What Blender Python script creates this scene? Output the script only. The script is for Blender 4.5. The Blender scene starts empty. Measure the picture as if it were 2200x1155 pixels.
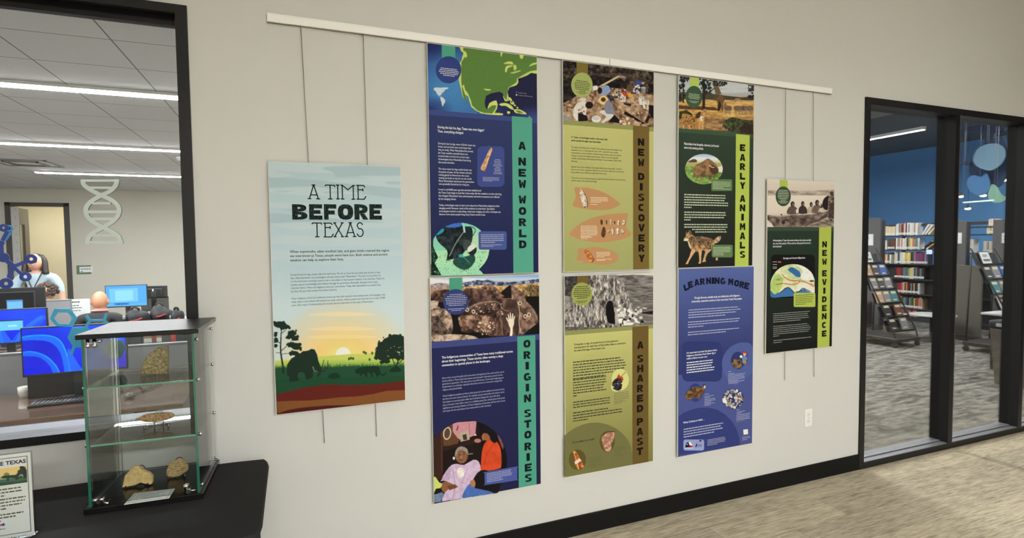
import bpy, bmesh, math, random
import numpy as np
from mathutils import Vector, Matrix

scn = bpy.context.scene
COL = scn.collection
PI = math.pi
rnd = random.Random(7)

# ------------------------------------------------------------------ camera
FPX, CX, CY = 1177.1486, 1100.4377, 579.4697
CAM = np.array([0.9361, -2.8053, 1.7223])
YAW, PITCH, ROLL = 0.3798, -0.0472, 0.0107
def cam_rows():
    cy, sy, cp, sp, cr, sr = (math.cos(YAW), math.sin(YAW), math.cos(PITCH), math.sin(PITCH), math.cos(ROLL), math.sin(ROLL))
    fwd = np.array([sy*cp, cy*cp, sp]); right = np.array([cy, -sy, 0.0]); down = np.cross(fwd, right)
    return np.array([right*cr+down*sr, -right*sr+down*cr, fwd])
RM = cam_rows()
cd = bpy.data.cameras.new('camera'); cam = bpy.data.objects.new('camera', cd); COL.objects.link(cam)
cd.sensor_width = 36.0; cd.lens = FPX/2200*36.0
cd.shift_x = (1100-CX)/2200; cd.shift_y = (CY-577.5)/2200
cd.clip_start = 0.02; cd.clip_end = 100
mw = Matrix.Identity(4)
for i in range(3):
    mw[i][0] = RM[0][i]; mw[i][1] = -RM[1][i]; mw[i][2] = -RM[2][i]; mw[i][3] = CAM[i]
cam.matrix_world = mw
scn.camera = cam
# ------------------------------------------------------------------ world and exposure
wd = bpy.data.worlds.new('world'); scn.world = wd; wd.use_nodes = True
wd.node_tree.nodes['Background'].inputs[0].default_value = (1.0, 1.0, 1.0, 1)
wd.node_tree.nodes['Background'].inputs[1].default_value = 0.05
scn.view_settings.view_transform = 'Standard'; scn.view_settings.look = 'None'
scn.view_settings.gamma = 1; scn.view_settings.use_curve_mapping = False
scn.view_settings.exposure = 0.0
# lamp strengths (the lamps themselves are built with their fixtures)
GALLERY_W, GALLERY_ROW2_W, LAB_W, LIB_W, CORR_W = 9.0, 57.0, 150.0, 230.0, 36.0

# ------------------------------------------------------------------ geometry helpers
def P(u, v, x=None, y=None, z=None):
    """point where the sight line through photo pixel (u,v) meets a plane"""
    ray = RM.T @ np.array([(u-CX)/FPX, (v-CY)/FPX, 1.0])
    t = (y-CAM[1])/ray[1] if y is not None else (z-CAM[2])/ray[2] if z is not None else (x-CAM[0])/ray[0]
    return CAM + t*ray
def proj(X):
    c = (np.asarray(X, float)-CAM) @ RM.T
    return np.stack([CX+FPX*c[..., 0]/c[..., 2], CY+FPX*c[..., 1]/c[..., 2]], -1)
def lin(c):
    a = np.asarray(c, float)/255.0
    return np.where(a <= 0.04045, a/12.92, ((a+0.055)/1.055)**2.4)

class MB:
    """collects shapes for one mesh"""
    def __init__(s): s.v = []; s.f = []; s.m = []; s.sm = []
    def add(s, vs, fs, m=0, smooth=False):
        o = len(s.v); s.v += [tuple(float(c) for c in p) for p in vs]
        for f in fs: s.f.append(tuple(i+o for i in f)); s.m.append(m); s.sm.append(smooth)
        return s
    def box(s, x0, y0, z0, x1, y1, z1, m=0, M=None):
        vs = [(x, y, z) for x in (x0, x1) for y in (y0, y1) for z in (z0, z1)]
        if M is not None: vs = [M @ Vector(p) for p in vs]
        return s.add(vs, [(0,1,3,2),(4,6,7,5),(0,4,5,1),(2,3,7,6),(0,2,6,4),(1,5,7,3)], m)
    def rbox(s, x0, y0, z0, x1, y1, z1, r=0.005, seg=2, m=0, M=None):
        bm = bmesh.new(); bmesh.ops.create_cube(bm, size=1)
        for v in bm.verts: v.co = Vector((x0+(v.co.x+.5)*(x1-x0), y0+(v.co.y+.5)*(y1-y0), z0+(v.co.z+.5)*(z1-z0)))
        bmesh.ops.bevel(bm, geom=bm.edges[:], offset=r, segments=seg, profile=.5, affect='EDGES')
        bm.verts.index_update()
        vs = [(M @ v.co if M is not None else v.co.copy()) for v in bm.verts]; fs = [[v.index for v in f.verts] for f in bm.faces]
        bm.free(); return s.add(vs, fs, m)
    def prism(s, pts, fn, a, b, m=0, smooth=False):
        """polygon pts swept from depth a to b ; fn(p, q, depth) -> xyz ; ngon caps"""
        n = len(pts); vs = [fn(p[0], p[1], a) for p in pts]+[fn(p[0], p[1], b) for p in pts]
        fs = [tuple(range(n)), tuple(range(2*n-1, n-1, -1))]
        s.add(vs, fs, m)
        o = len(s.v)-2*n
        for i in range(n):
            j = (i+1) % n; s.f.append((o+i, o+n+i, o+n+j, o+j)); s.m.append(m); s.sm.append(smooth)
        return s
    def tube(s, path, r, n=8, m=0, cap=True, closed=False):
        path = [Vector(p) for p in path]; k = len(path); rs = r if hasattr(r, '__len__') else [r]*k
        rings = []; up = None
        for i, p in enumerate(path):
            if closed: t = path[(i+1) % k]-path[i-1]
            else: t = path[min(i+1, k-1)]-path[max(i-1, 0)]
            t.normalize()
            if up is None: up = Vector((0,0,1)) if abs(t.z) < .9 else Vector((1,0,0))
            a = t.cross(up)
            if a.length < 1e-6: a = t.orthogonal()
            a.normalize(); b = a.cross(t); up = b
            rings.append([p+(a*math.cos(2*PI*j/n)+b*math.sin(2*PI*j/n))*rs[i] for j in range(n)])
        vs = [q for rg in rings for q in rg]; fs = []
        for i in range(k if closed else k-1):
            i2 = (i+1) % k
            for j in range(n): fs.append((i*n+j, i*n+(j+1) % n, i2*n+(j+1) % n, i2*n+j))
        s.add(vs, fs, m, True)
        if cap and not closed:
            o = len(s.v)-len(vs)
            for rng in (range(n-1, -1, -1), range((k-1)*n, k*n)): s.f.append(tuple(o+i for i in rng)); s.m.append(m); s.sm.append(False)
        return s
    def lathe(s, prof, c=(0,0,0), n=20, m=0, axis='z', smooth=True):
        vs = []; fs = []; k = len(prof)
        for r, h in prof:
            for j in range(n):
                a = 2*PI*j/n; x, y = r*math.cos(a), r*math.sin(a)
                q = (x, y, h) if axis == 'z' else (x, h, y) if axis == 'y' else (h, x, y)
                vs.append((c[0]+q[0], c[1]+q[1], c[2]+q[2]))
        for i in range(k-1):
            for j in range(n): fs.append((i*n+j, i*n+(j+1) % n, (i+1)*n+(j+1) % n, (i+1)*n+j))
        s.add(vs, fs, m, smooth); o = len(s.v)-len(vs)
        s.f.append(tuple(o+j for j in range(n-1, -1, -1))); s.m.append(m); s.sm.append(False)
        s.f.append(tuple(o+(k-1)*n+j for j in range(n))); s.m.append(m); s.sm.append(False)
        return s
    def ell(s, c, r, n=16, k=10, m=0, M=None, fn=None):
        vs = []; fs = []
        for i in range(k+1):
            th = PI*i/k
            for j in range(n):
                ph = 2*PI*j/n; d = Vector((math.sin(th)*math.cos(ph), math.sin(th)*math.sin(ph), math.cos(th)))
                w = fn(d) if fn else 1.0
                p = Vector((d.x*r[0]*w, d.y*r[1]*w, d.z*r[2]*w))
                if M is not None: p = M @ p
                vs.append(p+Vector(c))
        for i in range(k):
            for j in range(n): fs.append((i*n+j, (i+1)*n+j, (i+1)*n+(j+1) % n, i*n+(j+1) % n))
        return s.add(vs, fs, m, True)

def obj(name, mb, mats, parent=None, world=True):
    """link the collected shapes as ONE mesh object; world=True: shapes are in world space"""
    me = bpy.data.meshes.new(name)
    off = Vector((0,0,0))
    if parent is not None and world:
        p = parent
        while p is not None: off += p.location; p = p.parent
    me.from_pydata([(x-off.x, y-off.y, z-off.z) for x, y, z in mb.v], [], mb.f)
    if not isinstance(mats, (list, tuple)): mats = [mats]
    for m in mats: me.materials.append(m)
    me.polygons.foreach_set('material_index', mb.m); me.polygons.foreach_set('use_smooth', mb.sm)
    bm = bmesh.new(); bm.from_mesh(me)
    bmesh.ops.recalc_face_normals(bm, faces=bm.faces[:]); bm.to_mesh(me); bm.free()
    me.update()
    o = bpy.data.objects.new(name, me); COL.objects.link(o); o.parent = parent
    return o
def tag(o, label, cat, group=None):
    o['label'] = label; o['category'] = cat
    if group: o['group'] = group
    return o
def thing(name, label, cat, loc=(0,0,0), rz=0.0, group=None):
    o = bpy.data.objects.new(name, None); COL.objects.link(o)
    o.location = tuple(float(c) for c in loc); o.rotation_euler = (0,0,rz); o.empty_display_size = .05
    return tag(o, label, cat, group)
def struct(name, mb, mats, parent=None):
    o = obj(name, mb, mats, parent)
    if parent is None: o['kind'] = 'structure'
    return o
def copy_tree(o, parent=None):
    c = o.copy(); COL.objects.link(c); c.parent = parent
    for ch in list(o.children): copy_tree(ch, c)
    return c

# ------------------------------------------------------------------ materials
def nodes(name):
    m = bpy.data.materials.new(name); m.use_nodes = True
    nt = m.node_tree; return m, nt, nt.nodes['Principled BSDF']
def mat(name, rgb, rough=.6, metal=0.0, var=.06, scale=40.0, bump=0.0, spec=.5, coat=0.0, stretch=None, hard=0):
    """plain surface with a fine procedural mottling"""
    m, nt, b = nodes(name)
    tc = nt.nodes.new('ShaderNodeTexCoord'); n = nt.nodes.new('ShaderNodeTexNoise'); n.inputs['Scale'].default_value = scale; n.inputs['Detail'].default_value = 3
    src = tc.outputs['Object']
    if stretch:
        mp = nt.nodes.new('ShaderNodeMapping'); mp.inputs['Scale'].default_value = stretch; nt.links.new(src, mp.inputs[0]); src = mp.outputs[0]
    nt.links.new(src, n.inputs['Vector'])
    mx = nt.nodes.new('ShaderNodeMix'); mx.data_type = 'RGBA'; c = lin(rgb)
    mx.inputs[6].default_value = (*np.clip(c*(1-var), 0, 1), 1); mx.inputs[7].default_value = (*np.clip(c*(1+var), 0, 1), 1)
    fac = n.outputs[0]
    if hard:
        mr = nt.nodes.new('ShaderNodeMapRange'); mr.inputs[1].default_value = .5-.5/hard*.3; mr.inputs[2].default_value = .5+.5/hard*.3; nt.links.new(fac, mr.inputs[0]); fac = mr.outputs[0]
    nt.links.new(fac, mx.inputs[0]); nt.links.new(mx.outputs[2], b.inputs['Base Color'])
    b.inputs['Roughness'].default_value = rough; b.inputs['Metallic'].default_value = metal
    b.inputs['Specular IOR Level'].default_value = spec; b.inputs['Coat Weight'].default_value = coat
    if bump:
        bp = nt.nodes.new('ShaderNodeBump'); bp.inputs['Strength'].default_value = bump; bp.inputs['Distance'].default_value = .002
        nt.links.new(n.outputs[0], bp.inputs['Height']); nt.links.new(bp.outputs[0], b.inputs['Normal'])
    return m
def emis(name, rgb, strength):
    m, nt, b = nodes(name)
    b.inputs['Base Color'].default_value = (.8,.8,.8,1)
    b.inputs['Emission Color'].default_value = (*lin(rgb), 1); b.inputs['Emission Strength'].default_value = strength
    return m
def glass(name, tint=(1,1,1), refl=1.0, rough=0.0):
    """thin pane: clear transmission with Fresnel reflection"""
    m = bpy.data.materials.new(name); m.use_nodes = True; nt = m.node_tree; nt.nodes.clear()
    o = nt.nodes.new('ShaderNodeOutputMaterial'); mx = nt.nodes.new('ShaderNodeMixShader')
    t = nt.nodes.new('ShaderNodeBsdfTransparent'); t.inputs[0].default_value = (*tint, 1)
    g = nt.nodes.new('ShaderNodeBsdfGlossy'); g.inputs['Roughness'].default_value = rough
    f = nt.nodes.new('ShaderNodeFresnel'); f.inputs[0].default_value = 1.5
    k = nt.nodes.new('ShaderNodeMath'); k.operation = 'MULTIPLY'; k.inputs[1].default_value = refl
    nt.links.new(f.outputs[0], k.inputs[0]); nt.links.new(k.outputs[0], mx.inputs[0])
    nt.links.new(t.outputs[0], mx.inputs[1]); nt.links.new(g.outputs[0], mx.inputs[2]); nt.links.new(mx.outputs[0], o.inputs[0])
    return m
def vcol_mat(name, rough=.5, emit=0.0):
    m, nt, b = nodes(name); a = nt.nodes.new('ShaderNodeAttribute'); a.attribute_name = 'Col'
    b.inputs['Roughness'].default_value = rough; b.inputs['Specular IOR Level'].default_value = .12
    if emit:
        b.inputs['Base Color'].default_value = (.01,.01,.01,1)
        nt.links.new(a.outputs['Color'], b.inputs['Emission Color']); b.inputs['Emission Strength'].default_value = emit
    else: nt.links.new(a.outputs['Color'], b.inputs['Base Color'])
    return m

def noise2(h, w, cell, rs, octs=4, gain=.55):
    """value-noise fBm on a pixel grid"""
    out = np.zeros((h, w)); amp = 1.0; tot = 0
    cx, cy = (cell if hasattr(cell, '__len__') else (cell, cell))
    for _ in range(octs):
        gh, gw = int(h/cy)+3, int(w/cx)+3
        g = rs.rand(gh, gw); y = np.arange(h)/cy; x = np.arange(w)/cx
        yi = y.astype(int); xi = x.astype(int); fy = (y-yi); fx = (x-xi); fy = fy*fy*(3-2*fy); fx = fx*fx*(3-2*fx)
        a = g[np.ix_(yi, xi)]*(1-fx)+g[np.ix_(yi, xi+1)]*fx
        b = g[np.ix_(yi+1, xi)]*(1-fx)+g[np.ix_(yi+1, xi+1)]*fx
        out += amp*(a*(1-fy[:, None])+b*fy[:, None]); tot += amp
        amp *= gain; cx = max(cx/2, 1); cy = max(cy/2, 1)
    return out/tot
def smooth_pts(pts, k=5, closed=True):
    p = np.asarray(pts, float); n = len(p); out = []
    for i in range(n if closed else n-1):
        if closed: a, b, c, d = p[i-1], p[i], p[(i+1) % n], p[(i+2) % n]
        else: a, b, c, d = p[max(i-1,0)], p[i], p[i+1], p[min(i+2,n-1)]
        for t in np.arange(k)/k:
            out.append(.5*((2*b)+(c-a)*t+(2*a-5*b+4*c-d)*t*t+(-a+3*b-3*c+d)*t**3))
    if not closed: out.append(p[-1])
    return np.array(out)
# ================================================================== materials of the setting
def carpet(name, c0, c1, c2, sx, sy, scale, tile=None):
    m, nt, b = nodes(name); L = nt.links.new
    tc = nt.nodes.new('ShaderNodeTexCoord')
    def nz(sc, mapscale, detail=4):
        mp = nt.nodes.new('ShaderNodeMapping'); mp.inputs['Scale'].default_value = mapscale
        n = nt.nodes.new('ShaderNodeTexNoise'); n.inputs['Scale'].default_value = sc; n.inputs['Detail'].default_value = detail; n.inputs['Roughness'].default_value = .65
        L(tc.outputs['Object'], mp.inputs[0]); L(mp.outputs[0], n.inputs['Vector']); return n
    n1 = nz(1, (sx, sy, 1), 3); n2 = nz(1, (sx*.35, sy*.30, 1), 3); n3 = nz(260, (1, 1, 1), 2)
    a = nt.nodes.new('ShaderNodeMath'); a.operation = 'MULTIPLY_ADD'; a.inputs[1].default_value = .5; L(n2.outputs[0], a.inputs[0]); L(n1.outputs[0], a.inputs[2])
    a2 = nt.nodes.new('ShaderNodeMath'); a2.operation = 'MULTIPLY_ADD'; a2.inputs[1].default_value = .35; L(n3.outputs[0], a2.inputs[0]); L(a.outputs[0], a2.inputs[2])
    mr = nt.nodes.new('ShaderNodeMapRange'); mr.inputs[1].default_value = .925-scale; mr.inputs[2].default_value = .925+scale; L(a2.outputs[0], mr.inputs[0])
    r = nt.nodes.new('ShaderNodeValToRGB'); e = r.color_ramp.elements
    e[0].position = 0; e[0].color = (*lin(c0), 1); e[1].position = 1.0; e[1].color = (*lin(c2), 1); k = e.new(.45); k.color = (*lin(c1), 1)
    L(mr.outputs[0], r.inputs[0]); col = r.outputs[0]
    if tile:
        br = nt.nodes.new('ShaderNodeTexBrick'); br.inputs['Scale'].default_value = 1; br.inputs['Brick Width'].default_value = tile[0]; br.inputs['Row Height'].default_value = tile[1]
        br.inputs['Mortar Size'].default_value = .002; br.inputs['Color1'].default_value = (.84,.84,.84,1); br.inputs['Color2'].default_value = (1.08,1.07,1.04,1); br.inputs['Mortar'].default_value = (.7,.7,.7,1)
        L(tc.outputs['Object'], br.inputs['Vector'])
        mx = nt.nodes.new('ShaderNodeMix'); mx.data_type = 'RGBA'; mx.blend_type = 'MULTIPLY'; mx.inputs[0].default_value = 1
        L(col, mx.inputs[6]); L(br.outputs[0], mx.inputs[7]); col = mx.outputs[2]
    L(col, b.inputs['Base Color']); b.inputs['Roughness'].default_value = .95; b.inputs['Specular IOR Level'].default_value = .1
    bp = nt.nodes.new('ShaderNodeBump'); bp.inputs['Strength'].default_value = .6; bp.inputs['Distance'].default_value = .004
    L(a2.outputs[0], bp.inputs['Height']); L(bp.outputs[0], b.inputs['Normal'])
    return m
M_wall = mat('gallery_wall_paint', (210,209,203), .75, var=.012, scale=25, bump=.04)
M_wallw = mat('warm_white_paint', (214,213,208), .8, var=.02)
M_labwall = mat('lab_wall_paint', (208,202,184), .8, var=.015)
M_cream = mat('cream_paint', (238,231,206), .8, var=.015)
M_black = mat('black_anodized_metal', (24,23,24), .42, var=.08, spec=.35)
M_base = mat('black_rubber_base', (9,9,9), .6, var=.15, spec=.25)
M_alu = mat('grey_aluminium', (150,150,154), .38, .6, var=.05, stretch=(1,40,40))
M_white = mat('white_paint', (232,230,224), .5, var=.02)
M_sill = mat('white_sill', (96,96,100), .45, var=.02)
M_blue = mat('blue_wall_paint', (112,172,228), .8, var=.02)
M_dgrey = mat('dark_ceiling_paint', (120,119,117), .9, var=.03)
M_gcar = carpet('beige_striped_carpet', (138,127,108), (178,167,145), (204,194,172), 8, 80, .24, (.92,.23,0.0))
M_lcar = carpet('grey_mottled_carpet', (50,49,47), (104,102,98), (142,139,133), 5, 17, .16)
M_labcar = carpet('grey_lab_carpet', (70,70,74), (100,100,104), (125,125,128), 9, 14, .2)
M_glass = glass('clear_window_glass', (.97,.98,.975), .6)

# ceiling tiles: grid of dark reveals on speckled tile
def tile_mat():
    m, nt, b = nodes('ceiling_tile'); L = nt.links.new
    tc = nt.nodes.new('ShaderNodeTexCoord'); mp = nt.nodes.new('ShaderNodeMapping'); mp.inputs['Location'].default_value = (-.13+.48*20,-.005+.48*2,0)
    L(tc.outputs['Object'], mp.inputs[0])
    br = nt.nodes.new('ShaderNodeTexBrick'); br.offset = 0; br.inputs['Scale'].default_value = 1
    br.inputs['Brick Width'].default_value = .48; br.inputs['Row Height'].default_value = .48; br.inputs['Mortar Size'].default_value = .004; br.inputs['Mortar Smooth'].default_value = .3
    br.inputs['Color1'].default_value = (*lin((226,225,220)),1); br.inputs['Color2'].default_value = (*lin((222,221,216)),1); br.inputs['Mortar'].default_value = (*lin((120,118,112)),1)
    L(mp.outputs[0], br.inputs['Vector'])
    n = nt.nodes.new('ShaderNodeTexNoise'); n.inputs['Scale'].default_value = 180; L(tc.outputs['Object'], n.inputs['Vector'])
    r = nt.nodes.new('ShaderNodeValToRGB'); r.color_ramp.elements[0].position = .3; r.color_ramp.elements[0].color = (.86,.86,.86,1); r.color_ramp.elements[1].position = .55
    L(n.outputs[0], r.inputs[0])
    mx = nt.nodes.new('ShaderNodeMix'); mx.data_type = 'RGBA'; mx.blend_type = 'MULTIPLY'; mx.inputs[0].default_value = 1
    L(br.outputs[0], mx.inputs[6]); L(r.outputs[0], mx.inputs[7]); L(mx.outputs[2], b.inputs['Base Color']); b.inputs['Roughness'].default_value = .9
    return m
M_tile = tile_mat()

# ================================================================== gallery shell
WT = .2                                   # wall thickness
WX1, WZ0, WZ1 = .533, .915, 2.777         # lab window frame: right edge, bottom, top
WX0 = -2.3
SX0, SX1, SZ1 = 4.842, 7.95, 2.765        # storefront
b = MB()
b.box(-4,0,0, WX1,WT,WZ0); b.box(-4,0,WZ1, WX1,WT,4.2); b.box(-4,0,WZ0, WX0,WT,WZ1)
b.box(WX1,0,0, SX0,WT,4.2); b.box(SX0,0,SZ1, 12,WT,4.2); b.box(SX1,0,0, 12,WT,SZ1)
struct('wall_front', b, M_wall)
struct('floor', MB().box(-4,-7,-.05, 12,WT*.5,0), M_gcar)
struct('ceiling', MB().box(-4,-7,4.2, 12,WT,4.3), M_white)
struct('wall_back', MB().box(-4,-7.1,0, 12,-7,4.2), M_wallw)
struct('wall_left', MB().box(-4.1,-7,0, -4,WT,4.2), M_wallw)
struct('wall_right', MB().box(12,-7,0, 12.1,WT,4.2), mat('charcoal_paint', (70,68,66), .8, var=.03))
b = MB(); b.rbox(-4,-.012,0, 4.846,0,.117, .002, 1); struct('baseboard_front', b, M_base)

# lab window: frame with a recessed head, glass near the front
b = MB(); fw = .046
for xa in (WX1-fw, WX0): b.box(xa,-.012,.951, xa+fw,.10,WZ1-.037); b.box(xa,.012,WZ1-.037, xa+fw,.10,WZ1-.012)
b.box(WX0,-.012,WZ0, WX1,.10,.951)
b.box(WX0,-.012,WZ1-.037, WX1,.012,WZ1); b.box(WX0+fw,.075,2.708, WX1-fw,.0995,WZ1-.012); b.box(WX0,.012,WZ1-.012, WX1,.10,WZ1)
b.box(WX0+fw,.04,2.700, WX1-fw,.075,2.722)
b.box(-1.0,-.012,.951, -.95,.0995,WZ1-.037)
w1 = struct('window_1', b, M_black)
obj('glass_pane', MB().box(WX0+fw,.052,.951, -1.0,.058,2.70), M_glass, w1)
obj('glass_pane', MB().box(-.95,.052,.951, WX1-fw,.058,2.70), M_glass, w1)
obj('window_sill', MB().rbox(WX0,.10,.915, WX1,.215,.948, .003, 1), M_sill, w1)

# storefront glazing
b = MB()
for x0, x1 in ((SX0,SX0+.05),(5.89,5.945),(6.87,6.925),(SX1-.05,SX1)): b.box(x0,-.012,.045, x1,.13,SZ1-.05)
b.box(SX0,-.012,SZ1-.05, SX1,.13,SZ1)
b.box(SX0,-.012,0, SX1,.13,.045)
w2 = struct('window_2', b, M_black)
edge = MB()
for x0 in (5.89, 6.87): edge.box(x0+.046,-.0135,.045, x0+.055,-.012,SZ1-.05)
obj('mullion_edge', edge, mat('lit_black_edge', (88,86,90), .35, .3), w2)  # lighter grey paints in the lit edge of the black mullion
for x0, x1 in ((SX0+.05,5.89),(5.945,6.87),(6.925,SX1-.05)):
    s = MB(); s.box(x0,-.008,.045, x1,.036,.050); s.box(x0,.046,.045, x1,.125,.056)
    obj('sill_strip', s, M_alu, w2)  # the grey paints in grazing light on dark bronze metal
    obj('glass_pane', MB().box(x0,.056,.05, x1,.062,SZ1-.05), M_glass, w2)

# ================================================================== computer lab shell
LY = 8.9; LZ = 2.75
dl = P(10,434,y=LY); dr = P(148,435,y=LY); DX0, DX1, DZ = dl[0], dr[0], dl[2]
b = MB()
b.box(-9,LY,0, DX0,LY+.15,LZ+.3); b.box(DX1,LY,0, 1.6,LY+.15,LZ+.3); b.box(DX0,LY,DZ, DX1,LY+.15,LZ+.3)
struct('wall_lab_back', b, M_labwall)
struct('wall_lab_right', MB().box(1.6,WT,0, 1.75,LY+.15,LZ+.3), M_labwall)
struct('wall_lab_left', MB().box(-9.15,WT,0, -9,LY+.15,LZ+.3), M_labwall)
struct('floor_lab', MB().box(-9,WT*.5,-.05, 1.6,LY+2.4,0), M_labcar)
struct('ceiling_lab', MB().box(-9,WT,LZ, 1.6,LY,LZ+.1), M_tile)
b = MB(); b.box(-9,LY+2.2,0, 1.6,LY+2.3,3.0); b.box(-9,LY+.15,2.9, 1.6,LY+2.3,3.0); struct('wall_corridor', b, M_cream)
# door frame and open leaf
b = MB(); f = .075
b.box(DX0,LY-.02,0, DX0+f,LY+.17,DZ); b.box(DX1-f,LY-.02,0, DX1,LY+.17,DZ); b.box(DX0,LY-.02,DZ-f*.8, DX1,LY+.17,DZ)
M_bronze = mat('dark_bronze_paint', (66,58,54), .5, var=.05)
d1 = struct('door_1', b, M_bronze)
hx, hy = DX0+f+.005, LY+.12
Lw = DX1-DX0-2*f-.02; ang = math.radians(97)
Ml = Matrix.Translation((hx,hy,0)) @ Matrix.Rotation(ang,4,'Z')
b = MB(); st = .16
b.box(0,-.022,.01, st,.022,DZ-f, M=Ml); b.box(Lw-st*1.6,-.022,.01, Lw,.022,DZ-f, M=Ml); b.box(st,-.022,.01, Lw-st*1.6,.022,.9, M=Ml); b.box(st,-.022,DZ-f-.28, Lw-st*1.6,.022,DZ-f, M=Ml)
M_door = mat('grey_door_paint', (98,94,88), .5, var=.04)
obj('door_leaf', b, M_door, d1)
obj('door_glass', MB().box(st,-.006,.9, Lw-st*1.6,.006,DZ-f-.28, M=Ml), M_glass, d1)
s = MB(); s.box(DX0+f,LY-.01,.02, DX0+f+.10,LY+.004,DZ-f)
for k in range(16): s.lathe([(.006,-.002),(.006,0)], (DX0+f+.06,LY-.0105,.3+k*.14), 8, 1, 'y')
obj('hinge_strip', s, [mat('satin_steel', (196,192,184), .4, .3), M_bronze], d1)
obj('door_handle', MB().tube([Ml@Vector((Lw-.07,-.03,1.02)), Ml@Vector((Lw-.07,-.07,1.02)), Ml@Vector((Lw-.19,-.07,1.02))], .011), M_alu, d1)

# ================================================================== library shell
BX = 16.6; CZ = 4.15; BY = 11.0
struct('floor_library', MB().box(4.3,WT*.5,-.05, BX,BY,0), M_lcar)
struct('ceiling_library', MB().box(4.3,WT,CZ, BX,BY,CZ+.1), M_dgrey)
struct('wall_library_blue', MB().box(BX,WT,0, BX+.1,BY,CZ), M_blue)
struct('wall_library_back', MB().box(4.3,BY,0, BX,BY+.1,CZ), M_blue)
struct('wall_library_left', MB().box(4.2,WT,0, 4.3,BY,CZ), M_dgrey)
b = MB(); b.box(4.3,WT-.02,2.9, 12.1,WT,CZ); b.box(12.0,-.1,0, BX,WT,CZ); struct('wall_library_front', b, M_dgrey)

# ================================================================== lamps
M_lamp = emis('white_led_diffuser', (246,249,255), LAB_W)
M_lampg = emis('warm_white_led_diffuser', (248,250,251), GALLERY_W); M_lampp = emis('added_panel_diffuser', (248,250,251), GALLERY_ROW2_W); M_lampc = emis('added_corridor_diffuser', (255,246,224), CORR_W)
M_lampl = emis('neutral_led_diffuser', (250,250,250), LIB_W)
def strip_light(label, x0, x1, y, z, w, lampm, group, along='x', drop=0.0, body=.05, housing=None, cat='light fixture', ceil=None):
    t = thing('linear_light', label, cat, ((x0+x1)/2 if along=='x' else y, y if along=='x' else (x0+x1)/2, z+body), 0, group)
    def bx(mb, a0, c0, z0, a1, c1, z1):
        return mb.box(a0,c0,z0,a1,c1,z1) if along == 'x' else mb.box(c0,a0,z0,c1,a1,z1)
    obj('housing', bx(MB(), x0-.015,y-w/2-.012,z-.006, x1+.015,y+w/2+.012,z+body), housing or M_white, t)
    obj('diffuser', bx(MB(), x0,y-w/2,z-.011, x1,y+w/2,z-.004), lampm, t)
    if drop:
        for a in (x0+.12, x1-.12):
            p = (a,y) if along == 'x' else (y,a)
            obj('suspension_wire', MB().tube([(p[0],p[1],z+body),(p[0],p[1],z+body+drop)], .003, 6), M_alu, t)
    return t
l1, l2, l3 = P(388,212,z=2.727), P(393,326,z=2.727), P(78,371,z=2.727)
strip_light('long white ceiling light nearest the lab window, highest in the glass', -5.6, l1[0]+.75, l1[1], 2.737, .085, emis('near_led_diffuser', (246,249,255), LAB_W*.5), 'lab ceiling lights', body=.0125)
strip_light('long white ceiling light second back from the lab window', -5.6, l2[0]+.9, l2[1], 2.737, .085, M_lamp, 'lab ceiling lights', body=.0125)
strip_light('short white ceiling light just above the DNA cutout', l3[0], l3[0]+2.5, l3[1], 2.737, .085, M_lamp, 'lab ceiling lights', body=.0125)
for k, (x0, x1) in enumerate(((1.0,3.4),(4.2,6.6))):
    strip_light(['warm strip light over the gallery opposite the posters','warm strip light over the gallery near the storefront'][k], x0, x1, -1.5, 3.75, .14, M_lampg, 'gallery strip lights', drop=.39)
for k, (x0, x1) in enumerate(((.4,2.8),(3.0,5.0))):
    strip_light(['added pendant fill light facing the sunset poster','added pendant fill light facing the green posters'][k], x0, x1, -5.4, 3.05, .6, M_lampp, 'added gallery fill lights', body=.06, drop=1.09)  # unseen panels added to brighten the lower gallery wall from the front
strip_light('added fill light in the corridor past the lab door', DX0-.6, DX1+1.2, LY+1.1, 2.83, .16, M_lampc, 'added corridor lights', body=.06)  # unseen light added to brighten the corridor
# ================================================================== gallery wall fittings
M_rail = mat('white_rail_enamel', (252,251,245), .35, var=.02)
M_wire = mat('steel_cable', (150,146,136), .35, .6, var=.05)
r0, r1, r2 = P(573,27,y=-.012), P(1310,126,y=-.012), P(1788,190,y=-.012)
RZ1 = 2.792; RZ0 = 2.750
for x0, x1, lab in ((r0[0], r1[0]-.002, 'long white hanging rail above the sunset poster, meeting the other rail at a joint'), (r1[0]+.002, r2[0], 'white hanging rail segment above the dark green posters')):
    t = thing('hanging_rail', lab, 'hanging rail', ((x0+x1)/2, 0, RZ0), 0, 'picture hanging rails')
    b = MB(); b.rbox(x0,-.013,RZ0+.004, x1,0,RZ1, .002, 1); b.box(x0,-.0145,RZ1-.006, x1,-.012,RZ1); obj('rail_body', b, M_rail, t)
    obj('rail_track', MB().box(x0+.001,-.010,RZ0, x1-.001,-.002,RZ0+.006), mat('grey_track', (128,118,106), .5), t)
def cable(u0, v0, u1, v1, lab):
    """from the rail down to its loose end; runs behind the hung panel"""
    x = .5*(P(u0,v0,y=-.011)[0]+P(u1,v1,y=-.011)[0]); z1 = P(u1,v1,y=-.011)[2]
    t = thing('hanging_cable', lab, 'cable', (x,-.011,z1), 0, 'poster hanging cables')
    xt = P(u0,v0,y=-.011)[0]; xb = P(u1,v1,y=-.011)[0]
    obj('wire', MB().tube([(xt,-.011,RZ0+.01),(x,-.011,(RZ0+z1)/2),(xb,-.011,z1)], .0017, 6), M_wire, t)
    obj('wire_end', MB().lathe([(.0022,z1-.004),(.0022,z1+.012)], (xb,-.011,0), 8), M_wire, t)
    return x
cx1 = cable(646,55,697,949, 'thin steel cable holding the sunset poster on the side nearer the lab window')
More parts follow.
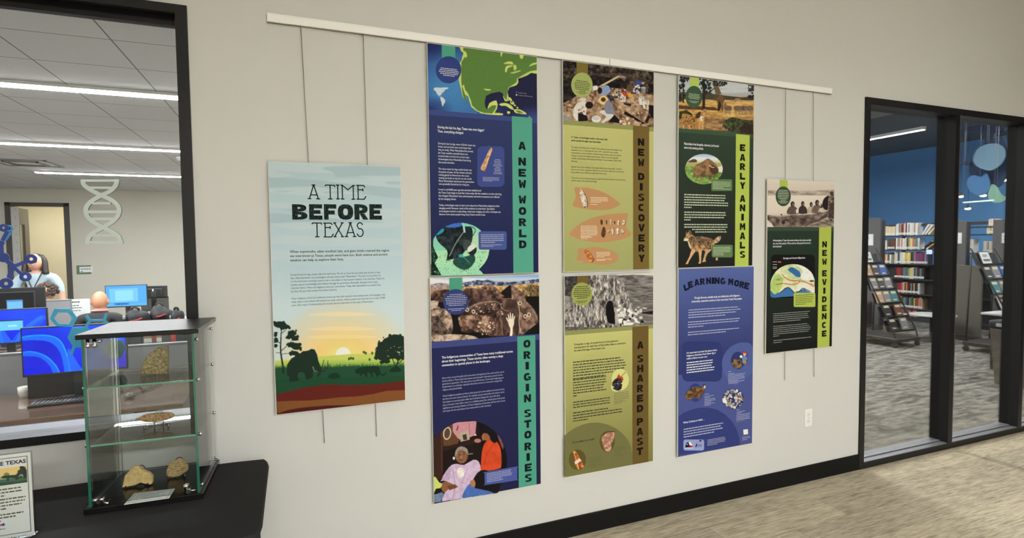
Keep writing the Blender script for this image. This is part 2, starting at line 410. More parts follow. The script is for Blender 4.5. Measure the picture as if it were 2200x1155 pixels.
cx2 = cable(780,70,809,935, 'thin steel cable holding the sunset poster on the side nearer the blue map poster')
cx3 = cable(1688,190,1686,815, 'thin steel cable holding the canoe poster on the side nearer the blue Learning More poster')
cx4 = cable(1747,196,1749,807, 'thin steel cable holding the canoe poster on the side nearer the storefront glass')
# duplex outlet
oc = P(1737,897,y=-.006)
t = thing('wall_outlet', 'white duplex power outlet low on the gallery wall beside the storefront', 'outlet', (oc[0],0,oc[2]))
M_plate = mat('white_outlet_plastic', (238,236,230), .35, var=.01)
b = MB(); b.rbox(oc[0]-.036,-.007,oc[2]-.062, oc[0]+.036,0,oc[2]+.062, .003, 2); obj('cover_plate', b, M_plate, t)
for s in (1, -1):
    zc = oc[2]+s*.0245
    pts = [(math.cos(a)*.017, max(-.0135, min(.0135, math.sin(a)*.017))) for a in np.linspace(0, 2*PI, 24, endpoint=False)]
    k = obj('socket', MB().prism(pts, lambda p, q, d: (oc[0]+p, d, zc+q), -.0095, -.006), M_plate, t)
    h = MB()
    for dx in (-.0065, .0065): h.box(oc[0]+dx-.0011,-.0098,zc+.001, oc[0]+dx+.0011,-.0094,zc+.009)
    h.lathe([(.0025,-.0098),(.0025,-.0094)], (oc[0],0,zc-.007), 10, 0, 'y')
    obj('socket_slots', h, M_black, k)
obj('screw', MB().lathe([(.003,-.0085),(.003,-.006)], (oc[0],0,oc[2]), 10, 0, 'y'), M_alu, t)

# ================================================================== table in a stretch cover
TZ = .741
M_cloth = mat('black_stretch_fabric', (37,36,36), .85, var=.12, scale=500, bump=.1, spec=.25)
tx1, tx0, ty1, ty0 = .808, -1.15, -.035, -.80
def ring(z, pin, n=16):
    """rectangle ring whose sides pull in by pin between the corners"""
    pts = []
    cs = [(tx0,ty0),(tx1,ty0),(tx1,ty1),(tx0,ty1)]; inn = [(0,1),(-1,0),(0,-1),(1,0)]
    for e in range(4):
        a, c = cs[e], cs[(e+1) % 4]
        for k in range(n):
            t_ = k/n; w = math.sin(PI*t_)**.8*pin
            rr = .02*(1-min(1, min(t_, 1-t_)*n/1.5))
            mx, my = (tx0+tx1)/2, (ty0+ty1)/2
            x = a[0]+(c[0]-a[0])*t_+inn[e][0]*w; y = a[1]+(c[1]-a[1])*t_+inn[e][1]*w
            x += (rr if x < mx else -rr); y += (rr if y < my else -rr)
            pts.append((x, y, z))
    return pts
prof = [(TZ,.0,.006),(TZ-.004,.0,.002),(TZ-.014,0,0),(TZ-.05,.006,.010),(TZ-.15,.03,.034),(TZ-.3,.05,.058),(TZ-.45,.05,.07),(.1,.04,.05),(.01,.02,.04)]
vs = []; fs = []; mx, my = (tx0+tx1)/2, (ty0+ty1)/2
for z, pin, sc in prof:
    q = ring(z, pin); vs += [(mx+(x-mx)*(1-sc/(tx1-mx)), my+(y-my)*(1-sc/(ty1-my)), zz) for x, y, zz in q]
N = 64
for i in range(len(prof)-1):
    for j in range(N): fs.append((i*N+j, i*N+(j+1) % N, (i+1)*N+(j+1) % N, (i+1)*N+j))
b = MB().add(vs, fs, 0, True); b.add(vs[:N], [tuple(range(N))], 0, False)
tb = thing('display_table', 'long folding table under a black stretch cover against the gallery wall', 'table', (mx,my,0))
obj('table_cover', b, M_cloth, tb)
for x in (tx0+.06, tx1-.06):
    for y in (ty0+.06, ty1-.06): obj('leg', MB().tube([(x,y,0),(x,y,TZ-.06)], .014), M_black, tb)

# ================================================================== glass display case
case = thing('display_case', 'countertop glass display case with black lid and base, stones inside', 'display case', (.2058,-.3754,TZ+.0005), -.0512)
CW, CD, CH = .3715, .3405, .668
M_lam = mat('black_laminate', (24,22,22), .12, var=.1, spec=.5)
M_tglass = glass('pale_green_glass', (.978,.992,.985), .9)
M_gedge = mat('green_glass_edge', (34,104,84), .12, var=.2, scale=12, spec=.8, coat=.5)
M_sedge = mat('bright_green_glass_edge', (84,160,138), .12, var=.2, scale=10, spec=.8, coat=.5)
M_chrome = mat('chrome', (225,225,225), .12, 1.0, var=.02)
def cpart(name, b, m, par=None): return obj(name, b, m, par or case, world=False)
cpart('base', MB().rbox(-.012,-.012,0, CW+.006,CD+.012,.022, .002, 1), M_lam)
lid_ = cpart('lid', MB().rbox(-.012,-.012,CH-.018, CW+.012,CD+.012,CH-.0006, .002, 1), M_lam)
M_top = mat('dark_polished_metallic_laminate', (92,91,89), .34, 1.0, var=.03); M_top.node_tree.nodes['Principled BSDF'].inputs['Specular Tint'].default_value = (.68,.67,.66,1)
cpart('lid_surface', MB().rbox(-.0105,-.0105,CH-.001, CW+.0105,CD+.0105,CH, .0004, 1), M_top, lid_)
z0, z1, tg = .0225, CH-.0185, .006
def pane(name, x0,y0,x1,y1, za, zb, edges):
    o = cpart(name, MB().box(x0,y0,za, x1,y1,zb), M_tglass)
    e = MB()
    for r in edges: e.box(*r)
    if edges: cpart('glass_edge', e, M_gedge, o)
    return o
pane('side_pane', .004,.002,.004+tg,CD-.004, z0,z1, [(.0025,-.001,z0,.0115,.0018,z1)])
pane('side_pane', CW-.012,.002,CW-.012+tg,CD-.004, z0,z1, [(CW-.0135,-.001,z0,CW-.0045,.0018,z1)])
pane('back_pane', .011,CD-.010,CW-.013,CD-.006, z0,z1, [(.0095,CD-.011,z0,.0108,CD-.005,z1)])
door = pane('glass_door', .014,.004,CW-.016,.008, z0+.004,z1-.004, [])
zs1 = .741
def czof(u, v): # height of a shelf's front edge in the case, from its place in the photo
    return P(u, v, y=-.372)[2]-TZ
SH1, SH2 = czof(300,824), czof(300,945)
for zz in (SH1, SH2):
    o = cpart('shelf', MB().box(.0125,.012,zz-.006, CW-.0145,CD-.013,zz), M_tglass)
    cpart('shelf_edge', MB().box(.0125,.0095,zz-.0062, CW-.0145,.0118,zz+.0002), M_sedge, o)
    for yy in (.02, CD-.03):
        for xx, sg in ((CW-.006, 1), (.004, -1)):
            cpart('shelf_bolt', MB().lathe([(.006,0),(.0075,sg*.004),(.006,sg*.011)], (xx,yy,zz-.003), 12, 0, 'x'), M_chrome)
for zz in (.045, CH-.045):
    for yy in (.022, CD-.03): cpart('corner_bolt', MB().lathe([(.005,0),(.0065,.004),(.005,.010)], (CW-.006,yy,zz), 12, 0, 'x'), M_chrome)
for zz, s in ((z0, 1), (z1, -1)):
    h = MB(); 
    for xx in (.022, .043): h.lathe([(.006,zz),(.006,zz+s*.018),(.009,zz+s*.020),(.009,zz+s*.03),(.004,zz+s*.032)], (xx,.0005,0), 14)
    h.box(.02,-.004,min(zz+s*.012,zz+s*.018), .05,.009,max(zz+s*.012,zz+s*.018)); h.tube([(.048,0,zz+s*.012),(.066,-.004,zz+s*.008)], .005)
    cpart('door_hinge', h, M_chrome)
h = MB(); h.lathe([(.007,z0),(.007,z0+.026),(.010,z0+.028),(.010,z0+.038),(.004,z0+.04)], (CW-.052,.0,0), 14); h.tube([(CW-.05,.0,z0+.012),(CW-.02,.0,z0+.012)], .003); h.lathe([(.009,-.012),(.009,.002)], (CW-.043,0,z0+.014), 12, 0, 'y')
cpart('door_lock', h, M_chrome)
cpart('lid_bolt', MB().ell((CW-.05,.05,z1-.004), (.011,.011,.006)), M_chrome)
Mc = Matrix.Translation(case.location) @ Matrix.Rotation(-.0512,4,'Z'); Mci = Mc.inverted()
def cw(x, y, z): return Mc @ Vector((x,y,z))
def cplane(u, v, yl):
    """case-local (x,z) of a photo pixel on the case's own plane y=yl"""
    o = Mci @ Vector(CAM); ray = RM.T @ np.array([(u-CX)/FPX,(v-CY)/FPX,1.0]); d = Mci.to_3x3() @ Vector(ray)
    t = (yl-o.y)/d.y; return (o.x+t*d.x, o.z+t*d.z)
def cfloor(u, v, zl):
    o = Mci @ Vector(CAM); ray = RM.T @ np.array([(u-CX)/FPX,(v-CY)/FPX,1.0]); d = Mci.to_3x3() @ Vector(ray)
    t = (zl-o.z)/d.z; return (o.x+t*d.x, o.y+t*d.y)
M_stone1 = mat('speckled_tan_stone', (154,136,92), .9, var=.5, scale=140, bump=.8, hard=1)
M_stone2 = mat('brown_chert', (164,128,84), .8, var=.5, scale=110, bump=.6, hard=1)
M_stone3 = mat('ochre_stone', (224,192,128), .85, var=.16, scale=60, bump=.5, hard=1)
M_stone4 = mat('grooved_tan_stone', (184,156,108), .9, var=.42, scale=70, bump=.8, stretch=(1,1,4), hard=1)
M_acr = glass('clear_acrylic', (.84,.86,.88), 2.2, .08)
def stone(name, pix, yl, th, zfloor, m, lab, tilt=0.0, sharp=False, seed=1, group='stone artifacts in the case'):
    pts = np.array([cplane(u, v, yl) for u, v in pix]); pts = smooth_pts(pts, 3) if not sharp else pts
    zmin = pts[:,1].min(); pts[:,1] += zfloor-zmin; c = pts.mean(0); zb = pts[:,1].min()
    rs = np.random.RandomState(seed); n = len(pts)
    rings = [(-th,.0),(-th*.97,.55),(-th*.85,.86),(-th*.5,.97),(0,1.0),(th*.5,.96),(th*.85,.84),(th,.5),(th*1.02,0)] if not sharp else [(-th,0),(-th,.45),(-th*.97,.93),(-th*.7,1),(0,1.0),(th*.7,1),(th*.97,.95),(th,.5),(th,0)]
    vs = []; fs = []
    for d, s_ in rings:
        for p in pts:
            q = c+(p-c)*s_; dy = d
            if 0 < s_ < .99: q = q+rs.randn(2)*.0008; dy += rs.randn()*.0012
            z = max(q[1], zb); yy = yl+dy+(z-zb)*math.tan(tilt)
            vs.append((q[0], yy, z))
    for i in range(len(rings)-1):
        for j in range(n): fs.append((i*n+j, i*n+(j+1) % n, (i+1)*n+(j+1) % n, (i+1)*n+j))
    cc = Mc @ Vector((c[0], yl, zfloor))
    b = MB().add([Mc @ Vector(v) for v in vs], fs, 0, not sharp)
    b.v = [(x-cc.x, y-cc.y, z-cc.z) for x, y, z in b.v]
    o = obj(name, b, m); o.location = cc; tag(o, lab, 'stone', group); return o
def easel(xc, yl, w, h, zf, lab, back=.05):
    p = cw(xc, yl, zf); t = thing('acrylic_stand', lab, 'display stand', p, -.0512, 'clear stone stands')
    r = .0024
    for sg in (-1, 1):
        x = sg*w/2
        obj('front_prong', MB().tube([(x,-.022,.014),(x,-.020,r),(x,-.008,r),(x*.9,.006,.006),(x*.55,.02,r)], r, 8), M_acr, t, world=False)
    a = [(x_, .020+.02*k_, z_) for x_, k_, z_ in ((-.016,0,r),(-.016,.3,h*.6),(-.014,.6,h*.9),(-.006,.75,h),(.006,.75,h),(.014,.6,h*.9),(.016,.3,h*.6),(.016,0,r))]
    obj('back_loop', MB().tube(a, r, 8), M_acr, t, world=False)
    obj('foot_bar', MB().tube([(-w*.48,.02,r),(0,.024,r),(w*.48,.02,r)], r, 8), M_acr, t, world=False)
    return t
stone('grinding_stone', [(303,808),(308,788),(316,772),(326,761),(340,752),(352,749),(361,749),(362,778),(361,807),(332,808)], .17, .018, SH1+.0003, M_stone1, 'wedge-shaped speckled tan stone standing on the top glass shelf', sharp=True, seed=3)
stone('stone_blade', [(290,909),(300,903),(315,897),(335,895),(355,894),(368,894),(375,899),(372,904),(360,909),(340,913),(320,914),(304,912)], .16, .010, SH2+.022, M_stone2, 'long leaf-shaped brown stone blade on the lower glass shelf', tilt=.2, seed=4)
easel(cplane(337,905,.16)[0], .165, .085, .055, SH2+.0003, 'clear acrylic stand holding the long stone blade on the shelf')
zb = .0225
xa = cplane(297,1040,.17)[0]; xb_ = cplane(381,1030,.20)[0]
stone('incised_stone', [(264,1050),(267,1028),(279,1015),(285,1009),(296,1010),(304,1016),(319,1021),(328,1028),(329,1040),(326,1043),(312,1042),(303,1040),(290,1046)], .15, .010, zb+.004, M_stone3, 'ochre yellow angular stone on the case floor', tilt=.30, sharp=True, seed=5)
easel(cplane(297,1040,.15)[0], .155, .075, .07, zb, 'clear acrylic stand under the ochre yellow stone')
stone('grooved_stone', [(357,1040),(359,1028),(364,1018),(374,1013),(384,1009),(394,1013),(404,1022),(404,1032),(396,1038),(384,1045),(366,1046)], .19, .010, zb+.003, M_stone4, 'rounded tan stone with fine grooves on the case floor', tilt=.30, seed=6)
easel(cplane(381,1030,.19)[0], .195, .06, .07, zb, 'clear acrylic stand under the rounded grooved stone')
# caption card lying on the case floor
q = [cfloor(*p, zb) for p in ((266,1084),(289,1059),(376,1049),(363,1070))]
cc = np.mean(q, 0); lc = cw(cc[0], cc[1], zb)
cardt = thing('caption_card', 'white caption card with a double border lying on the case floor', 'card', lc, -.0512)
loc = [(p[0]-cc[0], p[1]-cc[1]) for p in q]
M_paper = mat('white_paper', (228,232,226), .7, var=.015)
M_ink = mat('black_ink', (40,42,44), .7, var=.05)
obj('card', MB().prism(loc, lambda p, r_, d: (p, r_, d), 0, .0008), M_paper, cardt, world=False)
b = MB()
def quadpt(a, c): # bilinear in the card
    A, B_, C_, D = [np.array(k) for k in (loc[0], loc[3], loc[2], loc[1])]
    return (A*(1-a)+B_*a)*(1-c)+(D*(1-a)+C_*a)*c
for a0, c0, a1, c1 in ((.04,.07,.96,.10),(.04,.90,.96,.93),(.04,.07,.055,.93),(.945,.07,.96,.93),(.07,.14,.93,.155),(.07,.845,.93,.86),(.07,.14,.078,.86),(.922,.14,.93,.86)):
    b.add([(*quadpt(*k), .001) for k in ((a0,c0),(a1,c0),(a1,c1),(a0,c1))], [(0,1,2,3)])
for k, (a0, a1) in enumerate(((.14,.80),(.14,.66),(.14,.84),(.14,.5))):
    x = a0; c = .70-.14*k
    while x < a1:
        w = rnd.uniform(.03,.09); b.add([(*quadpt(*q_), .001) for q_ in ((x,c),(min(x+w,a1),c),(min(x+w,a1),c+.05),(x,c+.05))], [(0,1,2,3)]); x += w+.018
obj('printed_lines', b, mat('pale_grey_ink', (150,152,150), .7), cardt, world=False)
# ================================================================== posters
KP = 1.04                                  # printed ink reflectance against its look under the gallery lamps
YF = -.021                                 # front face of the hung boards
LAY = .00022
def W(u, v):
    p = P(u, v, y=YF); return p[0], p[2]
def ink(c): return np.clip(lin(np.asarray(c, float))*KP, .002, .88)
M_print = vcol_mat('printed_ink', .7)
M_board = mat('white_foam_board', (226,222,210), .7, var=.02)
def set_col(me, cols):
    at = me.color_attributes.new('Col', 'FLOAT_COLOR', 'POINT'); a = np.ones((len(cols), 4), np.float32); a[:, :3] = cols; at.data.foreach_set('color', a.ravel())

class Cv:
    """a small painting surface in photo pixels: shapes are laid down in printed colours"""
    S = 2.0
    def __init__(s, u0, v0, u1, v1, bg=(0,0,0), seed=1):
        s.u0, s.v0, s.u1, s.v1 = u0, v0, u1, v1
        s.w, s.h = int((u1-u0)*s.S)+1, int((v1-v0)*s.S)+1
        s.a = np.zeros((s.h, s.w, 3)); s.a[:] = bg; s.o = (0., 0., 1.); s.rs = np.random.RandomState(seed)
        s.gx, s.gy = np.meshgrid(np.arange(s.w), np.arange(s.h))
    def M(s, ox, oy, k): s.o = (ox, oy, k); return s
    def T(s, p):
        p = np.asarray(p, float); u = s.o[0]+p[..., 0]/s.o[2]; v = s.o[1]+p[..., 1]/s.o[2]
        return np.stack([(u-s.u0)*s.S, (v-s.v0)*s.S], -1)
    def mask(s, pts):
        q = s.T(pts); x0, y0 = np.floor(q.min(0)).astype(int); x1, y1 = np.ceil(q.max(0)).astype(int)+1
        x0, y0, x1, y1 = max(x0,0), max(y0,0), min(x1,s.w), min(y1,s.h)
        if x1 <= x0 or y1 <= y0: return None
        X = np.arange(x0, x1); Y = np.arange(y0, y1); m = np.zeros((len(Y), len(X)))
        for sx in (-.25, .25):
            for sy in (-.25, .25):
                r = np.zeros((len(Y), len(X)), bool)
                for (ax, ay), (bx, by) in zip(q, np.roll(q, -1, 0)):
                    if ay == by: continue
                    yy = Y+sy; c = (ay > yy) != (by > yy); xi = ax+(yy-ay)*(bx-ax)/(by-ay)
                    r ^= c[:, None] & ((X+sx)[None] < xi[:, None])
                m += r
        return (slice(y0, y1), slice(x0, x1)), m/4
    def poly(s, pts, col, sm=0, a=1.0, nz=0, cell=6, tex=None):
        """nz: mottling strength; tex: list of colours spread over a noise field"""
        if sm: pts = smooth_pts(pts, sm)
        r = s.mask(pts)
        if r is None: return s
        sl, m = r
        if tex is not None:
            n = noise2(*m.shape, cell, s.rs, 4, .6); n = (n-n.mean())/(n.std()+1e-6)*.26+.5
            t = np.clip(n, 0, 1)*(len(tex)-1); i = np.clip(t.astype(int), 0, len(tex)-2); tx = np.asarray(tex, float); f = (t-i)[..., None]
            c = tx[i]*(1-f)+tx[i+1]*f
        else: c = np.ones(m.shape+(3,))*np.asarray(col, float)
        if nz: n = noise2(*m.shape, cell, s.rs, 3)-.5; c = np.clip(c*(1+nz*2*n[..., None]), 0, 255)
        m = (m*a)[..., None]; s.a[sl] = s.a[sl]*(1-m)+c*m; return s
    def ell(s, cx, cy, rx, ry, col, rot=0, **k):
        t = np.linspace(0, 2*PI, 28, endpoint=False); x, y = rx*np.cos(t), ry*np.sin(t)
        return s.poly(np.stack([cx+x*math.cos(rot)-y*math.sin(rot), cy+x*math.sin(rot)+y*math.cos(rot)], -1), col, **k)
    def rect(s, x0, y0, x1, y1, col, **k): return s.poly([(x0,y0),(x1,y0),(x1,y1),(x0,y1)], col, **k)
    def line(s, pts, w, col, w1=None, sm=0, a=1.0):
        p = np.asarray(pts, float)
        if sm: p = smooth_pts(p, sm, False)
        t = np.gradient(p, axis=0); n = np.stack([-t[:,1], t[:,0]], -1); n /= np.linalg.norm(n, axis=1, keepdims=True)+1e-9
        ww = np.linspace(w, w if w1 is None else w1, len(p))[:, None]/2
        return s.poly(np.concatenate([p+n*ww, (p-n*ww)[::-1]]), col, a=a)
    def grad(s, stops):
        """vertical wash; stops = [(y, colour)...] in the current crop frame"""
        ys = np.array([s.T((0, y))[1] for y, _ in stops]); cs = np.array([c for _, c in stops], float)
        for k in range(3): s.a[..., k] = np.interp(np.arange(s.h), ys, cs[:, k])[:, None]
        return s
    def glow(s, cx, cy, rx, ry, col, p=1.0, k=1.0):
        q = s.T((cx, cy)); d = np.sqrt(((s.gx-q[0])/(rx/s.o[2]*s.S))**2+((s.gy-q[1])/(ry/s.o[2]*s.S))**2)
        w = (np.clip(1-d, 0, 1)**p*k)[..., None]; s.a = s.a*(1-w)+np.asarray(col, float)*w; return s
    def spots(s, box, n, r, cols, asp=(.5, 1.2), rot=None):
        for _ in range(n):
            x, y = s.rs.uniform(box[0], box[2]), s.rs.uniform(box[1], box[3]); rr = s.rs.uniform(*r)
            k = 7; t = np.linspace(0, 2*PI, k, endpoint=False); q = s.rs.uniform(*asp); an = s.rs.uniform(0, PI) if rot is None else rot+s.rs.randn()*.2
            px, py = rr*np.cos(t)*s.rs.uniform(.75,1.2,k), rr*q*np.sin(t)*s.rs.uniform(.75,1.2,k)
            s.poly(np.stack([x+px*math.cos(an)-py*math.sin(an), y+px*math.sin(an)+py*math.cos(an)], -1), cols[s.rs.randint(len(cols))])
        return s
    def sample(s, uv):
        x = np.clip((uv[:,0]-s.u0)*s.S, 0, s.w-1.001); y = np.clip((uv[:,1]-s.v0)*s.S, 0, s.h-1.001)
        xi, yi = x.astype(int), y.astype(int); fx, fy = (x-xi)[:,None], (y-yi)[:,None]; a = s.a
        xi1, yi1 = np.minimum(xi+1, s.w-1), np.minimum(yi+1, s.h-1)
        return (a[yi,xi]*(1-fx)+a[yi,xi1]*fx)*(1-fy)+(a[yi1,xi]*(1-fx)+a[yi1,xi1]*fx)*fy

def inside(pts, q):
    r = np.zeros(len(q), bool)
    for (ax, ay), (bx, by) in zip(pts, np.roll(pts, -1, 0)):
        if ay == by: continue
        r ^= ((ay > q[:,1]) != (by > q[:,1])) & (q[:,0] < ax+(q[:,1]-ay)*(bx-ax)/(by-ay))
    return r
def ellpts(cx, cy, rx, ry, n=40, a0=0, a1=2*PI):
    t = np.linspace(a0, a1, n, endpoint=False); return np.stack([cx+rx*np.cos(t), cy+ry*np.sin(t)], -1)
def rrpts(x0, y0, x1, y1, r, k=6):
    out = []
    for cx, cy, a in ((x1-r,y1-r,0),(x0+r,y1-r,PI/2),(x0+r,y0+r,PI),(x1-r,y0+r,1.5*PI)):
        for t in np.linspace(a, a+PI/2, k): out.append((cx+r*math.cos(t), cy+r*math.sin(t)))
    return np.array(out)

class Poster:
    def __init__(s, corners, label, name='exhibit_poster', grp='exhibit posters on the gallery wall', bm=None, zb=None):
        c = np.array([W(*q) for q in corners])
        s.x0, s.x1 = (c[0,0]+c[2,0])/2, (c[1,0]+c[3,0])/2; s.z1, s.z0 = (c[0,1]+c[1,1])/2, (c[2,1]+c[3,1])/2
        s.root = thing(name, label, 'poster', ((s.x0+s.x1)/2, YF+.021 if grp else YF+.02, s.z0 if zb is None else zb), 0, grp)
        e = .0022; obj('board' if grp else 'printed_sheet', MB().box(s.x0-e, YF, s.z0-e, s.x1+e, YF+(.008 if grp else .0006), s.z1+e), bm or M_board, s.root); s.n = 0
        s.off = Vector(s.root.location)
    def y(s, k): return YF-.0003-LAY*k
    def ab(s, a, b): return s.x0+(s.x1-s.x0)*a, s.z1+(s.z0-s.z1)*b
    def px(s, a, b): x, z = s.ab(a, b); return proj((x, YF, z))
    def mesh(s, name, vs, fs, lay, mat_=None, cols=None, parent=None):
        me = bpy.data.meshes.new(name); y = s.y(lay)-s.off.y
        me.from_pydata([(x-s.off.x, y, z-s.off.z) for x, z in vs], [], fs); me.materials.append(mat_ or M_print)
        if cols is not None: set_col(me, cols)
        me.update(); o = bpy.data.objects.new(name, me); COL.objects.link(o); o.parent = parent or s.root; return o
    def flat(s, name, polys, lay):
        """polys: list of (points in panel metres, colour or list of colours)"""
        vs, fs, cs = [], [], []
        for pts, c in polys:
            o = len(vs); vs += [tuple(p) for p in pts]; fs.append(tuple(range(o, o+len(pts))))
            c = np.asarray(c, float); cs += [ink(c)]*len(pts) if c.ndim == 1 else [ink(k) for k in c]
        return s.mesh(name, vs, fs, lay, cols=cs)
    def rect(s, name, a0, b0, a1, b1, c, lay):
        """c: one colour, or (top colour, bottom colour) for a printed wash"""
        c = np.asarray(c, float)
        if c.ndim == 1: c = np.array([c, c])
        n = 12; vs = []; cs = []; fs = []
        for i in range(n+1):
            t = i/n
            for a in (a0, a1): vs.append(s.ab(a, b0+(b1-b0)*t)); cs.append(ink(c[0]*(1-t)+c[1]*t))
        for i in range(n): fs.append((2*i, 2*i+1, 2*i+3, 2*i+2))
        return s.mesh(name, vs, fs, lay, cols=cs)
    def shape(s, name, pts_px, c, lay): return s.flat(name, [([W(u, v) for u, v in pts_px], c)], lay)
    def photo(s, name, cv, lay, ab=None, mask=None, step=.0021):
        """a printed picture: a fine grid of ink dots, cut to ab (panel fractions) or to a mask outline (photo pixels)"""
        if ab: (xa, za), (xb, zb_) = s.ab(ab[0], ab[1]), s.ab(ab[2], ab[3])
        else:
            m = np.array([W(u, v) for u, v in mask]); xa, xb, za, zb_ = m[:,0].min(), m[:,0].max(), m[:,1].max(), m[:,1].min()
        nx, nz = max(2, int((xb-xa)/step)), max(2, int((za-zb_)/step))
        X, Z = np.meshgrid(np.linspace(xa, xb, nx+1), np.linspace(za, zb_, nz+1))
        pts = np.stack([X.ravel(), Z.ravel()], -1); uv = proj(np.stack([pts[:,0], np.full(len(pts), YF), pts[:,1]], -1))
        i, j = np.meshgrid(np.arange(nx), np.arange(nz)); q = (j*(nx+1)+i).ravel(); F = np.stack([q, q+1, q+nx+2, q+nx+1], -1)
        if mask is not None:
            F = F[inside(np.asarray(mask, float), uv[F].mean(1))]
            use = np.unique(F); mp = np.full(len(pts), -1); mp[use] = np.arange(len(use)); F = mp[F]; pts = pts[use]; uv = uv[use]
        me = bpy.data.meshes.new(name); n = len(pts); y = s.y(lay)-s.off.y
        co = np.empty((n, 3), np.float32); co[:,0] = pts[:,0]-s.off.x; co[:,1] = y; co[:,2] = pts[:,1]-s.off.z
        me.vertices.add(n); me.vertices.foreach_set('co', co.ravel())
        k = len(F); me.loops.add(k*4); me.loops.foreach_set('vertex_index', F.astype(np.int32).ravel())
        me.polygons.add(k); me.polygons.foreach_set('loop_start', np.arange(0, 4*k, 4, dtype=np.int32))
        me.update(calc_edges=True); me.materials.append(M_print); set_col(me, ink(cv.sample(uv)))
        o = bpy.data.objects.new(name, me); COL.objects.link(o); o.parent = s.root; return o

# ---- lettering
_tc = {}
def glyphs(txt, bold=0.0):
    k = (txt, bold)
    if k not in _tc:
        cu = bpy.data.curves.new('lettering', 'FONT'); cu.body = txt; cu.size = 1; cu.resolution_u = 2; cu.offset = bold; cu.fill_mode = 'FRONT'
        o = bpy.data.objects.new('lettering', cu); COL.objects.link(o)
        me = bpy.data.meshes.new_from_object(o)
        v = np.empty(len(me.vertices)*3); me.vertices.foreach_get('co', v); v = v.reshape(-1,3)[:, :2].copy()
        f = [tuple(p.vertices) for p in me.polygons]
        bpy.data.objects.remove(o); bpy.data.curves.remove(cu); bpy.data.meshes.remove(me); _tc[k] = (v, f)
    return _tc[k]
def block(ch):
    """heavy block capitals as non-overlapping pieces on a unit square"""
    R4 = lambda a, b_, c, d: [(a,b_),(c,b_),(c,d),(a,d)]
    def arcs(cx, cy, rx, ry, ix, iy, a0, a1, n=10):
        t = np.radians(np.linspace(a0, a1, n+1)); f = lambda v: np.sign(v)*np.abs(v)**.8; o = [(cx+rx*f(math.cos(q)), cy+ry*f(math.sin(q))) for q in t]; i = [(cx+ix*f(math.cos(q)), cy+iy*f(math.sin(q))) for q in t]
        return [[o[k], o[k+1], i[k+1], i[k]] for k in range(n)]
    bar_ = [R4(0,0,.36,1)]
    return {'A': [[(0,0),(.34,0),(.39,.18),(.44,.40),(.5,.70),(.5,1),(.30,1)], [(1,0),(.66,0),(.61,.18),(.56,.40),(.5,.70),(.5,1),(.70,1)], [(.39,.18),(.61,.18),(.56,.40),(.44,.40)]],
     'N': [R4(0,0,.33,1), R4(.67,0,1,1), [(.33,1),(.33,.5),(.67,0),(.67,.5)]], 'E': bar_+[R4(.36,.73,1,1), R4(.36,.38,.86,.62), R4(.36,0,1,.27)], 'F': bar_+[R4(.36,.72,1,1), R4(.36,.34,.86,.60)],
     'W': [[(0,1),(.30,1),(.35,.42),(.43,.78),(.57,.78),(.65,.42),(.70,1),(1,1),(.87,0),(.60,0),(.5,.40),(.40,0),(.13,0)]], 'M': [[(0,0),(0,1),(.32,1),(.5,.62),(.68,1),(1,1),(1,0),(.70,0),(.70,.5),(.5,.16),(.30,.5),(.30,0)]],
     'O': arcs(.5,.5,.5,.5,.15,.22,0,360,20), 'D': bar_+arcs(.36,.5,.64,.5,.28,.24,-90,90,10), 'R': bar_+arcs(.36,.69,.60,.31,.22,.09,-90,90,8)+[[(.38,.375),(.72,.40),(1,0),(.62,0)]], 'P': bar_+arcs(.36,.66,.64,.34,.24,.10,-90,90,8),
     'B': bar_+arcs(.36,.76,.58,.24,.20,.06,-90,90,8)+arcs(.36,.26,.64,.26,.24,.08,-90,90,8), 'L': bar_+[R4(.36,0,1,.29)], 'T': [R4(.32,0,.68,.72), R4(0,.72,1,1)], 'I': [R4(0,0,1,1)], 'H': bar_+[R4(.64,0,1,1), R4(.36,.37,.64,.63)],
     'V': [[(0,1),(.35,1),(.5,.38),(.65,1),(1,1),(.69,0),(.31,0)]], 'Y': [[(0,1),(.36,1),(.5,.70),(.64,1),(1,1),(.68,.42),(.68,0),(.32,0),(.32,.42)]], 'C': arcs(.5,.5,.5,.5,.15,.23,42,318,16), 'G': arcs(.5,.5,.5,.5,.15,.23,42,300,14)+[R4(.55,.34,1,.54), R4(.72,.08,1,.34)],
     'S': arcs(.5,.74,.48,.26,.13,.055,12,270,12)+arcs(.5,.26,.48,.26,.13,.055,90,-168,12)}[ch]
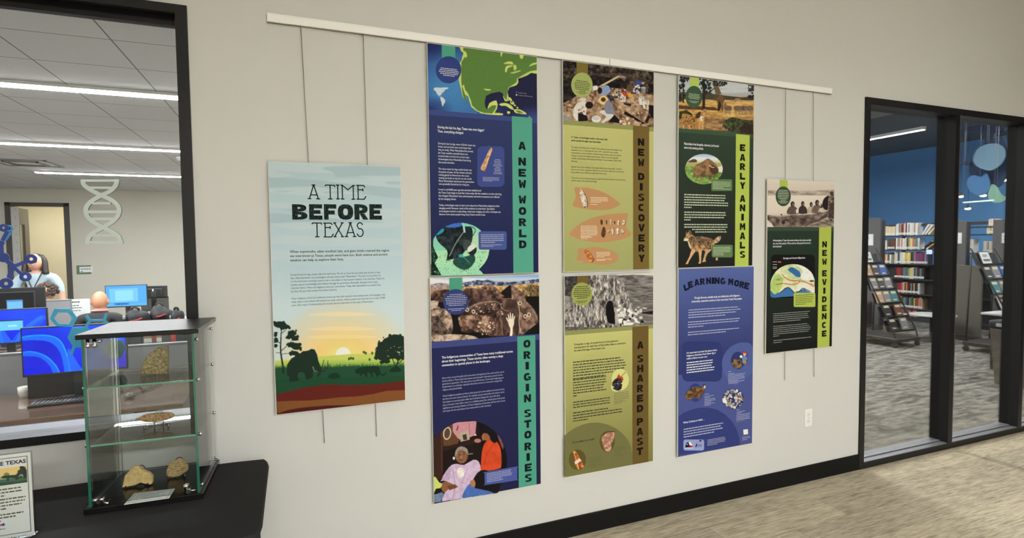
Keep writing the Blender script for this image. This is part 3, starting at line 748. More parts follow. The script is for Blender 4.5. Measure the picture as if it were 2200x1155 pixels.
class Text:
    """gathers lines of print for one part"""
    def __init__(s, panel): s.p = panel; s.b = [([], [])]
    def block(s):
        """start a new block of print: each becomes a part of its own"""
        if s.b[-1][0]: s.b.append(([], []))
        return s
    def add(s, v, f):
        V, F = s.b[-1]; o = len(V); V += [tuple(q) for q in v]; F += [tuple(i+o for i in k) for k in f]; return s
    def para(s, lines, u0, v0, dv, u1=None, bold=.0, k=.86, width=None, center=False):
        """baseline of the first line starts at (u0,v0); lines dv apart; the longest line ends at u1"""
        s.block(); x0, z0 = W(u0, v0); _, z1 = W(u0, v0+dv); pitch = z0-z1; size = pitch*k
        ws = [glyphs(t, bold)[0][:,0].max() if t.strip() else 0 for t in lines]
        sx = (W(u1, v0)[0]-x0)/max(ws) if u1 else size*(width or .8)
        for i, t in enumerate(lines):
            if not t.strip(): continue
            v, f = glyphs(t, bold); off = (max(ws)-ws[i])*sx/2 if center else 0
            s.add(np.stack([x0+off+v[:,0]*sx, z0-i*pitch+v[:,1]*size], -1), f)
        return s
    def greek(s, u0, v0, u1, n, dv, h=.38, last=.6, center=False, seed=3, shape=None):
        """fine print too small to read: rows of word-long strokes"""
        s.block(); r = random.Random(seed); x0, z0 = W(u0, v0); x1, _ = W(u1, v0); _, z1 = W(u0, v0+dv); pitch = abs(z0-z1); hh = pitch*h
        for i in range(n):
            e = 1 if shape is None else shape[i % len(shape)]
            if i == n-1 and shape is None: e = last
            e *= r.uniform(.93, 1); L = (x1-x0)*e; xs = x0+((x1-x0)-L)/2 if center else x0; x = xs
            while x < xs+L-1e-4:
                w = min(r.uniform(.6, 2.6)*pitch*.62, xs+L-x); z = z0-i*pitch
                s.add([(x,z),(x+w,z),(x+w,z+hh),(x,z+hh)], [(0,1,2,3)]); x += w+pitch*.2
        return s
    def rot_letter(s, ch, u, v, h_px, w_px, ang=0.0):
        x, z = W(u, v); sz = abs(W(u, v+h_px)[1]-z); sx = abs(W(u+w_px, v)[0]-x); c, t = math.cos(ang), math.sin(ang)
        for pg in block(ch):
            q = (np.array(pg)-.5)*[sx, sz]; s.add(np.stack([x+q[:,0]*c-q[:,1]*t, z+q[:,0]*t+q[:,1]*c], -1), [tuple(range(len(q)))])
        return s
    def done(s, name, m, lay):
        for V, F in s.b:
            if V: s.p.mesh(name, V, F, lay, m)
def inkmat(name, rgb):
    m = mat(name, (128,128,128), .7, var=.02, spec=.1); c = ink(rgb)
    for n in m.node_tree.nodes:
        if n.type == 'MIX': n.inputs[6].default_value = (*c*.97, 1); n.inputs[7].default_value = (*np.clip(c*1.03, 0, 1), 1)
    return m
I_white = inkmat('white_ink', (226,228,232)); I_pale = inkmat('pale_ink', (176,180,204)); I_black = inkmat('black_print_ink', (22,26,22)); I_dark = inkmat('soft_black_ink', (52,58,44)); I_grey = inkmat('grey_green_ink', (96,98,70))
I_cream = inkmat('cream_ink', (238,222,196)); I_pgreen = inkmat('pale_green_ink', (196,206,176)); I_slate = inkmat('slate_ink', (64,80,84))
def distressed(name, dark, lightc, sc=300, thr=.69):
    """worn woodblock lettering: dark ink broken by noise"""
    m, nt, b = nodes(name); tc = nt.nodes.new('ShaderNodeTexCoord'); n = nt.nodes.new('ShaderNodeTexNoise'); n.inputs['Scale'].default_value = sc; n.inputs['Detail'].default_value = 2
    nt.links.new(tc.outputs['Object'], n.inputs['Vector']); r = nt.nodes.new('ShaderNodeValToRGB'); e = r.color_ramp.elements
    e[0].position = thr-.06; e[0].color = (*ink(dark), 1); e[1].position = thr+.06; e[1].color = (*ink(lightc), 1)
    nt.links.new(n.outputs[0], r.inputs[0]); nt.links.new(r.outputs[0], b.inputs['Base Color']); b.inputs['Roughness'].default_value = .7; b.inputs['Specular IOR Level'].default_value = .1
    return m
L_teal = distressed('worn_letters_on_teal', (18,24,30), (44,88,82)); L_olive = distressed('worn_letters_on_brown', (24,18,12), (66,52,28)); L_lime = distressed('worn_letters_on_lime', (16,18,14), (96,110,50))
L_sky = distressed('worn_letters_on_sky', (16,28,26), (130,150,150), 380, .66); L_blue = distressed('worn_letters_on_blue', (16,20,40), (44,52,92))
def strip_letters(p, word, u, vs, h, w, m, lay=3):
    t = Text(p); gap = min(abs(b_-a_) for a_, b_ in zip(vs[:-1], vs[1:]))
    for i, (ch, v) in enumerate(zip(word, vs)):
        if i and vs[i]-vs[i-1] > gap*1.2: t.block()
        t.rot_letter(ch, u[0]+(u[1]-u[0])*i/(len(vs)-1), v, h, w*(.48 if ch == 'I' else 1))
    return t.done('strip_lettering', m, lay)
# ------------------------------------------------------------------ A TIME BEFORE TEXAS
p = Poster([(574,348),(859,357),(596,888),(872,860)], 'pale blue title poster with a sunset and mammoth silhouette, A TIME BEFORE TEXAS')
cv = Cv(568,340,880,895, seed=2); cv.M(560,330,3.98)
cv.grad([(60,(176,198,204)),(500,(182,204,212)),(1000,(186,208,216)),(1300,(200,218,222))])
cl, dk = (196,210,214), (162,186,194)
for pts in ([(50,75),(560,80),(1190,100),(1190,110),(930,105),(560,115),(530,130),(560,145),(625,155),(600,165),(300,160),(150,150),(140,155),(250,175),(245,195),(60,195)],
            [(855,190),(1195,190),(1195,285),(900,265),(580,240),(575,230),(760,215),(910,212),(905,205),(860,200)],
            [(65,295),(420,285),(680,300),(960,318),(965,332),(700,345),(540,330),(700,365),(130,345),(120,330),(260,320),(66,325)],
            [(70,415),(420,430),(900,470),(1200,480),(1200,545),(900,560),(400,520),(200,470),(75,455)],
            [(110,600),(500,585),(820,600),(1200,560),(1200,620),(900,640),(420,650),(240,640)],
            [(80,700),(600,710),(1200,730),(1200,770),(600,790),(80,760)], [(80,830),(700,850),(1205,830),(1205,870),(700,900),(80,900)]):
    cv.poly(pts, cl, 4, a=.62)
for pts in ([(545,115),(940,100),(1190,112),(1190,185),(860,190),(660,200),(620,160)], [(60,205),(560,235),(850,270),(1195,300),(1195,380),(800,330),(420,280),(65,290)], [(1060,240),(1195,238),(1195,262),(1100,262)], [(150,318),(260,316),(260,322),(150,328)], [(540,325),(700,318),(700,335),(560,338)], [(210,470),(420,485),(800,540),(420,505),(240,485)], [(75,510),(420,540),(1000,580),(1000,590),(400,580),(75,590)]):
    cv.poly(pts, dk, 4, a=.55)
cv.M(560,560,2.888)
cv.glow(512,560,430,330,(248,206,128),.8,.95); cv.glow(512,585,330,190,(252,204,110),.9,.9); cv.glow(512,585,150,110,(255,226,150),1,.9)
for y in (330,420,470): cv.poly([(300,y),(500,y-14),(720,y+2),(560,y+12),(330,y+10)], (252,226,176), 4, a=.45)
cv.ell(512,582,46,46,(255,250,226))
g = [(88,618),(180,612),(370,592),(470,584),(560,577),(640,578),(700,570),(890,575),(905,870),(100,950)]
cv.poly(g, (196,206,104)); 
for k, c in enumerate(((176,194,92),(148,180,78),(112,156,64),(76,124,60),(52,98,58))):
    y = 612+k*14; cv.poly([(88,y+18),(300,y+6),(560,y),(890,y-2),(905,870),(100,950)], c, a=.75)
blades = [(88,668)]
for x in range(92, 900, 6): blades += [(x, 650+cv.rs.uniform(-12,12)-(x-90)*.02), (x+3, 668-(x-90)*.02)]
cv.poly(blades+[(905,870),(100,950)], (34,76,52)); cv.poly([(92,740),(300,720),(600,722),(890,712),(905,870),(100,950)], (30,72,46), 0)
cv.poly([(98,826),(150,815),(250,788),(400,766),(560,770),(700,766),(800,756),(890,742),(905,880),(100,950)], (96,34,26)); cv.poly([(100,872),(200,868),(300,866),(400,856),(500,846),(600,840),(700,826),(780,806),(900,801),(905,880),(100,955)], (128,78,40)); cv.poly([(102,946),(180,922),(250,911),(400,897),(600,893),(700,884),(800,872),(902,862),(905,880),(100,960)], (74,26,24))
ink1 = (30,46,36)
cv.poly([(163,690),(166,640),(190,605),(240,577),(262,560),(295,556),(315,545),(335,550),(350,580),(358,620),(370,650),(378,680),(372,706),(356,720),(347,714),(360,692),(346,668),(336,676),(325,690),(323,660),(325,716),(300,734),(280,733),(275,702),(262,690),(236,690),(228,712),(238,742),(205,750),(180,752),(176,716),(164,716)], ink1)
cv.line([(340,650),(372,668),(386,640),(392,612)], 9, ink1, 3, sm=4); cv.line([(346,675),(385,684),(412,664),(417,616)], 10, ink1, 3, sm=4); cv.line([(324,655),(334,684),(350,684)], 7, (120,140,100), 2, sm=3)
cv.line([(142,700),(136,640),(124,560),(126,470),(130,420)], 13, ink1, 5, sm=3); cv.line([(126,560),(170,520),(205,480)], 5, ink1, 2, sm=3); cv.line([(124,580),(150,575),(220,570)], 4, ink1, 2); cv.line([(125,510),(100,500),(88,490)], 5, ink1); cv.line([(128,450),(155,430)], 4, ink1); cv.line([(124,570),(95,570)], 4, ink1)
for x, y, rx, ry in ((120,395,40,20),(150,408,32,14),(100,392,20,14),(195,450,28,16),(212,480,22,16),(180,470,20,12),(212,525,36,17),(190,518,28,12),(225,540,30,12),(205,572,30,14),(228,585,18,8),(92,455,10,10),(94,490,14,14),(92,525,8,8)):
    cv.ell(x, y, rx, ry, ink1); cv.spots((x-rx,y-ry,x+rx,y+ry), 14, (4,10), [ink1])
cv.line([(838,662),(850,630),(852,580)], 10, ink1, 6); cv.line([(836,655),(822,618),(800,580)], 5, ink1); cv.line([(850,640),(880,612),(890,600)], 5, ink1)
for x, y, rx, ry in ((845,485,50,28),(800,500,44,26),(770,530,46,30),(742,570,32,30),(730,595,20,14),(870,520,26,40),(880,570,16,40),(820,545,50,30),(780,590,40,26),(850,590,36,20),(770,620,22,12)):
    cv.ell(x, y, rx, ry, ink1); cv.spots((x-rx,y-ry,x+rx,y+ry), 16, (5,13), [ink1])
cv.spots((780,530,890,600), 12, (2,5), [(190,200,150)])
cat = (22,48,34)
cv.poly([(584,684),(592,672),(608,664),(625,660),(660,655),(700,650),(728,652),(740,668),(742,690),(755,704),(770,700),(776,684),(780,690),(774,710),(754,714),(736,702),(730,716),(718,720),(712,696),(690,692),(700,716),(690,720),(676,692),(660,694),(664,718),(652,722),(644,702),(632,700),(624,714),(612,716),(620,696),(606,702),(592,700)], cat)
cv.poly([(418,722),(428,702),(455,694),(482,700),(496,722),(470,730),(440,730)], (22,52,38), 3); cv.poly([(800,688),(812,666),(840,656),(862,664),(872,684),(840,690)], (24,46,32), 3)
for x, y in ((548,608),(560,604),(574,606),(640,566),(652,572),(676,612),(692,572)): cv.ell(x, y, 7, 9, (70,92,50))
p.photo('landscape_print', cv, 0, ab=(0,0,1,1), step=.0023)
t = Text(p)
def strokes(t, segs, u, v, h, w, th):
    """thin lettering drawn from pen strokes on a unit square"""
    x, z = W(u, v); sz = abs(W(u, v+h)[1]-z); sx = abs(W(u+w, v)[0]-x)
    for pts in segs:
        for (ax, ay), (bx, by) in zip(pts[:-1], pts[1:]):
            a = np.array([x+ax*sx, z+ay*sz]); b_ = np.array([x+bx*sx, z+by*sz]); d = b_-a; L = np.linalg.norm(d)+1e-9; d /= L; n = np.array([-d[1], d[0]])*th/2; a = a-d*th*.3; b_ = b_+d*th*.3
            t.add([a+n, b_+n, b_-n, a-n], [(0,1,2,3)])
arc = lambda cx, cy, rx, ry, a0, a1, n=10: [(cx+rx*math.cos(q), cy+ry*math.sin(q)) for q in np.linspace(a0, a1, n)]
DECO = {'A': [[(.12,0),(.5,1),(.62,1)],[(.5,1),(.88,0)],[(0,0),(.25,0)],[(.72,0),(1,0)],[(.22,.28),(.8,.28)],[(.36,1),(.6,1)]],
 'T': [[(0,.93),(.06,1),(.94,1),(1,.9)],[(.5,1),(.5,0)],[(.3,0),(.7,0)]], 'I': [[(.5,0),(.5,1)],[(.1,0),(.9,0)],[(.1,1),(.9,1)]],
 'M': [[(.1,0),(.1,1),(.5,.68),(.9,1),(.9,0)],[(0,0),(.22,0)],[(.78,0),(1,0)],[(0,1),(.12,1)],[(.88,1),(1,1)]],
 'E': [[(.9,.88),(.8,1),(.05,1)],[(.2,1),(.2,0)],[(.05,0),(.82,0),(1,.2)],[(.2,.68),(.7,.68)],[(.7,.60),(.7,.76)]],
 'X': [[(.1,1),(.9,0)],[(.9,1),(.1,0)],[(0,0),(.25,0)],[(.75,0),(1,0)],[(0,1),(.25,1)],[(.75,1),(1,1)]],
 'S': [arc(.5,.77,.36,.23,.4,PI)+arc(.5,.29,.4,.29,PI*.62,-PI*.9,12)]}
M0 = lambda x, y: (560+x/3.98, 330+y/3.98)
for ch, x0, x1, y0 in (('A',405,506,384),('T',555,637,386),('I',645,677,386),('M',688,805,387),('E',818,900,388),('T',443,525,710),('E',536,622,711),('X',625,710,709),('A',722,816,708),('S',818,884,708)):
    u, v = M0(x0, y0); t.block() if x0 in (405,555,443) else None; strokes(t, DECO[ch], u, v, 118/3.98, (x1-x0)/3.98, .0052)
t.done('title_lettering', I_black, 2)
t = Text(p)
for ch, x0, x1 in (('B',270,400),('E',415,527),('F',542,648),('O',660,792),('R',802,920),('E',930,1036)):
    u, v = M0((x0+x1)/2, 498); t.rot_letter(ch, u, v, 132/3.98, (x1-x0)/3.98)
t.done('title_woodblock_lettering', L_sky, 2)
t = Text(p); t.para(['When mammoths, saber-toothed cats, and giant sloths roamed the region','we now know as Texas, people were here too. Both science and ancient','wisdom can help us explore their lives.'], 623,543, 9.1, 836, .012)
t.done('intro_text', I_black, 2)
t = Text(p); t.para(['During the last Ice Age, people called this land home. We do not know for sure when they arrived or what','they called themselves, but archeologists call these early people "Paleoindians." The name is not perfect, but','it is the word most commonly used to refer to the oldest or most ancient residents of the Americas. These first','peoples passed on knowledge and traditions through the generations. Eventually, they gave rise to many','culturally distinct Tribes and Indigenous American communities. Today, their descendants live modern lives,','but they still pass down wisdom from their ancestors.'], 624,592, 7.15, 826, .0)
t.para(['Some Indigenous American traditional stories say that their ancestors were always here. Archeologists, who','study objects and evidence left behind from early cultures, believe people have lived here for at least 15,000','years. Both ways of understanding the ancient past are important to the study of Paleoindians.'], 626,643, 7.2, 828, .0)
t.done('body_text', I_slate, 2)

def standard(corners, label, body, band, strip, tabc, circ, circle_px, tab_px, photo_b, strip_u, strip_v0):
    """the shared layout: picture on top, pale band, washed body, title strip, caption disc on a tab"""
    p = Poster(corners, label)
    b_of = lambda u, v: (p.z1-W(u, v)[1])/(p.z1-p.z0); a_of = lambda u, v: (W(u, v)[0]-p.x0)/(p.x1-p.x0)
    pb = np.mean([b_of(*q) for q in photo_b[:2]]); bb = np.mean([b_of(*q) for q in photo_b[2:]])
    p.rect('body_print', 0, bb, 1, 1, body, 0); p.rect('band_print', 0, pb, 1, bb, band, 0)
    a0, a1 = a_of(*strip_u[0]), a_of(*strip_u[1]); p.rect('title_strip', a0, b_of(*strip_v0), a1, 1, strip, 2)
    ta0, ta1 = a_of(*tab_px[0]), a_of(*tab_px[1]); p.rect('caption_tab', ta0, 0, ta1, b_of(*circle_px[:2]), tabc, 2)
    p.shape('caption_disc', ellpts(*circle_px), circ, 3)
    p.pb = pb; return p
# ------------------------------------------------------------------ A NEW WORLD
M1 = lambda x, y: (900+x/4.443, 80+y/4.443)
p = standard([(919,92),(1154,123),(926,592),(1156,585)], 'navy poster with a green map of North America, A NEW WORLD', ((50,60,104),(30,34,74)), (62,76,134), (84,162,140), (80,162,138), (52,66,130), (963.5,150,27.5,29), ((949,110),(978,112)), ((921,236),(1153,254),(921,247),(1153,264)), ((1100,300),(1143.5,300)), (1120,251))
cv = Cv(915,85,1160,262, (66,118,172)); cv.M(900,80,4.443)
cv.grad([(50,(40,52,108)),(200,(58,98,160)),(450,(66,122,180)),(700,(62,112,170))]); cv.glow(330,420,240,420,(78,146,200),1,.7); cv.glow(80,60,260,190,(34,40,92),.8,.9); cv.glow(80,690,260,130,(36,42,98),.9,.9)
cv.poly([(820,300),(1135,330),(1135,800),(560,720),(620,560),(760,500)], (36,36,66)); cv.glow(1100,760,260,110,(62,78,150),1,.9); cv.glow(760,700,150,120,(44,52,110),1,.8)
LG, GR = (204,216,116), (92,128,62)
west = [(385,85),(400,130),(425,150),(412,190),(405,225),(385,248),(382,300),(380,410),(388,440),(402,500),(415,560),(432,590),(448,608),(462,600),(455,575),(440,545),(470,565),(482,610),(500,665),(545,700),(590,725),(650,735),(716,742),(800,744),(803,728),(765,722),(722,722),(745,680),(752,640),(738,602),(705,610),(672,630),(660,660),(652,690),(630,684),(614,650),(612,620),(618,580),(632,545),(662,522),(700,516),(740,516),(768,505),(798,515),(808,540),(804,570),(820,610),(838,612),(856,575),(846,520),(862,480),(930,458),(950,430),(945,395),(980,385),(1030,365),(1070,340),(1130,350),(1130,180)]
cv.poly(west, LG)
cv.poly([(430,88),(420,120),(445,150),(435,190),(405,240),(404,420),(410,470),(428,450),(440,500),(470,540),(498,610),(506,650),(560,700),(620,722),(700,728),(728,690),(742,650),(700,650),(668,672),(650,690),(632,660),(628,620),(640,560),(690,534),(770,520),(800,536),(815,580),(838,600),(846,520),(854,480),(900,452),(932,430),(936,395),(975,372),(1030,340),(1070,322),(1130,315),(1130,182)], GR, nz=.04, cell=5)
cv.poly([(432,590),(448,608),(462,600),(440,545),(415,470),(408,480),(418,550)], GR)
for q in ([(808,250),(850,232),(890,235),(900,262),(860,255),(830,256)],[(830,280),(870,268),(900,275),(868,285),(845,300),(838,330),(822,330)],[(900,270),(925,265),(932,300),(910,320),(905,300)],[(872,340),(930,325),(970,315),(965,325),(900,346)],[(778,140),(800,142),(795,165),(784,190),(780,170)],[(962,165),(1000,170),(985,208),(965,195)],[(1048,280),(1080,250),(1130,240),(1130,252),(1080,268)],[(618,492),(685,498),(680,508),(640,506)],[(440,130),(460,170),(450,195),(432,180)],[(845,705),(872,712),(860,732),(842,725)]): cv.poly(q, LG, 2)
for q in ([(765,640),(800,628),(850,632),(890,660),(905,690),(870,682),(830,655),(790,655)],[(905,690),(960,688),(1020,720),(1020,735),(960,728),(920,720)]): cv.poly(q, LG, 2); 
for x, y, rx, ry, rt in ((870,590,22,12,.8),(890,625,22,16,.6),(850,600,10,8,0),(915,650,12,8,.5),(940,672,10,7,.4)): cv.ell(x, y, rx, ry, LG, rt); 
cv.ell(886,618,8,7,(36,36,66)); cv.poly([(920,700),(955,698),(1000,722),(950,722)], GR)
wh = (206,220,232)
cv.poly([(140,490),(160,478),(220,482),(232,478),(285,480),(275,492),(250,500),(240,520),(225,528),(212,548),(200,560),(190,548),(198,566),(206,572),(190,562),(172,540),(160,515),(145,505)], wh); cv.poly([(205,565),(230,575),(252,600),(248,625),(235,640),(230,662),(220,650),(216,620),(204,590)], wh); cv.line([(135,490),(133,552),(230,558),(232,495)], 2, (120,150,200))
cv.rect(925,518,936,530,(110,116,150)); cv.rect(925,543,938,557,(230,232,236)); cv.poly([(1046,764),(1056,750),(1062,764)], LG)
p.photo('map_print', cv, 1, ab=(0,0,1,p.pb))
t = Text(p); u, v = M1(946,533); t.para(['Coastline today'], u, v, 3.6, u+18.5); u, v = M1(946,557); t.para(['Coastline 21,000 years ago'], u, v, 3.6, u+31)
t.done('map_key_text', I_pale, 3)
t = Text(p); t.greek(941,146,987,5,3.7, center=True, shape=(.8,.9,1,.85,.55)); t.done('caption_text', I_white, 4)
t = Text(p); t.para(['During the last Ice Age, Texas was even bigger!','Then, everything changed.'], 940,275, 8.9, 1040, .02); t.done('intro_text', I_white, 2)
t = Text(p); t.para(["During the last Ice Age, more of Earth's water was",'frozen, and sea levels were much lower than','they are today. When Paleoindians first arrived,','the Texas coastline extended about one','hundred miles out from the current coast.','Archeologists know Paleoindians lived along','this ancient shoreline.'], 941,309.5, 6.75, 1021, .006)
t.para(['The most recent Ice Age ended slowly over','thousands of years. As the climate warmed,','melting glacial ice flowed into the ocean,','causing sea levels to rise all over the world.','Places Paleoindians had known for generations','were gradually flooded by the rising sea.'], 942,364, 6.5, 1018, .006)
t.para(["It wasn't until 8,000 years ago that sea levels stabilized and",'the Texas Coast began to look like it does today. But the coastline is not the only thing',"that changed. Paleoindians' lives, animal species, and entire ecosystems were affected",'by the changing climate.'], 942,408.5, 6.7, 1077, .006)
t.para(['Today, archeologists want to learn more about how Paleoindians adapted to their','changing world. However, much of the evidence is underwater. Specialized','archeologists trained in scuba diving, underwater imaging, and other techniques can',"discover more about people living along Texas's ancient coast."], 943,442, 6.6, 1075, .006)
t.done('body_text', I_white, 2)
p.shape('artifact_box', rrpts(1025.5,314,1083.5,401,10), (62,76,140), 1)
cv = Cv(1028,312,1062,372, (62,76,140)); cv.M(900,320,4.125)
cv.poly([(644,0),(655,-10),(652,20),(625,100),(592,192),(575,195),(556,185),(560,165),(600,60),(626,4)], (40,46,90)); cv.poly([(622,8),(640,-12),(650,-8),(648,20),(620,95),(588,190),(570,192),(547,178),(552,155),(598,58)], (196,150,112), 2, tex=[(150,104,72),(200,152,112),(228,190,150)], cell=8); cv.line([(585,150),(625,60),(644,-5)], 7, (236,204,166), 2)
p.photo('artifact_picture', cv, 2, mask=[(1030,366),(1050,312),(1061,318),(1046,370),(1032,368)])
t = Text(p); t.greek(1058,343,1080,10,3.35, seed=5, center=True, shape=(.5,.7,.6,.8,.9)); t.greek(1037,381,1073,4,2.6, seed=6); t.done('box_text', I_pale, 3)
cv = Cv(920,470,1060,596, (150,206,170), 4); cv.M(900,320,4.125)
cv.grad([(650,(120,206,190)),(800,(176,216,176)),(1000,(166,220,178)),(1120,(150,214,176))]); cv.poly([(100,640),(330,640),(420,700),(420,900),(100,900)], (70,180,180), a=.35)
cv.poly([(100,740),(130,730),(125,860),(170,960),(140,1010),(200,1120),(100,1120)], (8,26,22), tex=[(4,16,14),(20,50,40),(60,110,84)], cell=16)
cv.spots((130,900,620,1115), 240, (2,6), [(110,160,124),(92,140,108),(196,226,186),(70,110,90)])
cv.poly([(300,1000),(330,960),(420,950),(480,930),(500,975),(480,1020),(440,1060),(390,1068),(330,1040)], (34,74,66), 3, nz=.2); cv.poly([(150,730),(230,650),(330,645),(390,680),(470,700),(470,820),(440,840),(380,940),(260,985),(245,975),(250,900),(170,820)], (22,34,40), 3, tex=[(10,16,18),(30,40,46),(52,62,66)], cell=14)
cv.poly([(215,668),(330,648),(380,660),(355,690),(240,692)], (62,110,200), 3); cv.poly([(130,740),(210,700),(215,735),(150,765)], (40,150,170), 3); cv.line([(395,670),(405,740)], 18, (150,206,206)); cv.line([(395,735),(330,830),(270,950)], 9, (130,140,132), sm=4); cv.line([(420,690),(470,690),(500,720),(475,770)], 6, (30,40,40), sm=3)
cv.ell(440,760,34,40,(26,40,42)); cv.ell(425,850,36,50,(60,74,70), nz=.3); cv.ell(470,890,42,50,(30,36,36)); cv.poly([(430,880),(470,840),(500,850),(505,870),(440,915)], (214,222,214), 3); cv.line([(350,940),(400,960),(450,1010)], 6, (60,150,150)); cv.ell(375,945,20,14,(70,170,170))
mk = ellpts(990,530,62,56)
mk = np.array([(926,540)]+[q for q in ellpts(989,534.5,62,56,60,PI*.98,PI*2.30)]+[(1040,590),(926,592)])
p.photo('diver_picture', cv, 1, mask=mk)
p.shape('caption_box', rrpts(1028,496.5,1088.5,536,5), (70,86,146), 3)
t = Text(p); t.greek(1033,505,1085,5,4.1, seed=7); t.greek(1034,526.5,1080,2,3.2, seed=8); t.done('caption_box_text', I_pale, 4)
strip_letters(p, 'ANEWWORLD', (1121.5,1123), (313,347,371,395,428.5,453,477,501,524.5), 17, 16, L_teal)
# ------------------------------------------------------------------ ORIGIN STORIES
p = standard([(924,597),(1159,591),(933,1079),(1161,1041)], 'navy poster with a rock art photograph and hand print, ORIGIN STORIES', ((36,40,84),(32,32,66)), (62,72,128), (78,156,132), (74,150,124), (50,62,116), (979,648,27,27.5), ((965,600),(993,600)), ((928,732),(1158,719),(928,744),(1158,733)), ((1112.5,850),(1151,850)), (1130,721))
cv = Cv(918,585,1168,745, (60,44,36), 6); cv.M(900,580,4.443)
cv.grad([(50,(120,164,216)),(85,(190,208,226)),(150,(196,160,116)),(230,(170,120,70)),(640,(30,22,20))])
cv.poly([(100,80),(290,95),(290,130),(100,150)], (226,224,224)); cv.poly([(420,75),(620,78),(700,110),(420,110)], (220,226,234)); cv.poly([(110,135),(200,120),(290,130),(300,175),(110,190)], (168,152,150), tex=[(120,106,110),(190,176,170)], cell=8)
cv.poly([(400,130),(470,110),(560,92),(610,100),(650,90),(720,108),(860,115),(1000,100),(1150,82),(1150,135),(800,165),(420,170)], (66,74,104), tex=[(40,48,76),(80,90,124),(190,196,214)], cell=10); cv.poly([(420,160),(620,140),(800,150),(1150,120),(1150,330),(900,240),(420,190)], (190,152,92), tex=[(150,110,60),(206,168,108),(220,190,140)], cell=8)
cv.poly([(980,170),(1060,135),(1150,150),(1150,560),(1050,480)], (104,84,50), tex=[(60,50,34),(120,98,60),(176,150,104)], cell=10)
RK = [(52,36,32),(98,70,58),(140,108,90),(190,158,134)]; RD = [(34,24,22),(62,44,40),(92,68,60),(130,98,84)]
cv.rect(110,250,1150,680,(18,14,14))
cv.poly([(115,240),(150,200),(240,185),(310,190),(300,240),(240,300),(190,300),(120,270)], 0, 3, tex=RD, cell=12); cv.poly([(112,290),(190,290),(180,340),(230,380),(112,380)], 0, tex=[(130,104,90),(190,166,148),(214,196,180)], cell=14)
cv.poly([(115,390),(180,365),(260,368),(300,410),(325,520),(315,590),(280,618),(120,622)], 0, 2, tex=[(70,54,46),(150,124,106),(204,182,164)], cell=18); cv.poly([(118,440),(180,430),(240,520),(285,590),(270,616),(118,618)], 0, tex=[(30,24,24),(86,70,62),(120,100,88)], cell=12)
cv.poly([(118,630),(300,610),(480,618),(560,640),(560,665),(118,682)], 0, tex=[(100,78,66),(190,166,146),(214,194,176)], cell=14)
cv.poly([(590,175),(620,150),(680,135),(740,170),(800,240),(720,260),(640,220)], 0, 2, tex=[(30,20,18),(120,90,72),(176,140,112)], cell=10); cv.poly([(770,220),(870,140),(900,150),(950,180),(1010,230),(1020,290),(1090,360),(1130,430),(1140,500),(1060,560),(980,625),(930,620),(900,300)], 0, tex=[(70,52,46),(126,98,84),(170,140,120)], cell=18); cv.poly([(775,215),(860,145),(880,150),(885,270),(830,262)], (24,18,18))
cv.poly([(370,450),(440,330),(420,230),(440,175),(560,175),(700,195),(800,262),(880,275),(945,330),(960,400),(955,560),(930,625),(800,628),(690,630),(560,590),(430,600),(400,560),(385,490)], 0, 2, tex=RD, cell=20)
cv.poly([(375,455),(470,430),(640,430),(700,470),(690,540),(690,600),(640,600),(600,540),(450,575),(410,580)], 0, 2, tex=RK, cell=14); cv.poly([(690,480),(760,440),(830,420),(850,480),(840,620),(700,625)], 0, tex=[(40,30,28),(90,66,58),(140,104,84)], cell=(6,24)); cv.poly([(840,280),(930,300),(955,380),(950,560),(920,600),(830,560),(800,420)], (66,48,42), 3, a=.6, nz=.2)
cv.line([(470,370),(560,320),(680,300),(760,310),(800,370),(850,390)], 18, (190,168,142), 8, sm=4, a=.5); cv.line([(940,300),(962,400),(955,500),(975,600)], 7, (214,190,164), sm=4, a=.8)
cv.spots((460,320,820,420), 40, (3,9), [(206,186,160),(176,150,126)]); cv.spots((560,480,720,620), 40, (4,12), [(214,190,160),(170,136,108)])
for x, y in ((460,378),(520,395),(965,315),(1050,425),(1015,440)): cv.ell(x, y, 18, 20, (222,204,182)); cv.ell(x, y, 10, 12, (96,70,60))
hd = (232,218,196)
cv.poly([(850,480),(868,470),(890,470),(908,480),(906,520),(896,545),(892,620),(868,628),(872,560),(856,520)], hd, 3, nz=.08)
for q in ([(852,485),(834,452)],[(862,476),(852,420)],[(876,474),(872,404)],[(890,476),(896,414)],[(900,486),(914,438)]): cv.line(q, 14, hd, 9)
p.photo('rock_art_photograph', cv, 1, ab=(0,0,1,p.pb))
t = Text(p); t.greek(956,634,1003,7,3.9, center=True, seed=11, shape=(.6,.85,1,.98,.95,.9,.7)); t.greek(962,664.5,998,2,3.4, center=True, seed=12); t.done('caption_text', I_pale, 4)
t = Text(p); t.para(['The Indigenous communities of Texas have many traditional stories','about their beginnings. These stories often convey a deep','connection to special places in the landscape.'], 949,770, 8.3, 1102, .02); t.done('intro_text', I_white, 2)
t = Text(p); t.para(['Every culture around the globe tells stories about the beginning of the world and the role of',"humans within it. These stories may express several peoples' experiences, passed on from",'generation to generation. This may serve as sacred life lessons. Stories about beginnings are','fundamental to our identities, especially when these stories are connected to deeply held','religious and spiritual beliefs.'], 950,813.5, 6.35, 1083)
t.para(["Texas's Indigenous peoples are diverse. Each group has its own traditions and sacred stories,",'but there are some common themes. For example, several communities tell creation stories','that happen at a particular place within their homeland. Despite this, story tells about','place a mountain, drop within a cave or at a bubbling spring. Even cultural places hold special',"significance and meaning. Members of Texas's Indigenous communities still share their stories",'and respect for the sacred places that connect them to their homeland.'], 951,852, 6.55, 1085)
t.done('body_text', I_pale, 2)
cv = Cv(928,895,1100,1090, (24,18,18), 8); cv.M(900,820,4.125)
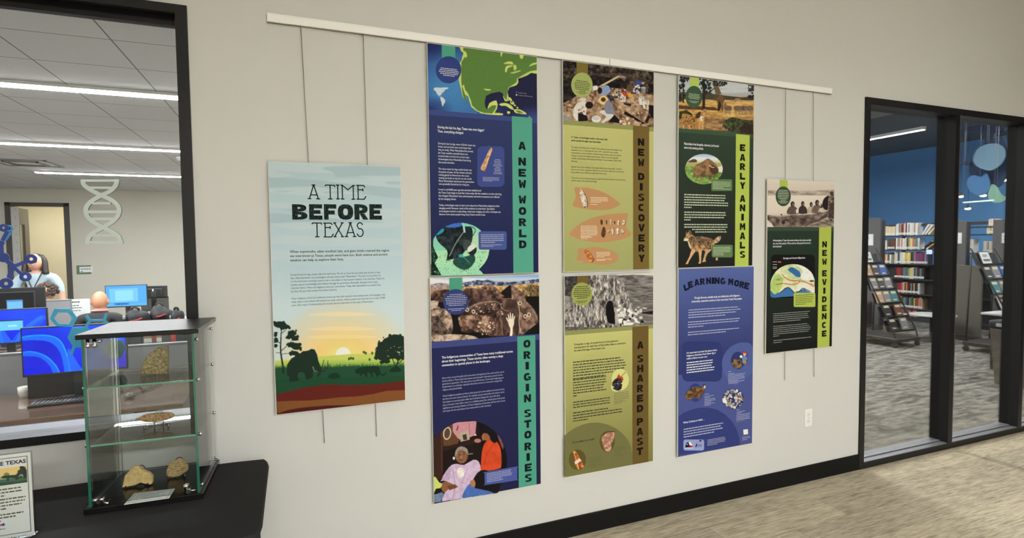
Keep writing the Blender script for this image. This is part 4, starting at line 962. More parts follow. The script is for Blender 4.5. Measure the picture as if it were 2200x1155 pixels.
cv.rect(120,330,800,1100,(30,20,18)); cv.poly([(130,480),(210,430),(210,860),(130,860)], (58,34,24)); cv.poly([(295,360),(510,345),(500,470),(380,520),(295,470)], (196,136,146), nz=.06); cv.line([(445,360),(450,470)], 4, (140,84,92)); cv.poly([(210,420),(300,370),(300,440),(360,520),(330,560),(215,570)], (96,64,40), nz=.1)
cv.ell(250,455,36,58,(206,190,158),.15); cv.ell(250,455,26,46,(86,66,52),.15); cv.line([(335,430),(348,390)], 8, (40,24,20)); cv.poly([(355,455),(440,425),(450,510),(370,530)], (176,162,140)); cv.poly([(385,470),(420,460),(428,510),(395,515)], (60,50,46)); cv.line([(200,420),(205,800)], 10, (84,56,40)); cv.poly([(210,580),(560,490),(560,530),(210,610)], (44,28,22))
cv.poly([(510,345),(640,370),(720,430),(770,560),(785,700),(760,860),(560,860),(540,700),(560,500)], (20,14,16)); cv.poly([(690,450),(720,480),(750,560),(745,600),(710,520)], (130,80,72), nz=.3); cv.ell(520,520,30,18,(176,120,112)); cv.ell(500,468,10,8,(220,210,200))
cv.poly([(550,730),(560,610),(585,540),(630,510),(690,530),(725,600),(730,740),(700,770),(560,790)], (206,72,36), 3, nz=.1, cell=20); cv.line([(650,560),(600,640),(575,740)], 8, (160,48,24), a=.7); cv.ell(600,480,40,40,(150,92,60)); cv.poly([(560,450),(590,410),(660,420),(690,480),(680,540),(640,520),(625,480),(600,455)], (22,16,18), 3); cv.poly([(556,480),(566,470),(575,510),(568,525)], (180,116,80))
cv.ell(378,650,56,72,(136,92,66), nz=.16); cv.poly([(322,620),(340,585),(380,570),(425,590),(440,640),(425,625),(380,600),(345,615),(330,660),(318,650)], (150,136,128), 2, nz=.2); cv.ell(358,640,14,9,(60,40,32)); cv.ell(400,632,14,9,(60,40,32)); cv.line([(350,690),(395,690)], 5, (70,40,32)); cv.ell(376,665,10,14,(166,116,84)); cv.line([(338,640),(425,628)], 3, (190,180,160)); cv.ell(310,675,10,14,(220,214,206)); cv.line([(430,640),(478,634)], 8, (150,140,130))
cv.poly([(200,870),(240,790),(290,735),(340,725),(400,735),(480,690),(530,705),(548,780),(500,830),(470,880),(420,940),(380,1060),(205,1062),(240,960),(250,880)], (204,180,206), 2, nz=.12, cell=14); cv.line([(300,770),(320,900),(300,1050)], 5, (150,128,156), a=.7); cv.line([(430,760),(380,900)], 5, (150,128,156), a=.7); cv.poly([(340,770),(390,760),(400,830),(350,850)], (232,222,214), 2, nz=.15); cv.poly([(290,740),(270,860),(190,880)], (188,160,190), nz=.1)
cv.poly([(195,905),(240,880),(300,905),(340,920),(320,945),(260,950),(230,980),(205,960)], (140,92,62), 2, nz=.15); cv.poly([(250,920),(320,905),(345,930),(270,960)], (110,70,44)); cv.poly([(130,850),(150,845),(180,890),(205,900),(190,940),(150,945),(130,985)], (196,210,110), 2); cv.poly([(132,1000),(205,975),(225,1000),(190,1072),(135,1075)], (110,130,160), nz=.2)
cv.poly([(500,830),(560,780),(640,800),(690,880),(690,970),(560,990),(490,930)], (26,18,20), 3); cv.poly([(390,990),(430,920),(470,900),(500,940),(620,965),(690,1000),(640,1010),(500,1020),(390,1030)], (72,108,176), 2, nz=.15); cv.poly([(450,880),(470,870),(485,860),(500,890),(495,930),(465,920)], (176,120,84), 2)
mk = np.array([W_ for W_ in [(931,933)]]+[tuple(q) for q in ellpts(1006,989,83,86,60,PI*1.215,PI*2.06)]+[(1088,1010),(1070,1058),(933,1079)])
p.photo('storytelling_photograph', cv, 1, mask=mk)
p.shape('caption_box', [W_ for W_ in smooth_pts([(1042,1013.5),(1109,1001.5),(1111,1004),(1111,1028),(1109,1031),(1044,1041),(1041.5,1039),(1041,1016)], 2)], (74,88,156), 3)
t = Text(p); t.greek(1046,1018,1101,5,3.5, seed=13); t.greek(1046,1035.5,1107,1,3.4, seed=14); t.done('caption_box_text', I_pale, 4)
strip_letters(p, 'ORIGINSTORIES', (1132,1135), (738,762,785,809,832,855,887,910,933,958,981,1003.5,1026), 16.5, 15, L_teal)
# ------------------------------------------------------------------ NEW DISCOVERY
p = standard([(1209,130),(1404,154),(1212,584),(1404,577)], 'light green poster with an excavation photograph and tan artifact shapes, NEW DISCOVERY', ((192,190,122),(158,160,102)), (146,150,88), (116,96,48), (124,108,54), (168,178,106), (1250,182.5,23,26.5), ((1238.5,135),(1263,138)), ((1208.5,260),(1402,271),(1208.5,269),(1402,281)), ((1360,400),(1394.5,400)), (1375,270.5))
cv = Cv(1203,122,1410,276, (70,56,46), 9); cv.M(1190,110,4.62)
SO = [(86,64,48),(146,116,90),(180,150,122),(206,180,152)]
cv.rect(80,80,1000,760,0,tex=SO,cell=18)
cv.poly([(85,85),(1000,190),(1000,440),(700,380),(560,300),(400,330),(200,460),(85,520)], 0, tex=[(20,17,18),(38,32,30),(70,58,50),(110,96,84)], cell=14); cv.poly([(85,290),(240,240),(480,250),(720,300),(720,380),(400,340),(85,520)], 0, tex=[(14,12,14),(34,28,28),(56,46,42)], cell=14); cv.poly([(380,220),(720,220),(990,300),(990,330),(740,280),(480,250)], 0, tex=[(60,50,42),(120,100,84)], cell=10, a=.6); cv.poly([(85,520),(200,465),(330,420),(430,460),(380,560),(85,600)], 0, tex=SO, cell=10)
cv.poly([(450,345),(640,240),(658,250),(490,345)], (214,190,150)); cv.poly([(640,240),(700,245),(720,268),(650,265)], (160,140,120))
cv.poly([(385,350),(430,340),(440,380),(390,390)], (226,226,228)); cv.poly([(455,380),(500,340),(545,345),(560,400),(520,430),(470,440)], (140,160,196), 2, nz=.12); cv.ell(455,390,24,32,(36,26,24)); cv.poly([(530,430),(580,440),(600,480),(560,500)], (40,46,70)); cv.line([(440,420),(440,470)], 10, (150,110,90))
cv.poly([(200,560),(240,510),(300,498),(330,520),(320,600),(318,660),(296,658),(285,600),(240,620),(240,690),(190,640)], (222,216,208), 2, nz=.06); cv.ell(350,535,38,36,(36,24,22)); cv.ell(286,480,36,20,(214,206,196)); cv.poly([(85,620),(150,650),(200,690),(85,690)], (150,146,152), nz=.1); cv.poly([(240,610),(330,640),(340,690),(240,700)], (30,22,22))
cv.ell(492,486,48,44,(228,196,132)); cv.ell(490,480,24,22,(74,50,34)); cv.poly([(508,510),(550,490),(590,560),(600,630),(560,660),(510,630)], (130,130,150), 2, nz=.1); cv.poly([(450,605),(500,580),(520,620),(590,625),(580,660),(490,710),(470,700),(520,650)], (218,214,208), 2); cv.line([(500,535),(440,590),(400,615)], 16, (170,140,120), 8); cv.poly([(540,700),(600,630),(650,680),(650,715)], (24,18,18))
cv.ell(420,672,46,34,(232,230,226)); cv.ell(418,664,38,22,(206,202,198))
for x, y, w, h, c in ((685,455,30,50,(226,224,220)),(870,490,28,48,(224,222,216)),(915,525,32,50,(230,228,222)),(888,385,24,34,(120,124,130))):
    cv.poly([(x-w,y-h*.7),(x+w,y-h*.6),(x+w*.8,y+h),(x-w*.9,y+h*.8)], c); cv.ell(x,y-h*.68,w,h*.25,(190,188,184)); cv.line([(x+w*.5,y-h*.5),(x+w*.4,y+h*.8)], w*.5, (180,176,170), a=.6)
cv.poly([(650,380),(690,385),(730,440),(700,450)], (196,70,40)); cv.poly([(730,415),(780,410),(790,450),(740,460)], (220,160,70)); cv.poly([(808,300),(830,288),(870,300),(880,325),(850,335),(815,330)], (62,74,150), 2); cv.ell(884,316,16,12,(196,160,140)); cv.line([(840,335),(800,360)], 16, (226,222,216)); cv.line([(850,335),(830,365)], 10, (200,150,120)); cv.spots((770,350,850,420), 24, (5,14), [(220,220,224),(60,60,66),(150,150,160)]); cv.poly([(724,340),(760,320),(790,350),(780,400),(730,400)], (96,72,54))
cv.poly([(690,600),(720,600),(905,715),(880,725),(700,625)], (30,22,20)); cv.poly([(905,690),(950,600),(985,640),(985,670),(960,650),(920,720)], (34,26,24)); cv.poly([(690,510),(770,520),(760,550),(700,530)], (48,36,32)); cv.poly([(940,530),(990,540),(990,670),(940,640)], (26,20,20))
cv.spots((620,470,960,740), 70, (4,14), [(206,180,150),(120,92,72),(170,140,112)]); cv.spots((660,660,800,730), 20, (8,20), [(226,206,182),(150,110,86)]); cv.spots((560,370,720,500), 36, (5,14), [(200,196,190),(110,90,76),(60,48,44)]); cv.spots((100,540,400,600), 30, (3,9), [(190,160,130),(110,84,64)])
p.photo('excavation_photograph', cv, 1, ab=(0,0,1,p.pb))
t = Text(p); t.greek(1233,173,1268,7,3.6, center=True, seed=21, shape=(.75,.9,1,.98,.95,.85,.4)); t.greek(1238,198,1262,2,2.6, center=True, seed=22); t.done('caption_text', I_dark, 4)
t = Text(p); t.para(['In Texas, archeologists made a discovery that','some people thought was impossible.'], 1227,296, 6.9, 1305, .016); t.done('intro_text', I_black, 2)
t = Text(p); t.para(['The Gault and Friedkin sites in Central Texas represent some of the oldest, most','extensive records of Paleoindian life. Since 1991, researchers have carefully','documented an array of artifacts, including Clovis projectile points, stone blades,','scrapers, and even artistically engraved stones. These discoveries expanded','scientific understanding of the people who lived in Texas between 13,000-16,000','years ago.'], 1227,317.5, 5.95, 1336)
t.para(['Beneath those Clovis artifacts, archeologists discovered a lower layer of artifacts','from an even earlier occupation. Researchers were able to offer clear evidence that','these artifacts were 2,000 years older than Clovis tools.'], 1227,359.5, 5.85, 1340)
t.para(['These discoveries provided evidence to support the idea that people have been living','here far longer than previously thought.'], 1228,383.5, 5.8, 1343)
t.done('body_text', I_dark, 2)
D = lambda pts: np.array([(1190+x/4.62, 350+y/4.62) for x, y in pts])
tan = (186,140,96)
p.shape('artifact_shape', smooth_pts(D([(205,245),(260,244),(360,252),(460,278),(540,315),(610,362),(657,405),(640,425),(570,455),(480,468),(380,464),(280,450),(200,432),(186,410),(200,380),(214,350),(216,310)]), 3), tan, 1)
p.shape('artifact_shape', smooth_pts(D([(733,500),(728,560),(720,610),(726,650),(765,705),(740,735),(640,765),(520,785),(420,788),(300,770),(220,745),(150,705),(200,650),(280,590),(380,545),(500,515),(640,500)]), 3), tan, 1)
p.shape('artifact_shape', smooth_pts(D([(240,852),(330,842),(400,832),(480,842),(560,866),(620,895),(638,930),(630,970),(580,995),(500,1012),(410,1003),(320,978),(230,966),(226,940),(240,900)]), 3), tan, 1)
cv = Cv(1225,400,1350,570, tan, 12); cv.M(1190,350,4.62)
def chip(pts, tex, sh=8, cell=8):
    q = np.array(pts, float); cv.poly(q+[sh*.7, sh*.5], (66,44,30), 2); cv.poly(q, 0, 2, tex=tex, cell=cell)
WS = [(120,104,84),(214,204,184),(240,234,220)]
chip([(262,255),(290,280),(318,340),(330,400),(325,432),(308,428),(296,440),(284,420),(262,330),(256,290)], WS, 10, 5)
for pts in ([(462,565),(478,563),(480,605),(464,608)],[(517,570),(525,568),(524,605),(518,604)],[(597,578),(606,575),(606,602),(598,602)],[(470,690),(485,640),(502,636),(511,680),(500,730),(482,736),(470,715)]): chip(pts, [(60,40,28),(104,74,52)], 4, 4)
for pts in ([(560,562),(572,565),(568,590),(574,612),(560,608)],[(632,575),(645,568),(652,600),(640,615),(629,605)],[(676,590),(690,566),(706,578),(702,605),(684,614)],[(535,668),(548,670),(546,688),(534,684)],[(574,645),(592,640),(592,690),(582,715),(575,690)],[(616,650),(640,645),(644,680),(634,712),(622,700)],[(668,662),(686,658),(692,685),(680,702),(668,690)]): chip(pts, WS, 6, 5)
chip([(298,866),(320,856),(352,880),(382,930),(397,962),(380,968),(374,984),(345,965),(312,905)], [(140,76,34),(206,128,66),(232,170,104)], 9, 8)
for nm, m_ in (('spear_point_picture', D([(250,245),(350,245),(350,450),(250,450)])), ('stone_flakes_picture', D([(450,552),(715,552),(715,745),(450,745)])), ('chert_point_picture', D([(288,848),(412,848),(412,996),(288,996)]))): p.photo(nm, cv, 2, mask=m_)
t = Text(p)
for x, y, x1, n, dv, sd in ((365,345,538,4,3.3,1),(362,412,482,1,3,2),(265,628,435,8,3.2,3),(268,740,386,2,2.7,4),(422,890,560,4,3.2,5),(422,958,572,2,2.6,6)):
    u, v = D([(x,y)])[0]; t.greek(u, v, 1190+x1/4.62, n, dv, seed=sd+40)
t.done('artifact_captions', I_cream, 3)
strip_letters(p, 'NEWDISCOVERY', (1377,1378.5), (305,327,349,379,401,423.6,445.5,467.5,489,511,532.5,554.5), 15.5, 13.5, L_olive)
# ------------------------------------------------------------------ A SHARED PAST
p = standard([(1215,588.5),(1407,591),(1213,1023),(1399,992)], 'olive green poster with a grass hut photograph and a blackberry, A SHARED PAST', ((190,188,118),(122,118,66)), (140,142,86), (104,84,42), (104,88,46), (152,160,84), (1250,631.5,22.5,25), ((1239.5,600),(1264,600)), ((1213.5,709),(1402,698),(1213.5,718),(1402,707)), ((1358.5,820),(1393,820)), (1375,700.5))
cv = Cv(1206,580,1414,714, (110,106,102), 14); cv.M(1190,570,5.02)
BW = [(26,24,24),(80,76,74),(140,134,130),(206,202,196)]
cv.rect(100,60,1100,730,0,tex=[(70,66,64),(120,114,110),(160,154,148)],cell=20); cv.poly([(560,60),(1100,60),(1100,112),(860,98),(700,105),(580,80)], (214,208,198))
cv.poly([(580,80),(700,112),(880,100),(1090,115),(1090,260),(840,240)], 0, tex=[(80,76,74),(128,122,118),(150,144,140)], cell=(30,8)); cv.poly([(740,160),(1090,250),(1090,400),(830,360)], 0, tex=[(78,74,72),(108,104,100),(138,132,127)], cell=(24,6)); cv.poly([(820,380),(1090,370),(1075,650),(880,640)], 0, tex=[(84,80,78),(112,106,102),(146,140,134)], cell=(30,5)); cv.line([(900,450),(960,458),(1000,462)], 12, (214,208,200)); cv.poly([(930,505),(1070,490),(1065,525),(960,520)], (26,24,24)); cv.rect(120,80,400,330,0,tex=[(28,26,26),(66,62,62),(110,104,102)],cell=10)
cv.poly([(380,110),(480,85),(550,78),(640,120),(720,190),(780,290),(830,420),(870,520),(880,640),(600,670),(350,680),(120,690),(130,480),(200,430),(330,300),(400,170)], 0, 2, tex=[(44,42,40),(104,98,94),(160,152,146),(220,214,206)], cell=(7,18))
for _ in range(420):
    x = cv.rs.uniform(130,870); y = cv.rs.uniform(100,660); c_ = 520
    if y < 90+abs(x-c_)*.95-(60 if x < c_ else 0): continue
    d = (x-c_)/420; L = cv.rs.uniform(14,44); cv.line([(x,y),(x+d*L*.9,y+L)], cv.rs.uniform(2.5,6), [(226,220,212),(196,190,182),(52,48,46),(90,86,82),(150,144,138)][cv.rs.randint(5)], 2)
cv.poly([(565,430),(580,390),(610,378),(632,400),(650,480),(656,560),(655,625),(600,625),(580,600),(562,520)], (14,12,14), 2); cv.poly([(660,470),(690,450),(700,620),(662,640)], (170,162,154), nz=.2)
cv.spots((690,460,960,640), 80, (8,26), [(232,228,222),(206,200,194),(30,28,28),(120,114,110)]); cv.poly([(705,500),(770,485),(780,545),(720,560)], (216,210,202), nz=.2); cv.poly([(690,580),(740,565),(735,605),(705,620)], (234,230,224)); cv.rect(750,612,850,645,(226,222,216)); cv.poly([(120,660),(600,668),(880,640),(880,700),(120,710)], 0, tex=[(70,66,64),(120,114,110)], cell=12)
p.photo('grass_hut_photograph', cv, 1, ab=(0,0,1,p.pb))
t = Text(p); t.greek(1231,617,1269,7,4.1, center=True, seed=31, shape=(.7,.88,1,1,.97,.9,.6)); t.greek(1236,648,1263,2,3, center=True, seed=32); t.done('caption_text', I_dark, 4)
t = Text(p); t.para(['During the Ice Age, all people lived as hunter-gatherers.','Learning about the daily lives of Paleoindians helps us understand','the shared heritage of the human race.'], 1233,741.5, 6.6, 1344, .014); t.done('intro_text', I_black, 2)
t = Text(p); t.greek(1231,779,1349,7,5.9, seed=33, shape=(.88,.96,1,1,.97,.72,.6)); t.greek(1231,817,1306,7,5.75, seed=34, shape=(.98,.97,1,.95,.9,.97,.12)); t.greek(1231,865,1314,3,5.5, seed=35, shape=(1,.97,1)); t.greek(1231,888,1342,4,5.8, seed=36, shape=(.7,.97,1,.3)); t.done('body_text', I_dark, 2)
E6 = lambda pts: np.array([(1190+x/4.44, 780+y/4.44) for x, y in pts])
p.shape('lower_disc', E6([(101,690),(140,655),(200,615),(270,585),(340,568),(430,565),(520,585),(600,625),(660,675),(705,730),(735,800),(744,860),(744,966),(560,1000),(101,1082)]), (112,110,66), 1)
p.shape('berry_disc', ellpts(1332.5,815,18.5,23), (206,206,132), 2); p.shape('point_disc', ellpts(1240.5,987,18.5,22), (92,82,38), 2); p.shape('stone_disc', ellpts(1304.5,948,16.5,22), (92,82,42), 2)
cv = Cv(1218,790,1350,1015, (206,206,132), 15); cv.M(1190,780,4.44)
cv.rect(100,560,760,1090,(92,82,40)); cv.line([(640,125),(690,78)], 5, (120,66,40)); cv.poly([(600,140),(620,100),(632,125),(660,130),(665,160),(630,160),(610,150)], (176,62,30), 2)
for _ in range(46):
    a = cv.rs.uniform(0, 2*PI); r = math.sqrt(cv.rs.uniform(0,1)); x, y = 604+44*r*math.cos(a), 200+60*r*math.sin(a); cv.ell(x, y, 13, 13, [(34,28,36),(52,44,56),(26,20,26)][cv.rs.randint(3)]); cv.ell(x-3, y-4, 4, 4, (120,110,130))
cv.poly([(180,850),(188,828),(205,838),(232,875),(262,930),(288,985),(262,995),(248,985),(233,1020),(205,960)], 0, 2, tex=[(110,56,24),(186,100,44),(226,150,84)], cell=10); cv.poly([(195,940),(245,905),(262,925),(205,965)], (226,210,204), nz=.1); cv.line([(190,840),(215,940),(236,1010)], 6, (240,196,140))
cv.poly([(452,720),(470,680),(510,655),(570,650),(578,680),(560,740),(540,770),(550,810),(520,842),(490,830),(470,790),(460,750)], 0, 2, tex=[(130,88,68),(180,134,108),(206,164,138)], cell=9); cv.line([(470,682),(510,655),(572,650)], 6, (40,28,22))
p.photo('blackberry_picture', cv, 3, mask=smooth_pts(E6([(545,240),(555,180),(600,130),(615,98),(645,110),(690,70),(697,84),(655,135),(668,160),(652,190),(645,240),(610,265),(575,268)]), 2)); p.photo('chert_point_picture', cv, 3, mask=E6([(176,850),(188,822),(210,836),(240,878),(270,930),(294,992),(252,992),(234,1026),(200,960)])); p.photo('stone_artifact_picture', cv, 3, mask=E6([(445,720),(466,676),(510,648),(580,645),(584,680),(565,740),(548,770),(556,812),(520,848),(486,836),(464,790)]))
t = Text(p); u, v = E6([(178,762)])[0]; t.para(['Is it an artifact, art, or both?'], u, v, 6.2, u+47, .02); t.done('question_text', I_black, 2)
t = Text(p)
for x, y, x1, n, dv, sd in ((572,290,720,6,3.5,1),(572,378,690,2,3,2),(325,905,455,5,3.8,3),(325,985,470,2,3,4),(575,810,690,4,3.6,5),(575,880,718,2,3,6)):
    u, v = E6([(x,y)])[0]; t.greek(u, v, 1190+x1/4.44, n, dv, h=.3, seed=sd+50)
t.done('artifact_captions', I_grey, 3)
strip_letters(p, 'ASHAREDPAST', (1375.5,1374.5), (740.7,769.8,791.3,812,833.6,855,876.8,905,926.4,947.8,968.7), 15.5, 13.5, L_olive)
# ------------------------------------------------------------------ EARLY ANIMALS
p = standard([(1458,163),(1621,183),(1457,575),(1615,570)], 'dark green poster with a bison and a striding wolf, EARLY ANIMALS', ((52,68,54),(32,32,30)), (64,86,66), (176,194,86), (180,200,98), (64,90,66), (1490.5,208,18,23.5), ((1482,170),(1501.5,172)), ((1457,275),(1617,289),(1457,283),(1617,297)), ((1580,400),(1609.5,400)), (1590,288.5))
cv = Cv(1450,155,1628,296, (180,140,80), 16); cv.M(1440,150,5.25)
cv.grad([(50,(150,166,184)),(180,(190,198,204)),(280,(176,180,186)),(330,(196,156,92)),(500,(204,164,96)),(600,(150,118,82)),(720,(70,66,54))])
for y in (130,180,230): cv.poly([(560,y),(700,y-20),(880,y-8),(880,y+20),(700,y+30),(580,y+24)], (214,216,220), 3, a=.6, nz=.06)
cv.poly([(90,250),(380,260),(400,240),(480,270),(620,290),(800,310),(940,300),(940,370),(90,350)], (74,70,56), nz=.2, cell=6); cv.poly([(90,330),(940,345),(940,560),(90,540)], 0, tex=[(160,120,66),(206,164,92),(224,190,120)], cell=(26,5)); cv.poly([(90,400),(500,420),(560,460),(90,440)], (90,62,40), nz=.2); cv.poly([(90,520),(940,540),(940,700),(90,660)], 0, tex=[(110,84,60),(160,124,84),(190,150,100)], cell=(26,8))
tk = (44,38,34); cv.line([(150,60),(145,200),(150,370)], 14, tk); cv.line([(375,95),(380,250),(375,440)], 26, tk, 32); cv.line([(490,110),(520,200),(545,280)], 44, (110,92,70), 64); cv.line([(500,205),(450,245),(395,275)], 10, tk); cv.line([(470,270),(430,250)], 8, tk)
for bx, n in (((105,60,215,130),46),((100,160,160,240),22),((330,85,640,180),120),((340,150,470,260),40),((880,160,945,330),46),((98,280,160,360),22)): cv.spots(bx, n, (6,16), [(40,40,36),(58,56,50),(30,30,28)])
cv.poly([(485,360),(510,325),(550,295),(575,275),(605,310),(608,350),(590,400),(600,450),(580,462),(568,420),(550,462),(530,460),(535,390),(520,350),(500,350)], (110,84,56), 2, nz=.15); cv.poly([(540,390),(555,340),(575,400),(560,460),(532,460)], (54,40,30)); cv.poly([(590,400),(620,360),(640,400),(600,440)], (140,110,72))
for x, w, y in ((650,44,440),(760,44,440),(830,34,440),(890,48,440)):
    cv.poly([(x-w,y-30),(x+w*.6,y-38),(x+w,y-10),(x+w*.8,y+20),(x-w*.8,y+22)], (150,124,100), 2, nz=.2)
    for k in range(7): cv.line([(x-w*.8+k*w*.25,y-30),(x-w*.7+k*w*.25,y+20)], 5, (56,44,38))
    for k in (-.7,-.4,.3,.6): cv.line([(x+k*w,y+10),(x+k*w,y+68)], 7, (150,122,94))
cv.poly([(725,330),(760,318),(800,335),(800,378),(790,350),(750,348),(730,370)], (150,124,112), 2)
cv.poly([(585,640),(610,570),(700,535),(820,560),(935,570),(935,735),(700,700)], 0, tex=[(34,38,28),(64,70,44),(96,98,62)], cell=10); cv.spots((590,560,935,720), 60, (5,14), [(70,76,48),(40,44,32),(90,96,60)]); cv.poly([(780,650),(860,600),(935,620),(935,730),(790,710)], (52,42,38), nz=.2); cv.poly([(100,470),(180,450),(250,500),(250,560),(100,550)], 0, tex=[(40,44,26),(74,74,40)], cell=8)
cv.poly([(128,520),(150,492),(230,510),(290,560),(330,600),(340,650),(300,670),(240,640),(200,650),(180,600),(160,640),(138,640)], (176,130,72), 2, nz=.1); cv.spots((140,505,320,640), 50, (4,8), [(80,54,36),(60,40,28)]); cv.poly([(300,560),(340,490),(370,450),(400,445),(435,470),(420,490),(395,500),(385,560),(375,660),(350,670),(345,610),(325,680),(318,600)], (200,156,96), 2, nz=.1); cv.poly([(330,540),(350,520),(375,530),(360,580),(335,570)], (232,222,206)); cv.spots((330,450,410,560), 26, (3,6), [(80,54,36)]); cv.poly([(285,540),(300,490),(345,470),(330,540)], (74,54,38), 2)
for x in (145,215,330,362): cv.line([(x,620),(x+6,670)], 14, (206,166,104))
p.photo('savanna_painting', cv, 1, ab=(0,0,1,p.pb))
t = Text(p); t.greek(1478,201.5,1504,4,3.2, center=True, seed=61, shape=(.9,.95,1,.85)); t.greek(1480,217,1501,2,2.6, center=True, seed=62); t.done('caption_text', I_pgreen, 4)
t = Text(p); t.para(['Paleoindians lived alongside, observed, and hunted','some truly amazing animals.'], 1469.5,310.5, 8.2, 1544, .022); t.done('intro_text', I_white, 2)
t = Text(p); G4 = lambda x, y: (1440+x/5.02, 360+y/5.02)
for x, y, x1, n, sd in ((150,295,632,6,1),(150,485,628,4,2),(150,618,638,2,3)): u, v = G4(x, y); t.greek(u, v, 1440+x1/5.02, n, 5.5, seed=sd+70, h=.42, shape=(.96,.98,.93,1,.99,.17) if n == 6 else (.99,.98,.96,.14) if n == 4 else (1,.96))
u, v = G4(235,672); t.greek(u, v, 1440+615/5.02, 1, 5.5, seed=75, last=1); u, v = G4(268,698); t.greek(u, v, 1440+622/5.02, 1, 5.5, seed=76, last=1); t.done('body_text', I_pgreen, 2)
cv = Cv(1468,328,1558,400, (150,180,110), 18); cv.M(1440,150,5.25)
cv.grad([(945,(150,176,214)),(1000,(226,232,236)),(1040,(206,206,176)),(1060,(120,150,80)),(1300,(110,146,66))]); cv.poly([(195,1040),(260,1005),(300,1020),(290,1045)], (90,74,56), 2); cv.poly([(160,1045),(330,1040),(600,1050),(600,1100),(160,1100)], (190,180,120), a=.7); cv.rect(160,1090,610,1310,0,tex=[(86,122,50),(120,156,74),(170,190,120)],cell=10); cv.poly([(530,1100),(600,1080),(600,1160),(540,1150)], (220,222,216))
B0 = [(100,74,52),(140,106,74),(166,128,90)]
cv.poly([(262,1120),(280,1075),(340,1050),(400,1010),(430,1000),(490,1040),(530,1085),(545,1130),(535,1165),(500,1190),(470,1180),(465,1230),(440,1250),(420,1180),(380,1200),(378,1240),(355,1240),(350,1190),(320,1200),(322,1225),(300,1230),(292,1185),(270,1215),(262,1190)], 0, 2, tex=B0, cell=12); cv.poly([(440,1080),(500,1080),(545,1130),(530,1165),(480,1180),(450,1140)], (80,58,44), 2, nz=.15); cv.line([(438,1075),(470,1098),(500,1098)], 11, (226,214,190), 5, sm=3); cv.line([(535,1100),(580,1085),(596,1050),(592,1018)], 11, (230,220,196), 4, sm=4); cv.poly([(262,1180),(540,1180),(540,1215),(270,1210)], (60,70,40), a=.35)
p.photo('bison_picture', cv, 2, mask=ellpts(1512,363,40.5,32.5))
p.shape('caption_box', rrpts(1528,385,1573,410,3.5), (92,122,78), 3)
cv = Cv(1464,490,1552,572, (36,38,34), 19); cv.M(1440,360,5.02); FU = [(86,66,48),(156,120,82),(206,166,116)]
cv.poly([(240,890),(330,900),(372,850),(440,860),(445,885),(400,930),(378,985),(385,1010),(345,1018),(350,1000),(370,930),(366,890)], (196,160,116), 2, nz=.06); cv.poly([(460,790),(500,750),(545,735),(545,765),(515,805),(462,815)], 0, 2, tex=[(100,78,58),(176,146,110),(226,206,176)], cell=8); cv.poly([(495,965),(512,970),(512,998),(486,998)], (206,166,126))
cv.poly([(140,770),(165,740),(170,690),(172,680),(190,705),(205,672),(222,690),(235,720),(270,745),(340,740),(430,760),(470,770),(480,820),(440,880),(380,880),(300,905),(240,900),(200,850),(185,790),(150,790)], 0, 2, tex=FU, cell=9); cv.poly([(190,770),(230,740),(280,750),(340,742),(430,760),(460,800),(400,830),(330,800),(250,820)], 0, 2, tex=[(50,42,36),(104,84,62),(150,124,94)], cell=8, a=.8); cv.poly([(138,772),(180,760),(200,770),(190,790),(150,790)], (226,212,190)); cv.poly([(185,790),(205,800),(230,880),(205,850)], (222,200,166)); cv.ell(143,770,6,5,(20,18,18)); cv.ell(186,742,5,4,(20,18,18)); cv.poly([(176,690),(188,712),(178,716)], (60,44,36)); cv.poly([(206,680),(220,700),(208,712)], (60,44,36))
cv.poly([(232,880),(272,895),(250,930),(205,1000),(190,1035),(165,1038),(175,1018),(205,960)], (214,170,120), 2, nz=.06); cv.poly([(302,890),(340,885),(332,960),(330,1030),(300,1030),(312,1010),(310,950)], (210,166,116), 2, nz=.06)
p.photo('wolf_picture', cv, 2, mask=[(1440+x/5.02, 360+y/5.02) for x, y in [(133,772),(160,738),(166,668),(190,695),(207,664),(226,685),(240,716),(275,740),(345,734),(430,752),(462,785),(498,744),(550,728),(552,768),(518,812),(486,822),(450,890),(405,935),(390,1015),(345,1022),(338,1036),(298,1036),(305,960),(296,910),(250,940),(196,1042),(160,1044),(200,960),(226,890),(196,850),(180,796),(148,796)]])
p.photo('wolf_foot_picture', cv, 2, mask=[(1440+x/5.02, 360+y/5.02) for x, y in [(494,960),(514,962),(515,1000),(484,1000)]])
p.shape('caption_box', rrpts(1529,525.5,1574,552.5,3.5), (92,122,78), 3)
t = Text(p); t.greek(1531,390.5,1571,5,3.0, seed=81); t.greek(1531,405.5,1571,1,3, seed=82, last=1); t.greek(1532,532,1570,5,3.1, seed=83); t.greek(1532,548,1555,1,3, seed=84, last=1); t.done('caption_box_text', I_pgreen, 4)
strip_letters(p, 'EARLYANIMALS', (1595.2,1595), (317.2,338,357.8,378.5,398.4,426.3,446.3,466.2,486.5,506.4,526.3,546.3), 14.5, 11.5, L_lime)
